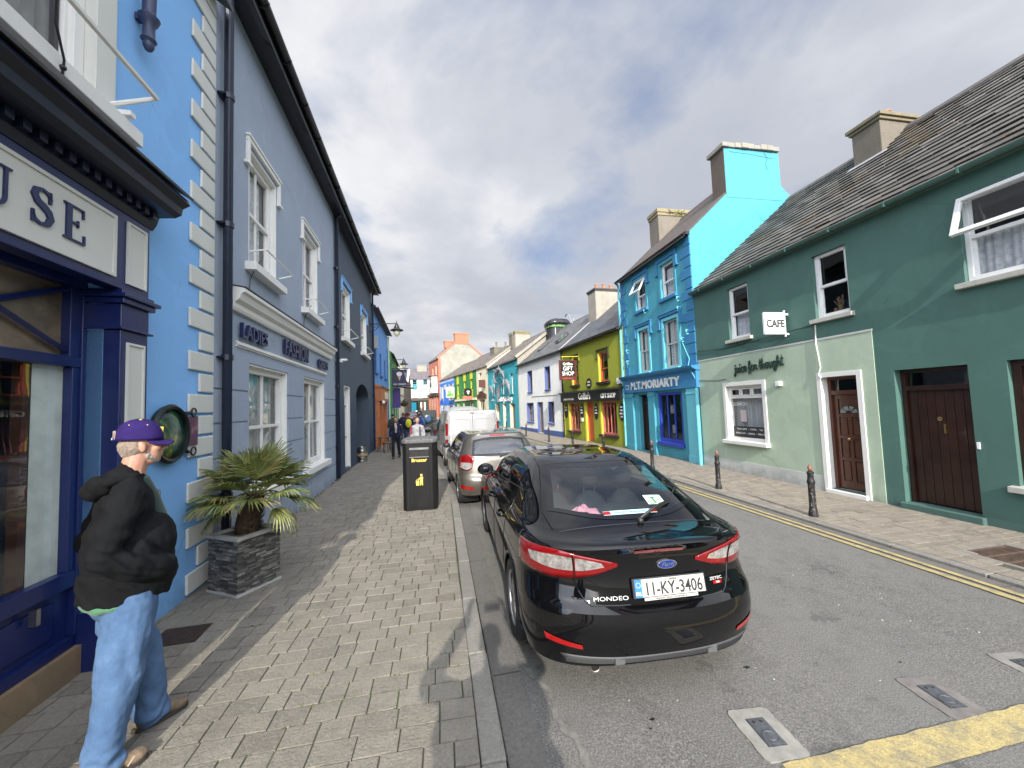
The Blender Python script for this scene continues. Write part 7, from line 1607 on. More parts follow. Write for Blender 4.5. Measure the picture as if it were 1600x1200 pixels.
for sg in (1, -1):
    vc.patch('side_window', 'side', [(2.75, 1.12), (3.4, 1.1), (3.75, 1.1)], [(2.75, 1.62), (3.2, 1.62), (3.45, 1.35)], G_CARD, vn, sgn=sg, nu=6, nv=5, border=.03, cut=True)
    wheel(vn, sg*.93, .95, .335); wheel(vn, sg*.93, 4.0, .335)
    t = vc.patch('tail_light', 'rear', [(.835, .84), (.93, .84)], [(.815, 1.62), (.888, 1.62)], M_REDL, vn, sgn=1, off=.012, nu=4, nv=10, thick=.012) if sg > 0 else vc.patch('tail_light', 'rear', [(-.93, .84), (-.835, .84)], [(-.888, 1.62), (-.815, 1.62)], M_REDL, vn, off=.012, nu=4, nv=10, thick=.012)
    for a, b in ((.98, 1.10), (1.50, 1.60)):
        k_ = (lambda z: .835-(z-.84)*.0256, lambda z: .93-(z-.84)*.054)
        lo, hi = [(k_[0](a)*sg, a), (k_[1](a)*sg, a)], [(k_[0](b)*sg, b), (k_[1](b)*sg, b)]
        if sg < 0: lo, hi = lo[::-1], hi[::-1]
        vc.patch('clear_lens', 'rear', lo, hi, M_CLRL, t, off=.016, nu=3, nv=3)
    l, n_ = vc.hit('side', 3.35, 1.15, sg); mb = MB(); mb.box(*sorted((l.x, l.x+sg*.2)), l.y-.04, l.y+.06, 1.12, 1.42); mb.build('wing_mirror', M_PLAST, vn, bevel=.03)
vc.body(P_WHT, vn); vc.arches(vn, P_WHT, .93, .01)
seamp = lambda pl: [p for p in (vc.hit('rear', a, b, 1, .001)[0] for a, b in pl) if p]
mb = MB(); mb.tube(seamp([(0, .6+.05*i) for i in range(25)]), .006, 4); mb.build('door_seam', M_FRIT, vn)
for sg in (-1, 1):
    mb = MB(); mb.tube(seamp([(sg*.80, .62), (sg*.80, 1.0), (sg*.785, 1.4), (sg*.77, 1.74), (sg*.74, 1.785), (sg*.4, 1.80), (0, 1.80)]), .005, 4); mb.build('door_seam', M_FRIT, vn)
    mb = MB(); ring_ = [(sg*.70, .85), (sg*.70, 1.55), (sg*.66, 1.63), (sg*.12, 1.63), (sg*.07, 1.57), (sg*.07, .85), (sg*.12, .80), (sg*.65, .80), (sg*.70, .85)]; q_ = seamp([(p.x, p.y) for p in resample([(*r_, 0) for r_ in ring_], 60)]); mb.tube(q_, .010, 5); mb.build('door_pressing', P_WHT, vn, smooth='all')
    for zz_ in (.9, 1.55): mb = MB(); l, n_ = vc.hit('rear', sg*.83, zz_-.12, 1); mb.cbox(l+Vector((-sg*.03, -.008, 0)), (.05, .03, .07)); mb.build('hinge', P_WHT, vn, bevel=.006)
vc.patch('brake_light', 'rear', [(-.07, 1.815), (.07, 1.815)], [(-.07, 1.845), (.07, 1.845)], M_REDL, vn, off=.01, nu=4, nv=2)
mb = MB(); mb.box(-.88, .88, -.04, .12, .36, .54); mb.build('bumper', M_PLAST, vn, bevel=.03)
mb = MB(); mb.box(-.26, .26, -.055, -.041, .40, .51); mb.build('number_plate', MATS['plate_white'], vn)
mb = MB(); mb.box(.05, .12, -.02, .04, .95, 1.06); mb.build('door_handle', M_PLAST, vn, bevel=.01)
mb = MB(); mb.box(-.55, .55, -.01, .06, .0, .0)
dm = MB(); rows = []
for i in range(13):
    t = i/12; rows.append([(x*.62, 1.75+1.45*t, 1.90+.17*math.sin(math.pi*min(1, t*1.02))**.45*max(0, 1-abs(x)**5)) for x in [-1+.1*j for j in range(21)]])
dm.grid(rows); dm.build('roof_dome', P_WHT, vn, smooth='all', norm=True)

# ================= jeep with a spare wheel
jp = thing('parked_jeep', 'dark open topped jeep with a spare wheel on its back, far side of the van', 'jeep', (-1.02, 31.3, gz(31)-.07), RAD(8))
P_JP = carpaint('jeep_black', (.008, .010, .012), .1, .3, .1); M_CANV = plain('black_canvas', (.012, .013, .015), .6, var=.3, bump=.4)
mb = MB(); mb.prism([(.0, .55), (3.6, .55), (3.7, .75), (3.6, 1.02), (2.3, 1.08), (2.2, 1.10), (.0, 1.10)], 'x', -.72, .72); mb.build('body', P_JP, jp, bevel=.05, norm=True)
mb = MB(); mb.prism([(.02, 1.105), (2.1, 1.105), (1.9, 1.72), (1.6, 1.80), (.12, 1.78), (.05, 1.65)], 'x', -.68, .68); cv = mb.build('canvas_top', M_CANV, jp, bevel=.06, norm=True)
mb = MB(); mb.box(-.45, .45, -.0, .02, 1.25, 1.6); mb.build('rear_window', plain('plastic_window', (.05, .06, .065), .15), cv)
for sg in (-1, 1):
    mb = MB(); mb.prism([(-.05, .55), (1.05, .55), (.95, .92), (.7, .98), (.2, .98), (.0, .85)], 'x', *sorted((sg*.721, sg*.86))); mb.build('wing', M_PLAST, jp, bevel=.04, norm=True)
    mb = MB(); mb.box(sg*.66-.07, sg*.66+.07, -.05, .0, .62, .76); mb.build('tail_light', M_REDL, jp, bevel=.01)
    for yw in (.5, 2.95): wheel(jp, sg*.84, yw, .36, w=.22)
mb = MB(); mb.box(-.80, .80, -.16, -.02, .45, .58); mb.build('bumper', M_PLAST, jp, bevel=.02)
mb = MB(); mb.lathe([(.001, -.30), (.30, -.30), (.345, -.27), (.36, -.2), (.36, -.12), (.33, -.06), (.001, -.05)], (.0, 0, 1.12), 28, 'y'); sw_ = mb.build('spare_wheel', plain('wheel_cover_green', (.012, .035, .022), .35), jp, smooth=True, norm=True)
mb = MB(); mb.lathe([(.001, -.305), (.20, -.305), (.215, -.302), (.215, -.30), (.001, -.30)], (0, 0, 1.12), 20, 'y'); mb.build('cover_disc', plain('cover_blue', (.02, .05, .16), .4), sw_, norm=True)

# ================= bollards on the right pavement
M_BOLL = (lambda t: t.set(Base_Color=t.mix(t.ramp(t.noise(16, 7, .8), [(.55, 0.0), (.63, 1.0)]), (.010, .010, .011), t.ramp(t.noise(30, 4, .7), [(.4, (.10, .085, .075)), (.6, (.26, .25, .23))])), Roughness=.55))(NT('chipped_black_paint'))
M_BKNOB = (lambda t: t.set(Base_Color=t.ramp(t.noise(22, 5, .7), [(.4, (.34, .12, .08)), (.6, (.12, .06, .05))]), Roughness=.6))(NT('rusty_red_knob'))
BOL = [('scuffed black bollard nearest the viewer, between the two brown doors and the kerb', 5.34, .80), ('black bollard at the kerb across from the cafe window', 7.50, .80), ('black bollard at the kerb across from the tall turquoise house', 10.15, .80),
       ('black bollard in front of the right end of the olive gift shop', 13.3, .80), ('black bollard in front of the orange door of the olive gift shop', 16.3, .80), ('black bollard at the kerb near the blue-plinthed end of the white house', 19.5, .80),
       ('black bollard before the door of the white house with blue reveals', 23.8, .80), ('farthest black bollard, at the corner of the teal dolphin shop', 28.6, .80)]
def bollard():
    r = thing('bollard', BOL[0][0], 'bollard', (0, 0, 0), 0, 'cast iron bollards along the right kerb')
    mb = MB(); mb.lathe([(.085, -.05), (.085, .05), (.072, .09), (.066, .12), (.062, .13), (.058, .50), (.062, .51), (.070, .53), (.070, .56), (.060, .58), (.055, .60), (.052, .66), (.062, .68), (.064, .70), (.050, .715), (.030, .725)], (0, 0, 0), 14); mb.build('post', M_BOLL, r, smooth=30)
    mb = MB(); mb.lathe([(.024, .722), (.034, .745), (.043, .77), (.036, .795), (.016, .81), (.012, .825), (.001, .83)], (0, 0, 0), 12); mb.build('knob', M_BKNOB, r, smooth='all'); return r
b0 = bollard()
for i, (lb, y, h) in enumerate(BOL):
    o = b0 if i == 0 else copy_tree(b0); o['label'] = lb
    o.scale = (.80, .80, 1.0); o.location = (kr(y)+.27, y, gz(y)); o.rotation_euler = (RAD(random.uniform(-1.5, 1.5)), RAD(random.uniform(-1.5, 1.5)), i*1.3)

# ================= litter bin
bn = thing('litter_bin', 'tall black litter bin with yellow lettering on the pavement beside the parked cars', 'litter bin', (-.42, 8.02, 0), RAD(-3))
M_BIN = (lambda t: t.set(Base_Color=t.mix(t.ramp(t.noise(3, 7, .75, stretch=(1, 1, .4)), [(.45, 0.0), (.7, .8)]), (.006, .0062, .0066), (.015, .015, .0145)), Roughness=.5, Specular_IOR_Level=.25))(NT('bin_black'))
def oct_(w, d, c): return [(-w+c, -d), (w-c, -d), (w, -d+c), (w, d-c), (w-c, d), (-w+c, d), (-w, d-c), (-w, -d+c)]
mb = MB(); rows = [[(x, y, z) for x, y in oct_(.325*k, .27*k, .07)] for z, k in ((0, 1), (.02, 1.0), (1.29, 1.0))]; mb.grid(rows, closed=True); mb.poly(rows[-1]); mb.build('body', M_BIN, bn, norm=True, bevel=.006)
mb = MB()
for x0, x1, z0, z1 in ((-.245, -.18, .06, 1.23), (.18, .245, .06, 1.23), (-.18, .18, .06, 1.02), (-.18, .18, 1.20, 1.23)): mb.box(x0, x1, -.285, -.271, z0, z1)
fp = mb.build('front_panel', M_BIN, bn, bevel=.003)
mb = MB(); mb.box(-.18, .18, -.277, -.2705, 1.02, 1.20); mb.build('slot', M_DARKIN, fp)
mb = MB(); mb.box(-.185, .185, -.292, -.2855, 1.165, 1.205); mb.box(-.185, .185, -.291, -.2855, 1.015, 1.03); mb.build('slot_lip', plain('brushed_lip', (.30, .30, .30), .35, .9), fp)
mb = MB(); rows = []
for z, k in ((1.292, 1.03), (1.33, 1.05), (1.36, 1.03), (1.385, .90), (1.40, .5), (1.405, .02)): rows.append([(x*k, y*k, z) for x, y in oct_(.325, .27, .07)])
mb.grid(rows, closed=True); mb.poly([p for p in rows[0]][::-1]); mb.build('lid', plain('bin_lid_grey', (.10, .10, .10), .6, var=.45, scale=18), bn, smooth=25, norm=True)
M_BYEL = plain('bin_yellow', (.72, .52, .10), .5, var=.2, scale=20)
mb = MB(); text_mb(mb, 'Bruscar', .09, .0, -.290, .935, .004, offset=.003, spacing=1.05); mb.build('lettering', M_BYEL, fp)
mb = MB(); mb.prism([(.035+.022*math.cos(RAD(a)), .675+.024*math.sin(RAD(a))) for a in range(0, 360, 30)], 'y', -.290, -.286)
mb.prism([(.0, .48), (.02, .48), (.032, .56), (.04, .48), (.062, .48), (.06, .60), (.07, .62), (.055, .645), (.02, .645), (-.035, .60), (-.03, .585), (.008, .60)], 'y', -.290, -.286); mb.prism([(-.065, .48), (-.015, .48), (-.008, .575), (-.072, .575)], 'y', -.290, -.286)
mb.prism([(-.05, .585), (-.04, .60), (-.055, .61)], 'y', -.29, -.286); mb.build('litter_symbol', M_BYEL, fp, norm=True)

# ================= stone planter with a palm
pt = thing('planter', 'square planter clad in dark stacked stone with a pale rim', 'planter', (-2.27, 5.06, 0), RAD(58))
t = NT('stacked_slate'); r_ = t.island()
a_ = t.mix(t.ramp(t.noise(14, 5, .7), [(.4, 0.0), (.7, .6)]), t.ramp(r_, [(0, (.028, .028, .026)), (.5, (.085, .082, .073)), (.85, (.17, .16, .14)), (1, (.30, .285, .25))]), (.04, .038, .034))
t.bump(t.noise(60, 4, .7), .5, .004); M_STK = t.set(Base_Color=a_, Roughness=.75)
rnd = random.Random(9); mb = MB(); hw = .245; mb.box(-hw+.02, hw-.02, -hw+.02, hw-.02, .02, .60)
z = .02
while z < .575:
    h = rnd.uniform(.012, .024)
    for side in range(4):
        x = -hw
        while x < hw-.01:
            w = rnd.uniform(.05, .16); x2 = min(x+w, hw); d = rnd.uniform(0, .014)
            R_ = Matrix.Rotation(side*math.pi/2, 4, 'Z'); mb.M = R_; mb.box(x+.001, x2-.001, -hw-d+.004, -hw+.04, z+.001, min(z+h, .585)-.001); x = x2
    z += h
mb.M = Matrix(); mb.build('stone_box', M_STK, pt)
mb = MB()
for s in range(4): mb.M = Matrix.Rotation(s*math.pi/2, 4, 'Z'); mb.box(-hw-.018, hw-.045, -hw-.018, -hw+.045, .588, .625)
mb.build('rim', plain('pale_concrete_rim', (.33, .32, .29), .8, var=.3, bump=.3), pt, bevel=.005)
mb = MB()
for s in range(4): mb.M = Matrix.Rotation(s*math.pi/2, 4, 'Z'); mb.box(-hw-.012, hw-.012, -hw-.014, -hw+.01, .0, .024)
mb.build('foot_rail', plain('grey_foot', (.40, .40, .39), .6, var=.2), pt)
mb = MB(); rows = [[(-.2+.04*i, -.2+.04*j, .575+.03*noise.noise((i*.7, j*.7, 2))) for i in range(11)] for j in range(11)]; mb.grid(rows); mb.build('soil', plain('brown_soil', (.045, .026, .016), .95, var=.5, bump=1, scale=30), pt, smooth='all')
pm = thing('palm', 'bushy fan palm with a shaggy brown trunk growing in the stone planter', 'palm', (-2.25, 5.07, .57), 0)
mb = MB(); rnd = random.Random(21); pth = [(0, 0, -.02), (.0, 0, .1), (.015, .01, .22), (.05, .02, .36), (.07, .03, .46)]; mb.tube(pth, [.12, .125, .12, .105, .07], 14)
for i in range(900):
    t_ = rnd.random(); a = rnd.uniform(0, 6.28); zc = t_*.45; c_ = Vector((.07*t_, .03*t_, zc)); r_ = .118-.02*t_; d = Vector((math.cos(a), math.sin(a), 0)); p = c_+d*r_*.95; up = rnd.uniform(.3, 1.2); e = p+d*rnd.uniform(.01, .05)+Vector((rnd.uniform(-.02, .02), rnd.uniform(-.02, .02), rnd.uniform(.02, .08)*up)); s_ = d.cross(Vector((0, 0, 1)))*rnd.uniform(.004, .012)
    mb.add([p-s_, p+s_, e+s_*.3, e-s_*.3], [(0, 1, 2, 3)])
mb.build('trunk', plain('palm_fibre', (.060, .034, .018), .95, var=.6, scale=30), pm)
t = NT('palm_leaf'); r_ = t.island(); tr_ = t.noise(2.2, 3, .6)
a_ = t.ramp(r_, [(0, (.075, .11, .03)), (.4, (.13, .17, .045)), (.7, (.24, .25, .07)), (.9, (.42, .36, .13)), (1, (.34, .19, .07))])
M_LEAF = t.set(Base_Color=t.mix(.4, a_, t.ramp(tr_, [(.4, (.08, .12, .03)), (.6, (.25, .24, .08))])), Roughness=.45, Subsurface_Weight=0.0); M_LEAF.node_tree.nodes['Principled BSDF'].inputs['Transmission Weight'].default_value = 0.0
M_LEAFD = plain('dry_palm_leaf', (.38, .22, .045), .6, var=.5, scale=12)
def fan(az, el, pl_, R, n, dry=False, droop=.3, spread=2.5):
    mb = MB(); base = Vector((.07+.03*math.cos(az), .03+.03*math.sin(az), .43)); d = Vector((math.cos(az)*math.cos(el), math.sin(az)*math.cos(el), math.sin(el)))
    path = [base+d*pl_*k/5+Vector((0, 0, -droop*.25*pl_*(k/5)**2)) for k in range(6)]; mb.tube(path, [.010, .008, .007, .006, .006, .005], 5); hub = path[-1]; ax = (path[-1]-path[-2]).normalized()
    sd = ax.cross(Vector((0, 0, 1))).normalized(); nv = sd.cross(ax).normalized(); tilt = rnd.uniform(-.5, .3)
    for k in range(n):
        f = -spread/2*1.0+spread*k/(n-1); f += rnd.uniform(-.03, .03); dr = (ax*math.cos(f)+sd*math.sin(f)); L = R*(1-.18*abs(f)/spread)*rnd.uniform(.85, 1.08)
        w0 = .0155; dn = Vector((0, 0, -1)); pts = []
        for q in range(6):
            t_ = q/5; c_ = hub+dr*L*t_+nv*.05*math.sin(t_*2.2)*(1-abs(f)/2)+dn*droop*L*(t_**2.6)*rnd.uniform(.7, 1.3)
            wd = w0*(.35+1.6*t_ if t_ < .45 else 1.1*(1-(t_-.45)/.56)); cr_ = dr.cross(nv).normalized(); pts.append((c_-cr_*wd+nv*.002, c_+nv*-.006, c_+cr_*wd+nv*.002))
        v0 = [x for p in pts for x in p]; fs = [(i*3+j, i*3+j+1, i*3+j+4, i*3+j+3) for i in range(5) for j in range(2)]; mb.add(v0, fs)
    o = mb.build('frond', M_LEAFD if dry else M_LEAF, pm)
    if dry: o['label'] = 'dried orange yellow frond'
for i in range(30):
    k_ = i/30; az = i*2.399; el = RAD(82-88*k_**.9+rnd.uniform(-8, 8)); fan(az, el, rnd.uniform(.22, .34), rnd.uniform(.32, .42), 22, droop=.06+.24*k_)
fan(RAD(168), RAD(-4), .30, .26, 18, True, .35); fan(RAD(205), RAD(-20), .25, .25, 16, False, .5); fan(RAD(-20), RAD(-25), .26, .28, 16, False, .6)

# ================= kegs, bench, covers and gratings
kg = thing('beer_keg', 'steel beer keg standing in the dark archway', 'keg', (-3.02, 15.75, 0), 0)
mb = MB(); mb.lathe([(.17, 0), (.19, .0), (.195, .06), (.19, .09), (.20, .11), (.205, .2), (.20, .22), (.205, .24), (.205, .34), (.20, .36), (.205, .38), (.20, .46), (.19, .50), (.195, .53), (.19, .59), (.17, .59), (.165, .52), (.01, .5)], (0, 0, 0), 24); mb.build('barrel', plain('keg_steel', (.42, .42, .42), .28, .95, var=.25), kg, smooth=30)
mb = MB(); mb.lathe([(.207, .24), (.208, .25), (.208, .33), (.207, .34)], (0, 0, 0), 24); mb.build('band', plain('keg_band', (.35, .25, .10), .5), kg)
bt = thing('pub_table', 'weathered wooden table by the orange shopfront', 'table', (-2.75, 19.6, 0), RL)
M_OLDW = plain('weathered_wood', (.12, .08, .05), .8, var=.4, scale=10)
mb = MB()
for i in range(5): mb.box(-.45+.18*i, -.28+.18*i, -.28, .28, .66, .69)
mb.build('table_top', M_OLDW, bt)
for x in (-.38, .38):
    for y in (-.22, .22): mb = MB(); mb.tube([(x*1.1, y*1.1, 0), (x*.8, y*.8, .66)], .025, 6); mb.build('leg', M_OLDW, bt)
bt2 = thing('stool', 'low wooden stool beside the pub table', 'stool', (-2.45, 18.7, 0), .4)
mb = MB(); mb.box(-.2, .2, -.16, .16, .42, .46); mb.build('seat', M_OLDW, bt2, bevel=.01)
for x in (-.15, .15):
    for y in (-.11, .11): mb = MB(); mb.tube([(x*1.2, y*1.2, 0), (x, y, .42)], .02, 6); mb.build('leg', M_OLDW, bt2)
M_IRON = plain('cast_iron_cover', (.045, .038, .034), .6, .4, var=.5, scale=14, bump=.5); M_RUST = plain('rusty_grating', (.15, .10, .075), .7, .2, var=.5, scale=14, bump=.4); M_CONC = plain('cover_concrete', (.20, .19, .17), .9, var=.25, scale=9, bump=.5)
hc = thing('manhole_cover', 'dark rusty square cover in the left pavement near the man', 'cover', (-2.35, 4.07, 0), RAD(2))
mb = MB(); mb.box(-.27, .27, -.21, .21, -.06, -.004); fr_ = mb.build('frame', M_CONC, hc); mb = MB(); mb.box(-.19, .19, -.15, .15, -.0035, .003)
for i in range(9):
    for j in range(7): mb.box(-.17+.04*i, -.148+.04*i, -.135+.04*j, -.113+.04*j, .0031, .006)
mb.build('lid', plain('brown_iron_lid', (.045, .028, .022), .65, .2, var=.4, scale=18, bump=.4), hc)
gt = thing('drain_grating', 'rusty slotted grating set in the right pavement', 'grating', (6.53, 3.34, 0), 0)
mb = MB(); 
for q_ in ((-.41, .41, -.435, -.38), (-.41, .41, .38, .435), (-.41, -.35, -.38, .38), (.35, .41, -.38, .38)): mb.box(q_[0], q_[1], q_[2], q_[3], -.08, .0)
mb.build('frame', M_CONC, gt); mb = MB(); mb.box(-.40, .40, -.43, .43, -.15, -.10); mb.build('pit', M_DARKIN, gt)
mb = MB()
for i in range(15): mb.box(-.345+.0475*i, -.331+.0475*i, -.375, .375, -.05, -.002)
for j in range(5): mb.box(-.345, .345, -.375+.18*j, -.345+.18*j, -.05, -.003)
mb.build('bars', M_RUST, gt)
def roadbox(x, y, rz, lab, conc, grp=True):
    z = roadz(x, y); o = thing('utility_cover', lab, 'cover', (x, y, z), rz, 'small rectangular utility covers in the road')
    mb = MB(); r = random.Random(int(x*100)); n = 44; w, d = .135, .18; ring = []
    for i in range(n):
        a = 2*math.pi*i/n; q_ = (abs(math.cos(a)/w)**14+abs(math.sin(a)/d)**14)**(-1/14); q_ *= 1+r.uniform(-.025, .025); ring.append((q_*math.cos(a), q_*math.sin(a)))
    mb.prism(ring, 'z', -.02, .006); mb.build('surround', conc, o, norm=True)
    mb = MB(); mb.box(-.058, .058, -.098, .098, -.01, .009); f = mb.build('frame', plain('grey_iron', (.10, .10, .105), .5, .5, var=.35, scale=20, bump=.3), o)
    mb = MB(); mb.box(-.052, .052, .045, .092, .0092, .012); mb.box(-.052, .052, -.092, .042, .0092, .0115); mb.lathe([(.047, .0116), (.047, .014), (.040, .0145), (.038, .0125), (.026, .0125), (.024, .0145), (.0, .0145)], (0, -.042, 0), 20); mb.build('lid', plain('worn_lid', (.13, .135, .145), .45, .5, var=.3, scale=25), f)
    mb = MB()
    for xx in (-.024, .024): mb.lathe([(.010, .0122), (.010, .0135), (.0, .0135)], (xx, .068, 0), 10)
    mb.build('bolts', M_IRON, f)
M_CONCW = plain('bright_cement', (.24, .232, .205), .9, var=.25, scale=12, bump=.6); M_CONCP = plain('pinkish_cement', (.155, .14, .13), .9, var=.3, scale=12, bump=.5)
roadbox(1.865, 2.115, RAD(-5), 'metal utility cover in a bright cement patch, left of three in the road', M_CONCW)
roadbox(3.17, 2.085, RAD(-8), 'metal utility cover in a dull pinkish patch, middle of three in the road', M_CONCP)
roadbox(4.10, 2.13, RAD(-6), 'metal utility cover in a pale patch at the right edge of the road view', M_CONC)
# weeds and dirt where the left walls meet the paving, moss tufts in the joints
mb = MB(); rnd = random.Random(31)
for i in range(420):
    s_ = rnd.uniform(4.4, 19); 
    if rnd.random() > .5+.5*math.sin(s_*3.1): continue
    p = Vector(LP(s_, -rnd.uniform(.0, .07)**1.0, 0)); h = rnd.uniform(.01, .045); a = rnd.uniform(0, 6.28); d = Vector((math.cos(a), math.sin(a), 0))*h
    mb.add([p, p+d*.5+Vector((0, 0, h)), p+d+Vector((0, 0, h*.3)), p+d*.4], [(0, 1, 2, 3)])
tag(mb.build('weeds', plain('dry_weeds', (.10, .075, .035), .9, var=.5), None), 'dry weeds and litter along the foot of the left walls', 'weeds', kind='stuff')
mb = MB()
for i in range(1500):
    y = 2.0+7*rnd.random()**1.6; row_ = round((y+6)/.168)*.168-6; x = rnd.uniform(-2.4, .1)
    if noise.noise((x*1.3, row_*1.1, 4)) < .05: continue
    p = Vector((x, row_+rnd.uniform(-.006, .006), -.006)); h = rnd.uniform(.004, .011); a = rnd.uniform(0, 6.28); d = Vector((math.cos(a), math.sin(a), 0))*h
    mb.add([p-d, p+Vector((0, 0, h*1.4)), p+d], [(0, 1, 2)]); d2 = Vector((-d.y, d.x, 0)); mb.add([p-d2, p+Vector((0, 0, h*1.4)), p+d2], [(0, 1, 2)])
tag(mb.build('moss', plain('joint_moss', (.10, .15, .02), .95, var=.4), None), 'green moss in the joints of the near paving', 'moss', kind='stuff')
# pebbles, butts and dark droppings on the road
mb = MB()
for i in range(90):
    x, y = rnd.uniform(.6, 5.2), rnd.uniform(1.9, 6.5); s_ = rnd.uniform(.003, .008); mb.ball((x, y, roadz(x, y)+s_*.5), s_, 6, 4, (1, rnd.uniform(.6, 1.2), .6))
tag(mb.build('grit', plain('pale_grit', (.42, .40, .36), .9, var=.4), None), 'loose pale grit scattered on the road', 'grit', kind='stuff')
# rough cement seam and dark patch of worn asphalt beside the rear wheel of the black car
mb = MB(); rnd = random.Random(77); pts = []; y = 3.15; x = .60
while y > 1.75:
    w = rnd.uniform(.012, .045); pts.append((x-w, x+w, y)); x += rnd.uniform(-.025, .028); y -= .045
rows = [[(a, y, roadz(a, y)+.0055), (b, y, roadz(b, y)+.0055)] for a, b, y in pts]; mb.grid(rows)
tag(mb.build('cement_seam', plain('worn_seam', (.15, .142, .128), .9, var=.4, scale=20, bump=.5), None), kind='structure')
def stain(x, y, r, seed):
    mb = MB(); rd = random.Random(seed); ring = [(x+r*rd.uniform(.5, 1.1)*math.cos(a), y+r*.6*rd.uniform(.5, 1.1)*math.sin(a)) for a in [2*math.pi*i/18 for i in range(18)]]
    mb.add([(p[0], p[1], roadz(*p)+.005) for p in ring], [tuple(range(18))]); tag(mb.build('oil_stain', plain('oil_dark', (.012, .011, .010), .5), None), kind='structure')
stain(1.27, 2.36, .022, 1); stain(2.19, 2.62, .028, 2); stain(1.22, 2.30, .012, 3); stain(3.3, 2.4, .016, 4)
# ---------------------------------------------------------------- people (local x: right, y: forward, z: up), each skin a single remeshed surface
t = NT('skin'); M_SKIN = t.set(Base_Color=t.ramp(t.noise(9, 4, .6), [(.35, (.38, .19, .13)), (.65, (.48, .27, .19))]), Roughness=.5, Subsurface_Weight=.12)
def cloth(name, c, rough=.85, var=.25, sheen=.2, scale=7, weave=True):
    if name in MATS: return MATS[name]
    t = NT(name); a = t.ramp(t.noise(scale, 5, .65), [(.3, mul(c, 1-var)), (.7, mul(c, 1+var*.8))])
    if weave: t.bump(t.math('ADD', t.noise(420, 2, .5), t.math('MULTIPLY', t.noise(16, 4, .6), 3)), .35, .003)
    MATS[name] = t.set(Base_Color=a, Roughness=rough, Sheen_Weight=sheen, Specular_IOR_Level=.2); return t.m
def blob(name, mb, mat, parent, vox=.012, smooth=4, fn=None, cut=None):
    """join overlapping closed pieces into one continuous skin"""
    me = mb.mesh(name); o = bpy.data.objects.new(name, me); COL.objects.link(o)
    bm = bmesh.new(); bm.from_mesh(me); bmesh.ops.recalc_face_normals(bm, faces=bm.faces); bm.to_mesh(me); bm.free()
    r = o.modifiers.new('r', 'REMESH'); r.mode = 'VOXEL'; r.voxel_size = vox; r.use_smooth_shade = True
    s_ = o.modifiers.new('s', 'SMOOTH'); s_.factor = .5; s_.iterations = smooth
    dg = bpy.context.evaluated_depsgraph_get(); m2 = bpy.data.meshes.new_from_object(o.evaluated_get(dg)); m2.name = name
    if fn:
        bm = bmesh.new(); bm.from_mesh(m2); bm.normal_update()
        for v in bm.verts: v.co += v.normal*fn(v.co)
        if cut:
            bmesh.ops.delete(bm, geom=[v for v in bm.verts if cut(v.co)], context='VERTS')
        bm.to_mesh(m2); bm.free()
    o.modifiers.clear(); o.data = m2; m2.materials.clear(); m2.materials.append(mat); m2.polygons.foreach_set('use_smooth', [True]*len(m2.polygons)); o.parent = parent
    bpy.data.meshes.remove(me); return o
V = Vector
def limb(mb, pts, rs, n=12, sq=None): mb.tube([V(p) for p in pts], rs, n, squash=sq); [mb.ball(pts[i], rs[i], n, 8) for i in (0, len(pts)-1)]
def folds(sc, amp, stretch=(1, 1, 1), off=0): return lambda c: amp*noise.noise((c.x*sc*stretch[0]+off, c.y*sc*stretch[1], c.z*sc*stretch[2]))
def ell(mb, c, r, n=18, m=12): mb.ball(c, 1, n, m, r)
def hand(mb, wrist, d, palm_n, s=1.0, curl=.5, side=1):
    """palm, four unequal bent fingers and a thumb"""
    d = V(d).normalized(); pn = V(palm_n); pn = (pn-d*pn.dot(d)).normalized(); sd = d.cross(pn)*side; w = V(wrist)
    for k in range(5):
        a = w+sd*(-.030+.015*k)*s; mb.tube([w+sd*(-.016+.008*k)*s, a+d*.085*s], [.014*s, .0125*s], 8)
    for k, L in enumerate((.068, .078, .073, .058)):
        b = w+d*.080*s+sd*(-.030+.0200*k)*s; p = [b]; a = 0; cur = b
        for q in range(3): a += curl*(.35 if q == 0 else .6); dd = d*math.cos(a)+pn*math.sin(a); cur = cur+dd*L*s*(.42, .33, .25)[q]; p.append(cur)
        mb.tube(p, [.0092*s, .0088*s, .008*s, .0066*s], 8); mb.ball(p[-1], .0068*s, 8, 6)
    b = w+sd*-.030*s+d*.02*s; p = [b, b+(-sd*.026+d*.026+pn*.010)*s, b+(-sd*.036+d*.052+pn*.022)*s, b+(-sd*.034+d*.072+pn*.032)*s]; mb.tube(p, [.014*s, .011*s, .0095*s, .0075*s], 8); mb.ball(p[-1], .0076*s, 8, 6)
def face(mb, c, yaw=0, s=1.0, pitch=0, neck=None):
    """skull, jaw, nose, brow, cheeks, lips, ears"""
    R = Matrix.Translation(V(c)) @ Matrix.Rotation(yaw, 4, 'Z') @ Matrix.Rotation(pitch, 4, 'X') @ Matrix.Scale(s, 4); mb.M = R
    ell(mb, (0, -.012, .03), (.076, .096, .088)); ell(mb, (0, .028, -.035), (.056, .062, .082)); ell(mb, (0, .055, -.085), (.030, .028, .022))
    ell(mb, (0, .070, .022), (.050, .022, .018)); mb.tube([(0, .085, .018), (0, .104, -.012), (0, .110, -.026), (0, .094, -.036)], [.009, .011, .014, .009], 10); ell(mb, (-.012, .096, -.031), (.008, .010, .007)); ell(mb, (.012, .096, -.031), (.008, .010, .007))
    for x in (-1, 1): ell(mb, (x*.038, .058, -.020), (.022, .026, .022)); ell(mb, (x*.079, -.008, -.008), (.009, .019, .031)); ell(mb, (x*.028, .076, .006), (.015, .010, .010))
    ell(mb, (0, .086, -.055), (.023, .010, .0065)); ell(mb, (0, .084, -.065), (.020, .010, .0065)); mb.M = Matrix(); return R
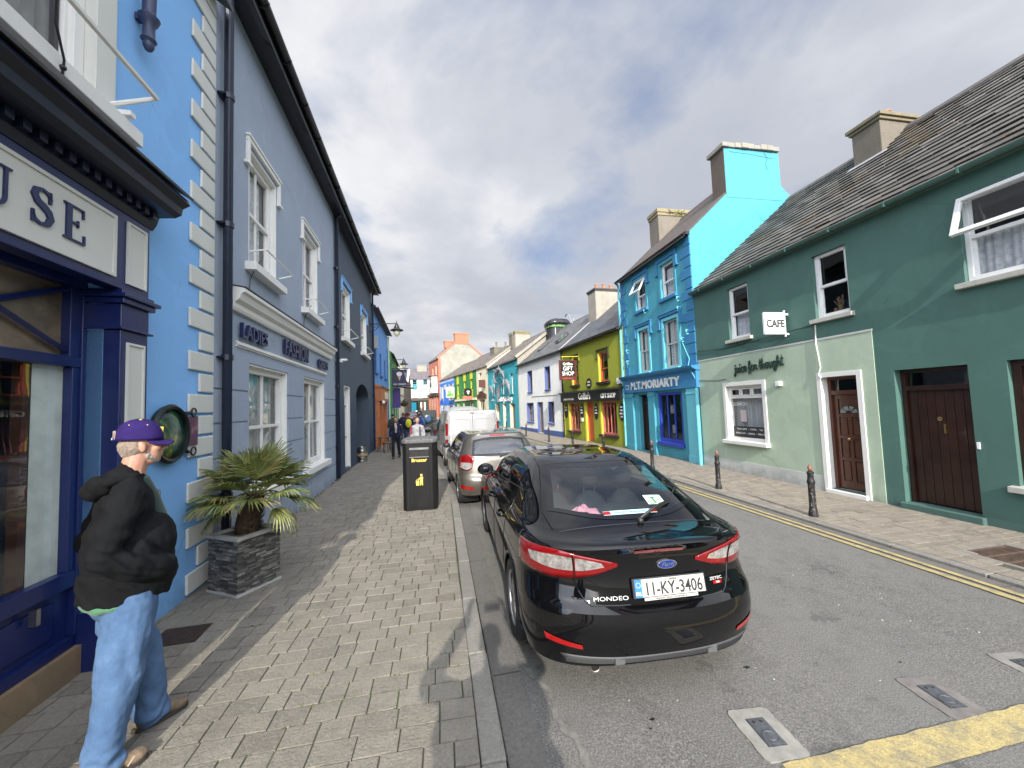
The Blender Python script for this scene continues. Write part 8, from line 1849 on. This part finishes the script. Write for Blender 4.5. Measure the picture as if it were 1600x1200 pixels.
def eyes(R, parent, s=1):
    for x in (-1, 1):
        mb = MB(); mb.M = R; mb.ball((x*.028, .0845, .008), .0062, 10, 8); mb.build('eye', plain('eye_white', (.55, .53, .5), .2), parent, smooth='all'); 
        mb = MB(); mb.M = R; mb.ball((x*.028, .0895, .008), .003, 8, 6); mb.build('iris', plain('iris_dark', (.03, .025, .02), .15), parent, smooth='all')

# ================= the man in the cap
mn = thing('person', 'man in a purple cap, black hooded jacket and blue jeans looking down the street', 'person', (-1.87, 2.78, 0), math.atan2(.66, .75)-math.pi/2)
HC = V((0.0, .045, 1.735))
mb = MB(); RH = face(mb, HC, yaw=RAD(-4), s=1.06, pitch=RAD(3))
limb(mb, [(0, -.02, 1.50), (0, .0, 1.60), (0, .02, 1.68)], [.075, .068, .064]); ell(mb, (0, -.02, 1.34), (.165, .11, .20)); ell(mb, (0, .03, 1.10), (.15, .11, .18)); ell(mb, (0, 0, .96), (.12, .09, .10))
for s in (-1, 1):
    limb(mb, [(s*.17, -.03, 1.47), (s*.245, -.13, 1.20)], [.055, .044]); limb(mb, [(s*.245, -.13, 1.20), (s*.185, .07, 1.045)], [.042, .030]); hand(mb, (s*.185, .07, 1.045), (-s*.95, .45, -.30), (-s*.3, -.9, .1), .95, .5, s)
LEG = {1: [(.10, -.02, .93), (.135, -.045, .50), (.155, -.135, .09)], -1: [(-.10, 0, .93), (-.13, .09, .50), (-.15, .13, .09)]}
for s in (-1, 1): limb(mb, LEG[s], [.065, .05, .04]); a = V(LEG[s][2]); limb(mb, [a+V((0, -.02, -.02)), a+V((s*.02, .14, -.05))], [.035, .025])
bd = blob('body', mb, M_SKIN, mn, .0075, 3); eyes(RH, mn)
# grey hair at the back and sides, white beard
M_HAIR = cloth('short_grey_hair', (.26, .20, .16), .9, .4, .3, 60); M_BEARD = cloth('white_beard', (.30, .265, .235), .9, .35, .3, 60)
mb = MB(); mb.M = RH; ell(mb, (0, -.035, .002), (.0805, .082, .070)); ell(mb, (0, -.045, -.03), (.062, .062, .045)); mb.M = Matrix()
blob('hair', mb, M_HAIR, mn, .006, 2, folds(90, .004))
mb = MB(); mb.M = RH
for k in range(11): a = -1+.2*k; ell(mb, (a*.053, .066-.050*abs(a)**1.7, -.088+.030*abs(a)**2), (.013, .012, .020), 8, 6)
mb.M = Matrix(); blob('beard', mb, M_BEARD, mn, .006, 2, folds(110, .004))
# cap with brim, strap opening and small eyelets
M_CAP = cloth('purple_cap', (.024, .012, .092), .9, .25, .0, 12)
mb = MB(); RC = RH @ Matrix.Translation((0, -.010, .028)) @ Matrix.Rotation(RAD(-5), 4, 'X') @ Matrix.Diagonal((1.05, 1.05, 1.16, 1)); rows = []
for i in range(13):
    t_ = RAD(90*i/12); rr, zz_ = math.cos(t_)**.8, math.sin(t_)
    rows.append([((.0875*rr)*math.cos(2*math.pi*j/36), -.005+(.108*rr)*math.sin(2*math.pi*j/36), .004+.098*zz_*(1-.04*math.cos(2*math.pi*j/36*1))) for j in range(36)])
mb.M = RC; mb.grid(rows, closed=True)
cp_ = mb.build('cap', M_CAP, mn, smooth='all', norm=True); so = cp_.modifiers.new('t', 'SOLIDIFY'); so.thickness = .004
mb = MB(); mb.M = RC; rows = []
for i in range(7):
    t_ = i/6; rows.append([(math.sin(a)*(.083-.004*t_), .095*math.cos(a)*(1-t_)+t_*(.095+.062*math.cos(a*.92))+.0, .006-.012*t_-.018*abs(math.sin(a))**2*(1 if t_ > .1 else t_*6)) for a in [RAD(-78+156*j/18) for j in range(19)]])
mb.grid(rows); br = mb.build('brim', M_CAP, cp_, smooth='all', norm=True); so = br.modifiers.new('t', 'SOLIDIFY'); so.thickness = .005
mb = MB(); mb.M = RC; mb.prism([(-.030, .010), (.030, .010), (.026, .038), (.0, .050), (-.026, .038)], 'y', -.118, -.098); mb.build('strap_opening', M_HAIR, cp_, norm=True)
mb = MB(); mb.M = RC; mb.box(-.030, .030, -.1195, -.114, .006, .018); mb.build('strap', cloth('cap_strap', (.045, .022, .16)), cp_); mb = MB(); mb.M = RC; mb.box(-.012, .012, -.123, -.119, .007, .017); mb.build('buckle', plain('white_buckle', (.6, .58, .5), .4), cp_)
M_EYEL = plain('yellow_stitching', (.70, .48, .08), .7)
mb = MB(); mb.M = RC; mb.lathe([(.001, .106), (.009, .104), (.010, .100)], (0, -.005, 0), 10); mb.build('button', M_EYEL, cp_)
for az_ in (20, 75, 135, 200, 265, 320):
    mb = MB(); mb.M = RC; a = RAD(az_); mb.ball((.0875*.72*math.cos(a), -.005+.108*.72*math.sin(a), .004+.098*.72), .005, 8, 6); mb.build('eyelet', M_EYEL, cp_)
mb = MB(); mb.M = RC; mb.prism([(-.022, .038), (.022, .038), (.022, .066), (-.022, .066)], 'y', .082, .098); mb.build('cap_emblem', M_EYEL, cp_, norm=True)
# glasses hung at the neck and a dark green shirt
mb = MB(); limb(mb, [(0, .02, 1.50), (0, .05, 1.40), (0, .10, 1.25)], [.075, .09, .09]); blob('shirt', mb, cloth('dark_green_shirt', (.02, .045, .035)), mn, .012, 3)
mb = MB(); ell(mb, (0, -.05, .875), (.212, .180, .055)); ell(mb, (0, -.02, .93), (.20, .165, .08)); blob('shirt_hem', mb, cloth('green_shirt', (.07, .18, .10), .85, .2), mn, .012, 3, folds(14, .010, (1, 1, .3)), None)
# black hooded jacket
M_JKT = cloth('black_fleece', (.0055, .006, .007), .9, .4, .0, 9)
mb = MB(); ell(mb, (0, -.035, 1.37), (.225, .150, .19)); ell(mb, (0, .045, 1.17), (.225, .180, .20)); ell(mb, (0, .03, 1.04), (.228, .190, .13)); ell(mb, (0, -.01, 1.03), (.225, .185, .13)); ell(mb, (0, -.045, 1.22), (.225, .165, .2)); ell(mb, (0, -.075, 1.14), (.20, .155, .26)); ell(mb, (0, .06, .97), (.19, .17, .11)); ell(mb, (0, -.03, 1.0), (.215, .185, .11))
mb.tube([(0, -.025, .872), (0, -.01, 1.02)], [.222, .232], 24, squash=.95)
for s in (-1, 1):
    limb(mb, [(s*.10, -.03, 1.515), (s*.195, -.04, 1.465), (s*.250, -.10, 1.33), (s*.275, -.160, 1.175)], [.070, .088, .080, .074]); limb(mb, [(s*.275, -.160, 1.175), (s*.262, -.03, 1.09), (s*.205, .10, 1.045)], [.076, .072, .064]); ell(mb, (s*.16, .13, 1.03), (.07, .08, .07)); ell(mb, (s*.20, -.03, 1.13), (.085, .12, .12))
limb(mb, [(0, -.045, 1.52), (0, -.02, 1.565)], [.105, .085])
def jfn(c):
    f = .007*noise.noise((c.x*8, c.y*8, c.z*5))+.004*noise.noise((c.x*26, c.y*26, c.z*20))+.005*math.sin(c.z*34+c.x*20+c.y*26+5*noise.noise((c.x*5, c.y*5, c.z*5)))
    if abs(c.x) > .20 or c.y > .08:   # creases across the bent sleeve
        e = (V((abs(c.x), c.y, c.z))-V((.29, -.06, 1.10))).length
        f += .012*math.sin(c.z*85+c.y*70+7*noise.noise((c.x*6, c.y*6, c.z*6)))*max(0, 1-e/.24)
    return f
blob('jacket', mb, M_JKT, mn, .009, 3, jfn)
mb = MB(); 
for k in range(13):
    a = RAD(-205+230*k/12+0); r_ = .115; mb.ball((r_*math.cos(a)*1.05, -.075+r_*math.sin(a)*.85, 1.555+.018*math.sin(a)), .047, 12, 8, (1, 1, .62))
ell(mb, (0, -.145, 1.515), (.130, .080, .062)); ell(mb, (0, -.185, 1.495), (.090, .050, .052)); ell(mb, (.01, -.215, 1.50), (.050, .030, .032)); blob('hood', mb, M_JKT, mn, .009, 3, folds(17, .014))
mb = MB()
for s in (-1, 1):
    c_ = V((.035*s, .128, 1.44)); 
    for i in range(12): a0, a1 = 2*math.pi*i/12, 2*math.pi*(i+1)/12; mb.tube([c_+V((.024*math.cos(a0), .0, .020*math.sin(a0))), c_+V((.024*math.cos(a1), 0, .020*math.sin(a1)))], .002, 4)
mb.tube([(.01, .128, 1.44), (-.01, .128, 1.44)], .002, 4); mb.build('glasses', M_CHROME, mn)
# loose blue jeans
t = NT('blue_denim'); dn_ = t.noise(5, 6, .7); a_ = t.ramp(dn_, [(.30, (.040, .085, .175)), (.55, (.068, .132, .245)), (.75, (.11, .185, .31))])
t.bump(t.math('ADD', t.noise(500, 2, .5), t.math('MULTIPLY', t.noise(18, 4, .6), 4)), .35, .003); M_DEN = t.set(Base_Color=t.mix(.10, a_, t.ramp(t.noise(160, 2, .6, stretch=(1, 1, .3)), [(.4, (.05, .11, .24)), (.6, (.11, .20, .35))])), Roughness=.9)
mb = MB(); ell(mb, (0, -.005, .93), (.195, .160, .12)); ell(mb, (0, -.04, .88), (.195, .155, .14))
for s in (-1, 1):
    L_ = LEG[s]; k, a = V(L_[1]), V(L_[2]); limb(mb, [(s*.095, -.01, .86), (s*.115, -.025, .70), k+V((0, -.015, 0)), k.lerp(a, .5)+V((0, -.005, 0)), a+V((0, 0, .0))], [.130, .125, .108, .094, .088], 18)
    ell(mb, a+V((0, .02, -.015)), (.085, .092, .05))
def dfn(c):
    f = .012*noise.noise((c.x*10, c.y*10, c.z*6))+.003*noise.noise((c.x*30, c.y*30, c.z*30))
    z = c.z
    if z < .26: f += .010*math.sin(z*62+7*noise.noise((c.x*9, c.y*9, z*4)))*(1-z/.26)
    f += .007*math.sin(c.z*22+c.y*30+5*noise.noise((c.x*5, c.y*5, z*3)))*max(0, 1-abs(z-.55)/.3)
    return f
jn_ = blob('jeans', mb, M_DEN, mn, .009, 3, dfn)
for s in ():
    mb = MB(); pth = [(s*.205, -.02, .93), (s*.218, -.01, .75), (s*.222, .0, .60), (s*.228, -.01, .45), (s*.232, -.05, .25), (s*.232, -.08, .10)]; mb.tube([V(p) for p in pth], .0022, 4); mb.build('side_seam', plain('pale_thread', (.16, .27, .44), .8), jn_)
# hiking shoes
M_SHOE = cloth('brown_shoe', (.16, .115, .075), .7, .45, .1, 22); M_SOLE = plain('dark_sole', (.035, .028, .024), .8)
for s in (-1, 1):
    a = V(LEG[s][2]); dirx = .10*s; f0 = V((dirx, 1, 0)).normalized(); T_ = Matrix.Translation((a.x, a.y, 0)) @ Matrix.Rotation(-RAD(6)*s, 4, 'Z')
    mb = MB(); mb.M = T_; ell(mb, (0, -.035, .062), (.042, .055, .048)); ell(mb, (0, .06, .052), (.046, .085, .038)); ell(mb, (0, .145, .042), (.048, .065, .030)); ell(mb, (0, -.005, .095), (.042, .05, .035)); mb.M = Matrix(); sh = blob('shoe', mb, M_SHOE, mn, .007, 3, folds(40, .003))
    mb = MB(); mb.M = T_; pts = [(.046*math.cos(t_)*(1+.10*math.sin(t_)), .055+.155*math.sin(t_)) for t_ in [2*math.pi*i/24 for i in range(24)]]; mb.prism(pts, 'z', .001, .026); mb.build('sole', M_SOLE, sh, bevel=.004)
    mb = MB(); mb.M = T_
    for k in range(5): y_ = .02+.028*k; zz_ = .098-.011*k; mb.tube([(-.034, y_, zz_-.012), (0, y_+.01, zz_+.001), (.034, y_, zz_-.012)], .0035, 5)
    mb.build('laces', plain('tan_laces', (.38, .30, .17), .8), sh)
    mb = MB(); mb.M = T_
    for k in range(4): y_ = -.02+.045*k; mb.tube([(s*.044, y_, .03), (s*.046, y_+.02, .055), (s*.036, y_+.03, .080-.006*k)], .005, 5)
    mb.build('shoe_straps', plain('pale_straps', (.34, .28, .20), .8), sh)
mn.scale = (.95, .93, 1.03)

# ================= simpler walkers further off and the person holding the phone
def walker(loc, rz, label, top, bottom, hairc, H=1.68, stride=.25, arms='walk', hairlong=False, hat=None, bag=None, vox=.018, wide=1.0, group='people out on the far pavement', scarf=None, detail=False):
    o = thing('person', label, 'person', loc, rz, group); k = H/1.75; Z = lambda *p: V(p)
    hc = V((0, .02, 1.63)); mb = MB(); R = face(mb, hc, 0, 1.0)
    limb(mb, [(0, -.01, 1.42), (0, .0, 1.56)], [.06, .052]); ell(mb, (0, 0, 1.26), (.15*wide, .10, .2)); ell(mb, (0, 0, 1.02), (.15*wide, .11, .18))
    st = stride; LG_ = {1: [(.09, 0, .90), (.10, st*.55+.04, .50), (.10, st*.6, .09)], -1: [(-.09, 0, .90), (-.10, .02-st*.2, .50), (-.10, -st, .11)]}
    if arms == 'walk': AR = {1: [(.19, 0, 1.40), (.25, -.08, 1.13), (.25, .05, .92)], -1: [(-.19, 0, 1.40), (-.25, -.02, 1.13), (-.24, .16, .95)]}
    elif arms == 'fold': AR = {1: [(.19, 0, 1.40), (.26, -.02, 1.14), (.08, .20, 1.12)], -1: [(-.19, 0, 1.40), (-.26, -.02, 1.14), (-.08, .20, 1.14)]}
    else: AR = {1: [(.20, 0, 1.42), (.34, .14, 1.38), (.17, .23, 1.72)], -1: [(-.20, 0, 1.42), (-.40, .12, 1.40), (-.15, .23, 1.74)]}
    for s in (-1, 1):
        limb(mb, AR[s][:2], [.045, .037]); limb(mb, AR[s][1:], [.036, .026]); d = (V(AR[s][2])-V(AR[s][1])); hand(mb, AR[s][2], d if arms != 'phone' else (-s*.15, .1, 1), (-s, 0.1, 0) if arms != 'phone' else (-s, .3, 0), .95, .4 if arms != 'phone' else .7, s)
        limb(mb, LG_[s], [.08, .05, .038])
        a = V(LG_[s][2]); limb(mb, [a, a+V((0, .12, -.05))], [.035, .026])
    blob('body', mb, M_SKIN, o, .010 if detail else .014, 2)
    if not detail: eyes(R, o)
    mb = MB(); ell(mb, (0, 0, 1.27), (.195*wide, .135, .19)); ell(mb, (0, .01, 1.06), (.20*wide, .155, .20)); ell(mb, (0, .0, .93), (.20*wide, .15, .10)); limb(mb, [(0, -.01, 1.42), (0, -.01, 1.47)], [.09, .075])
    for s in (-1, 1):
        q = AR[s]; limb(mb, [(s*.10, 0, 1.42), (s*.17, 0, 1.39), q[1]], [.062, .072, .056]); limb(mb, [q[1], V(q[1]).lerp(V(q[2]), .9)], [.056, .045])
    blob('coat', mb, top, o, vox*.8, 3, folds(11, .016))
    mb = MB(); ell(mb, (0, 0, .88), (.165*wide, .125, .11))
    for s in (-1, 1): limb(mb, [(s*.09, 0, .84), LG_[s][1], LG_[s][2]], [.100, .072, .062])
    blob('trousers', mb, bottom, o, vox*.8, 3, folds(12, .012))
    for s in (-1, 1):
        a = V(LG_[s][2]); mb = MB(); ell(mb, a+V((0, .06, -.045)), (.045, .12, .042)); mb.build('shoe', cloth('dark_shoe', (.02, .02, .022)) if s > 0 or True else None, o, smooth='all')
    mb = MB(); mb.M = R; ell(mb, (0, -.025, .045), (.084, .092, .084)); 
    if hairlong: ell(mb, (0, -.06, -.04), (.085, .055, .09))
    mb.M = Matrix(); blob('hair', mb, hairc, o, .009, 2, folds(40, .006))
    if scarf: mb = MB(); limb(mb, [(0, .10, 1.46), (-.02, .14, 1.30), (-.02, .155, 1.12)], [.05, .05, .035]); blob('scarf', mb, scarf, o, .014, 2)
    if bag:
        mb = MB(); ell(mb, (0, -.22, 1.24), (.15, .11, .22)); mb.tube([(-.12, -.10, 1.42), (-.13, .08, 1.38), (-.14, .11, 1.2)], .02, 6); mb.tube([(.12, -.10, 1.42), (.13, .08, 1.38), (.14, .11, 1.2)], .02, 6); blob('backpack', mb, bag, o, .018, 2)
    o.scale = (k, k, k); return o
H_DK = cloth('dark_hair', (.03, .022, .018), .7, .4, .2, 40); H_GR = cloth('grey_fair_hair', (.13, .10, .075), .7, .4, .2, 40)
NAVY = cloth('navy_jacket', (.010, .013, .035)); BLKT = cloth('black_trousers', (.010, .011, .016)); WHJ = cloth('pale_jacket', (.26, .26, .28), .8, .15); GRY = cloth('grey_clothes', (.07, .075, .08)); OLV = cloth('olive_coat', (.035, .045, .028)); JEA = cloth('dark_jeans', (.03, .05, .11)); YEL = cloth('yellow_jacket', (.55, .50, .03), .7, .2)
RF = RAD(180)
walker((-1.80, 16.2, 0), RF-.05, 'woman in a dark navy jacket and trousers walking towards the viewer by the left wall', NAVY, BLKT, H_DK, 1.66, .22, hairlong=True, scarf=cloth('pale_scarf', (.45, .38, .36)))
o = walker((-.86, 14.6, 0), RF+.05, 'woman in a white and grey jacket walking just behind the litter bin', WHJ, BLKT, H_GR, 1.64, .2)
mb = MB(); limb(mb, [(.20, .0, 1.38), (.262, -.05, 1.12)], [.068, .060]); blob('dark_sleeve_panel', mb, cloth('maroon_panel', (.22, .05, .06)), o, .016, 2)
mb = MB(); limb(mb, [(-.09, .12, 1.38), (-.10, .145, 1.0)], [.035, .04]); blob('front_panel', mb, GRY, o, .016, 2)
walker((-1.62, 20.2, 0), 0.05, 'person in dark clothes with a yellow backpack, back to the viewer, behind the two women', NAVY, JEA, H_DK, 1.78, .2, bag=YEL)
walker((-2.0, 21.5, 0), .1, 'tall person in a navy coat, back to the viewer, left of the yellow backpack', NAVY, JEA, H_GR, 1.80, .15)
walker((-2.75, 23.2, 0), .2, 'person in an olive coat close to the left wall near the hanging sign', OLV, GRY, H_DK, 1.72, .2)
walker((-2.35, 25.5, gz(25)), RF, 'person in black half hidden in the group near the left wall', cloth('black_coat', (.012, .012, .012)), BLKT, H_DK, 1.75, .2)
walker((-1.25, 24.2, gz(24)), .0, 'person in a blue top at the kerb in front of the jeep', cloth('blue_top', (.03, .06, .20)), GRY, H_DK, 1.7, .2)
walker((-1.5, 27.5, gz(27)), RF, 'farthest person in grey, between the group and the jeep', GRY, BLKT, H_GR, 1.7, .2)
walker((1.9, 58, gz(58)-.07), RF, 'tiny distant person in a red top at the far end of the road', cloth('red_top', (.35, .03, .03)), BLKT, H_DK, 1.7, .2) if False else None
# the person taking the picture: only the shadow reaches the view
ph = walker((-.02, -.30, 0), 0.02, 'person in a dark coat holding a phone up with both hands, casting the near shadow', cloth('black_coat', (.012, .012, .012)), JEA, H_DK, 1.93, .05, arms='phone', group=None, wide=1.8, detail=True)
pn = MB(); pn.box(-.04, .115, -.022, -.013, 1.905, 1.985); pn = tag(pn.build('phone', plain('phone_black', (.01, .01, .012), .2), bevel=.004), 'black phone held level by the person casting the near shadow', 'phone')
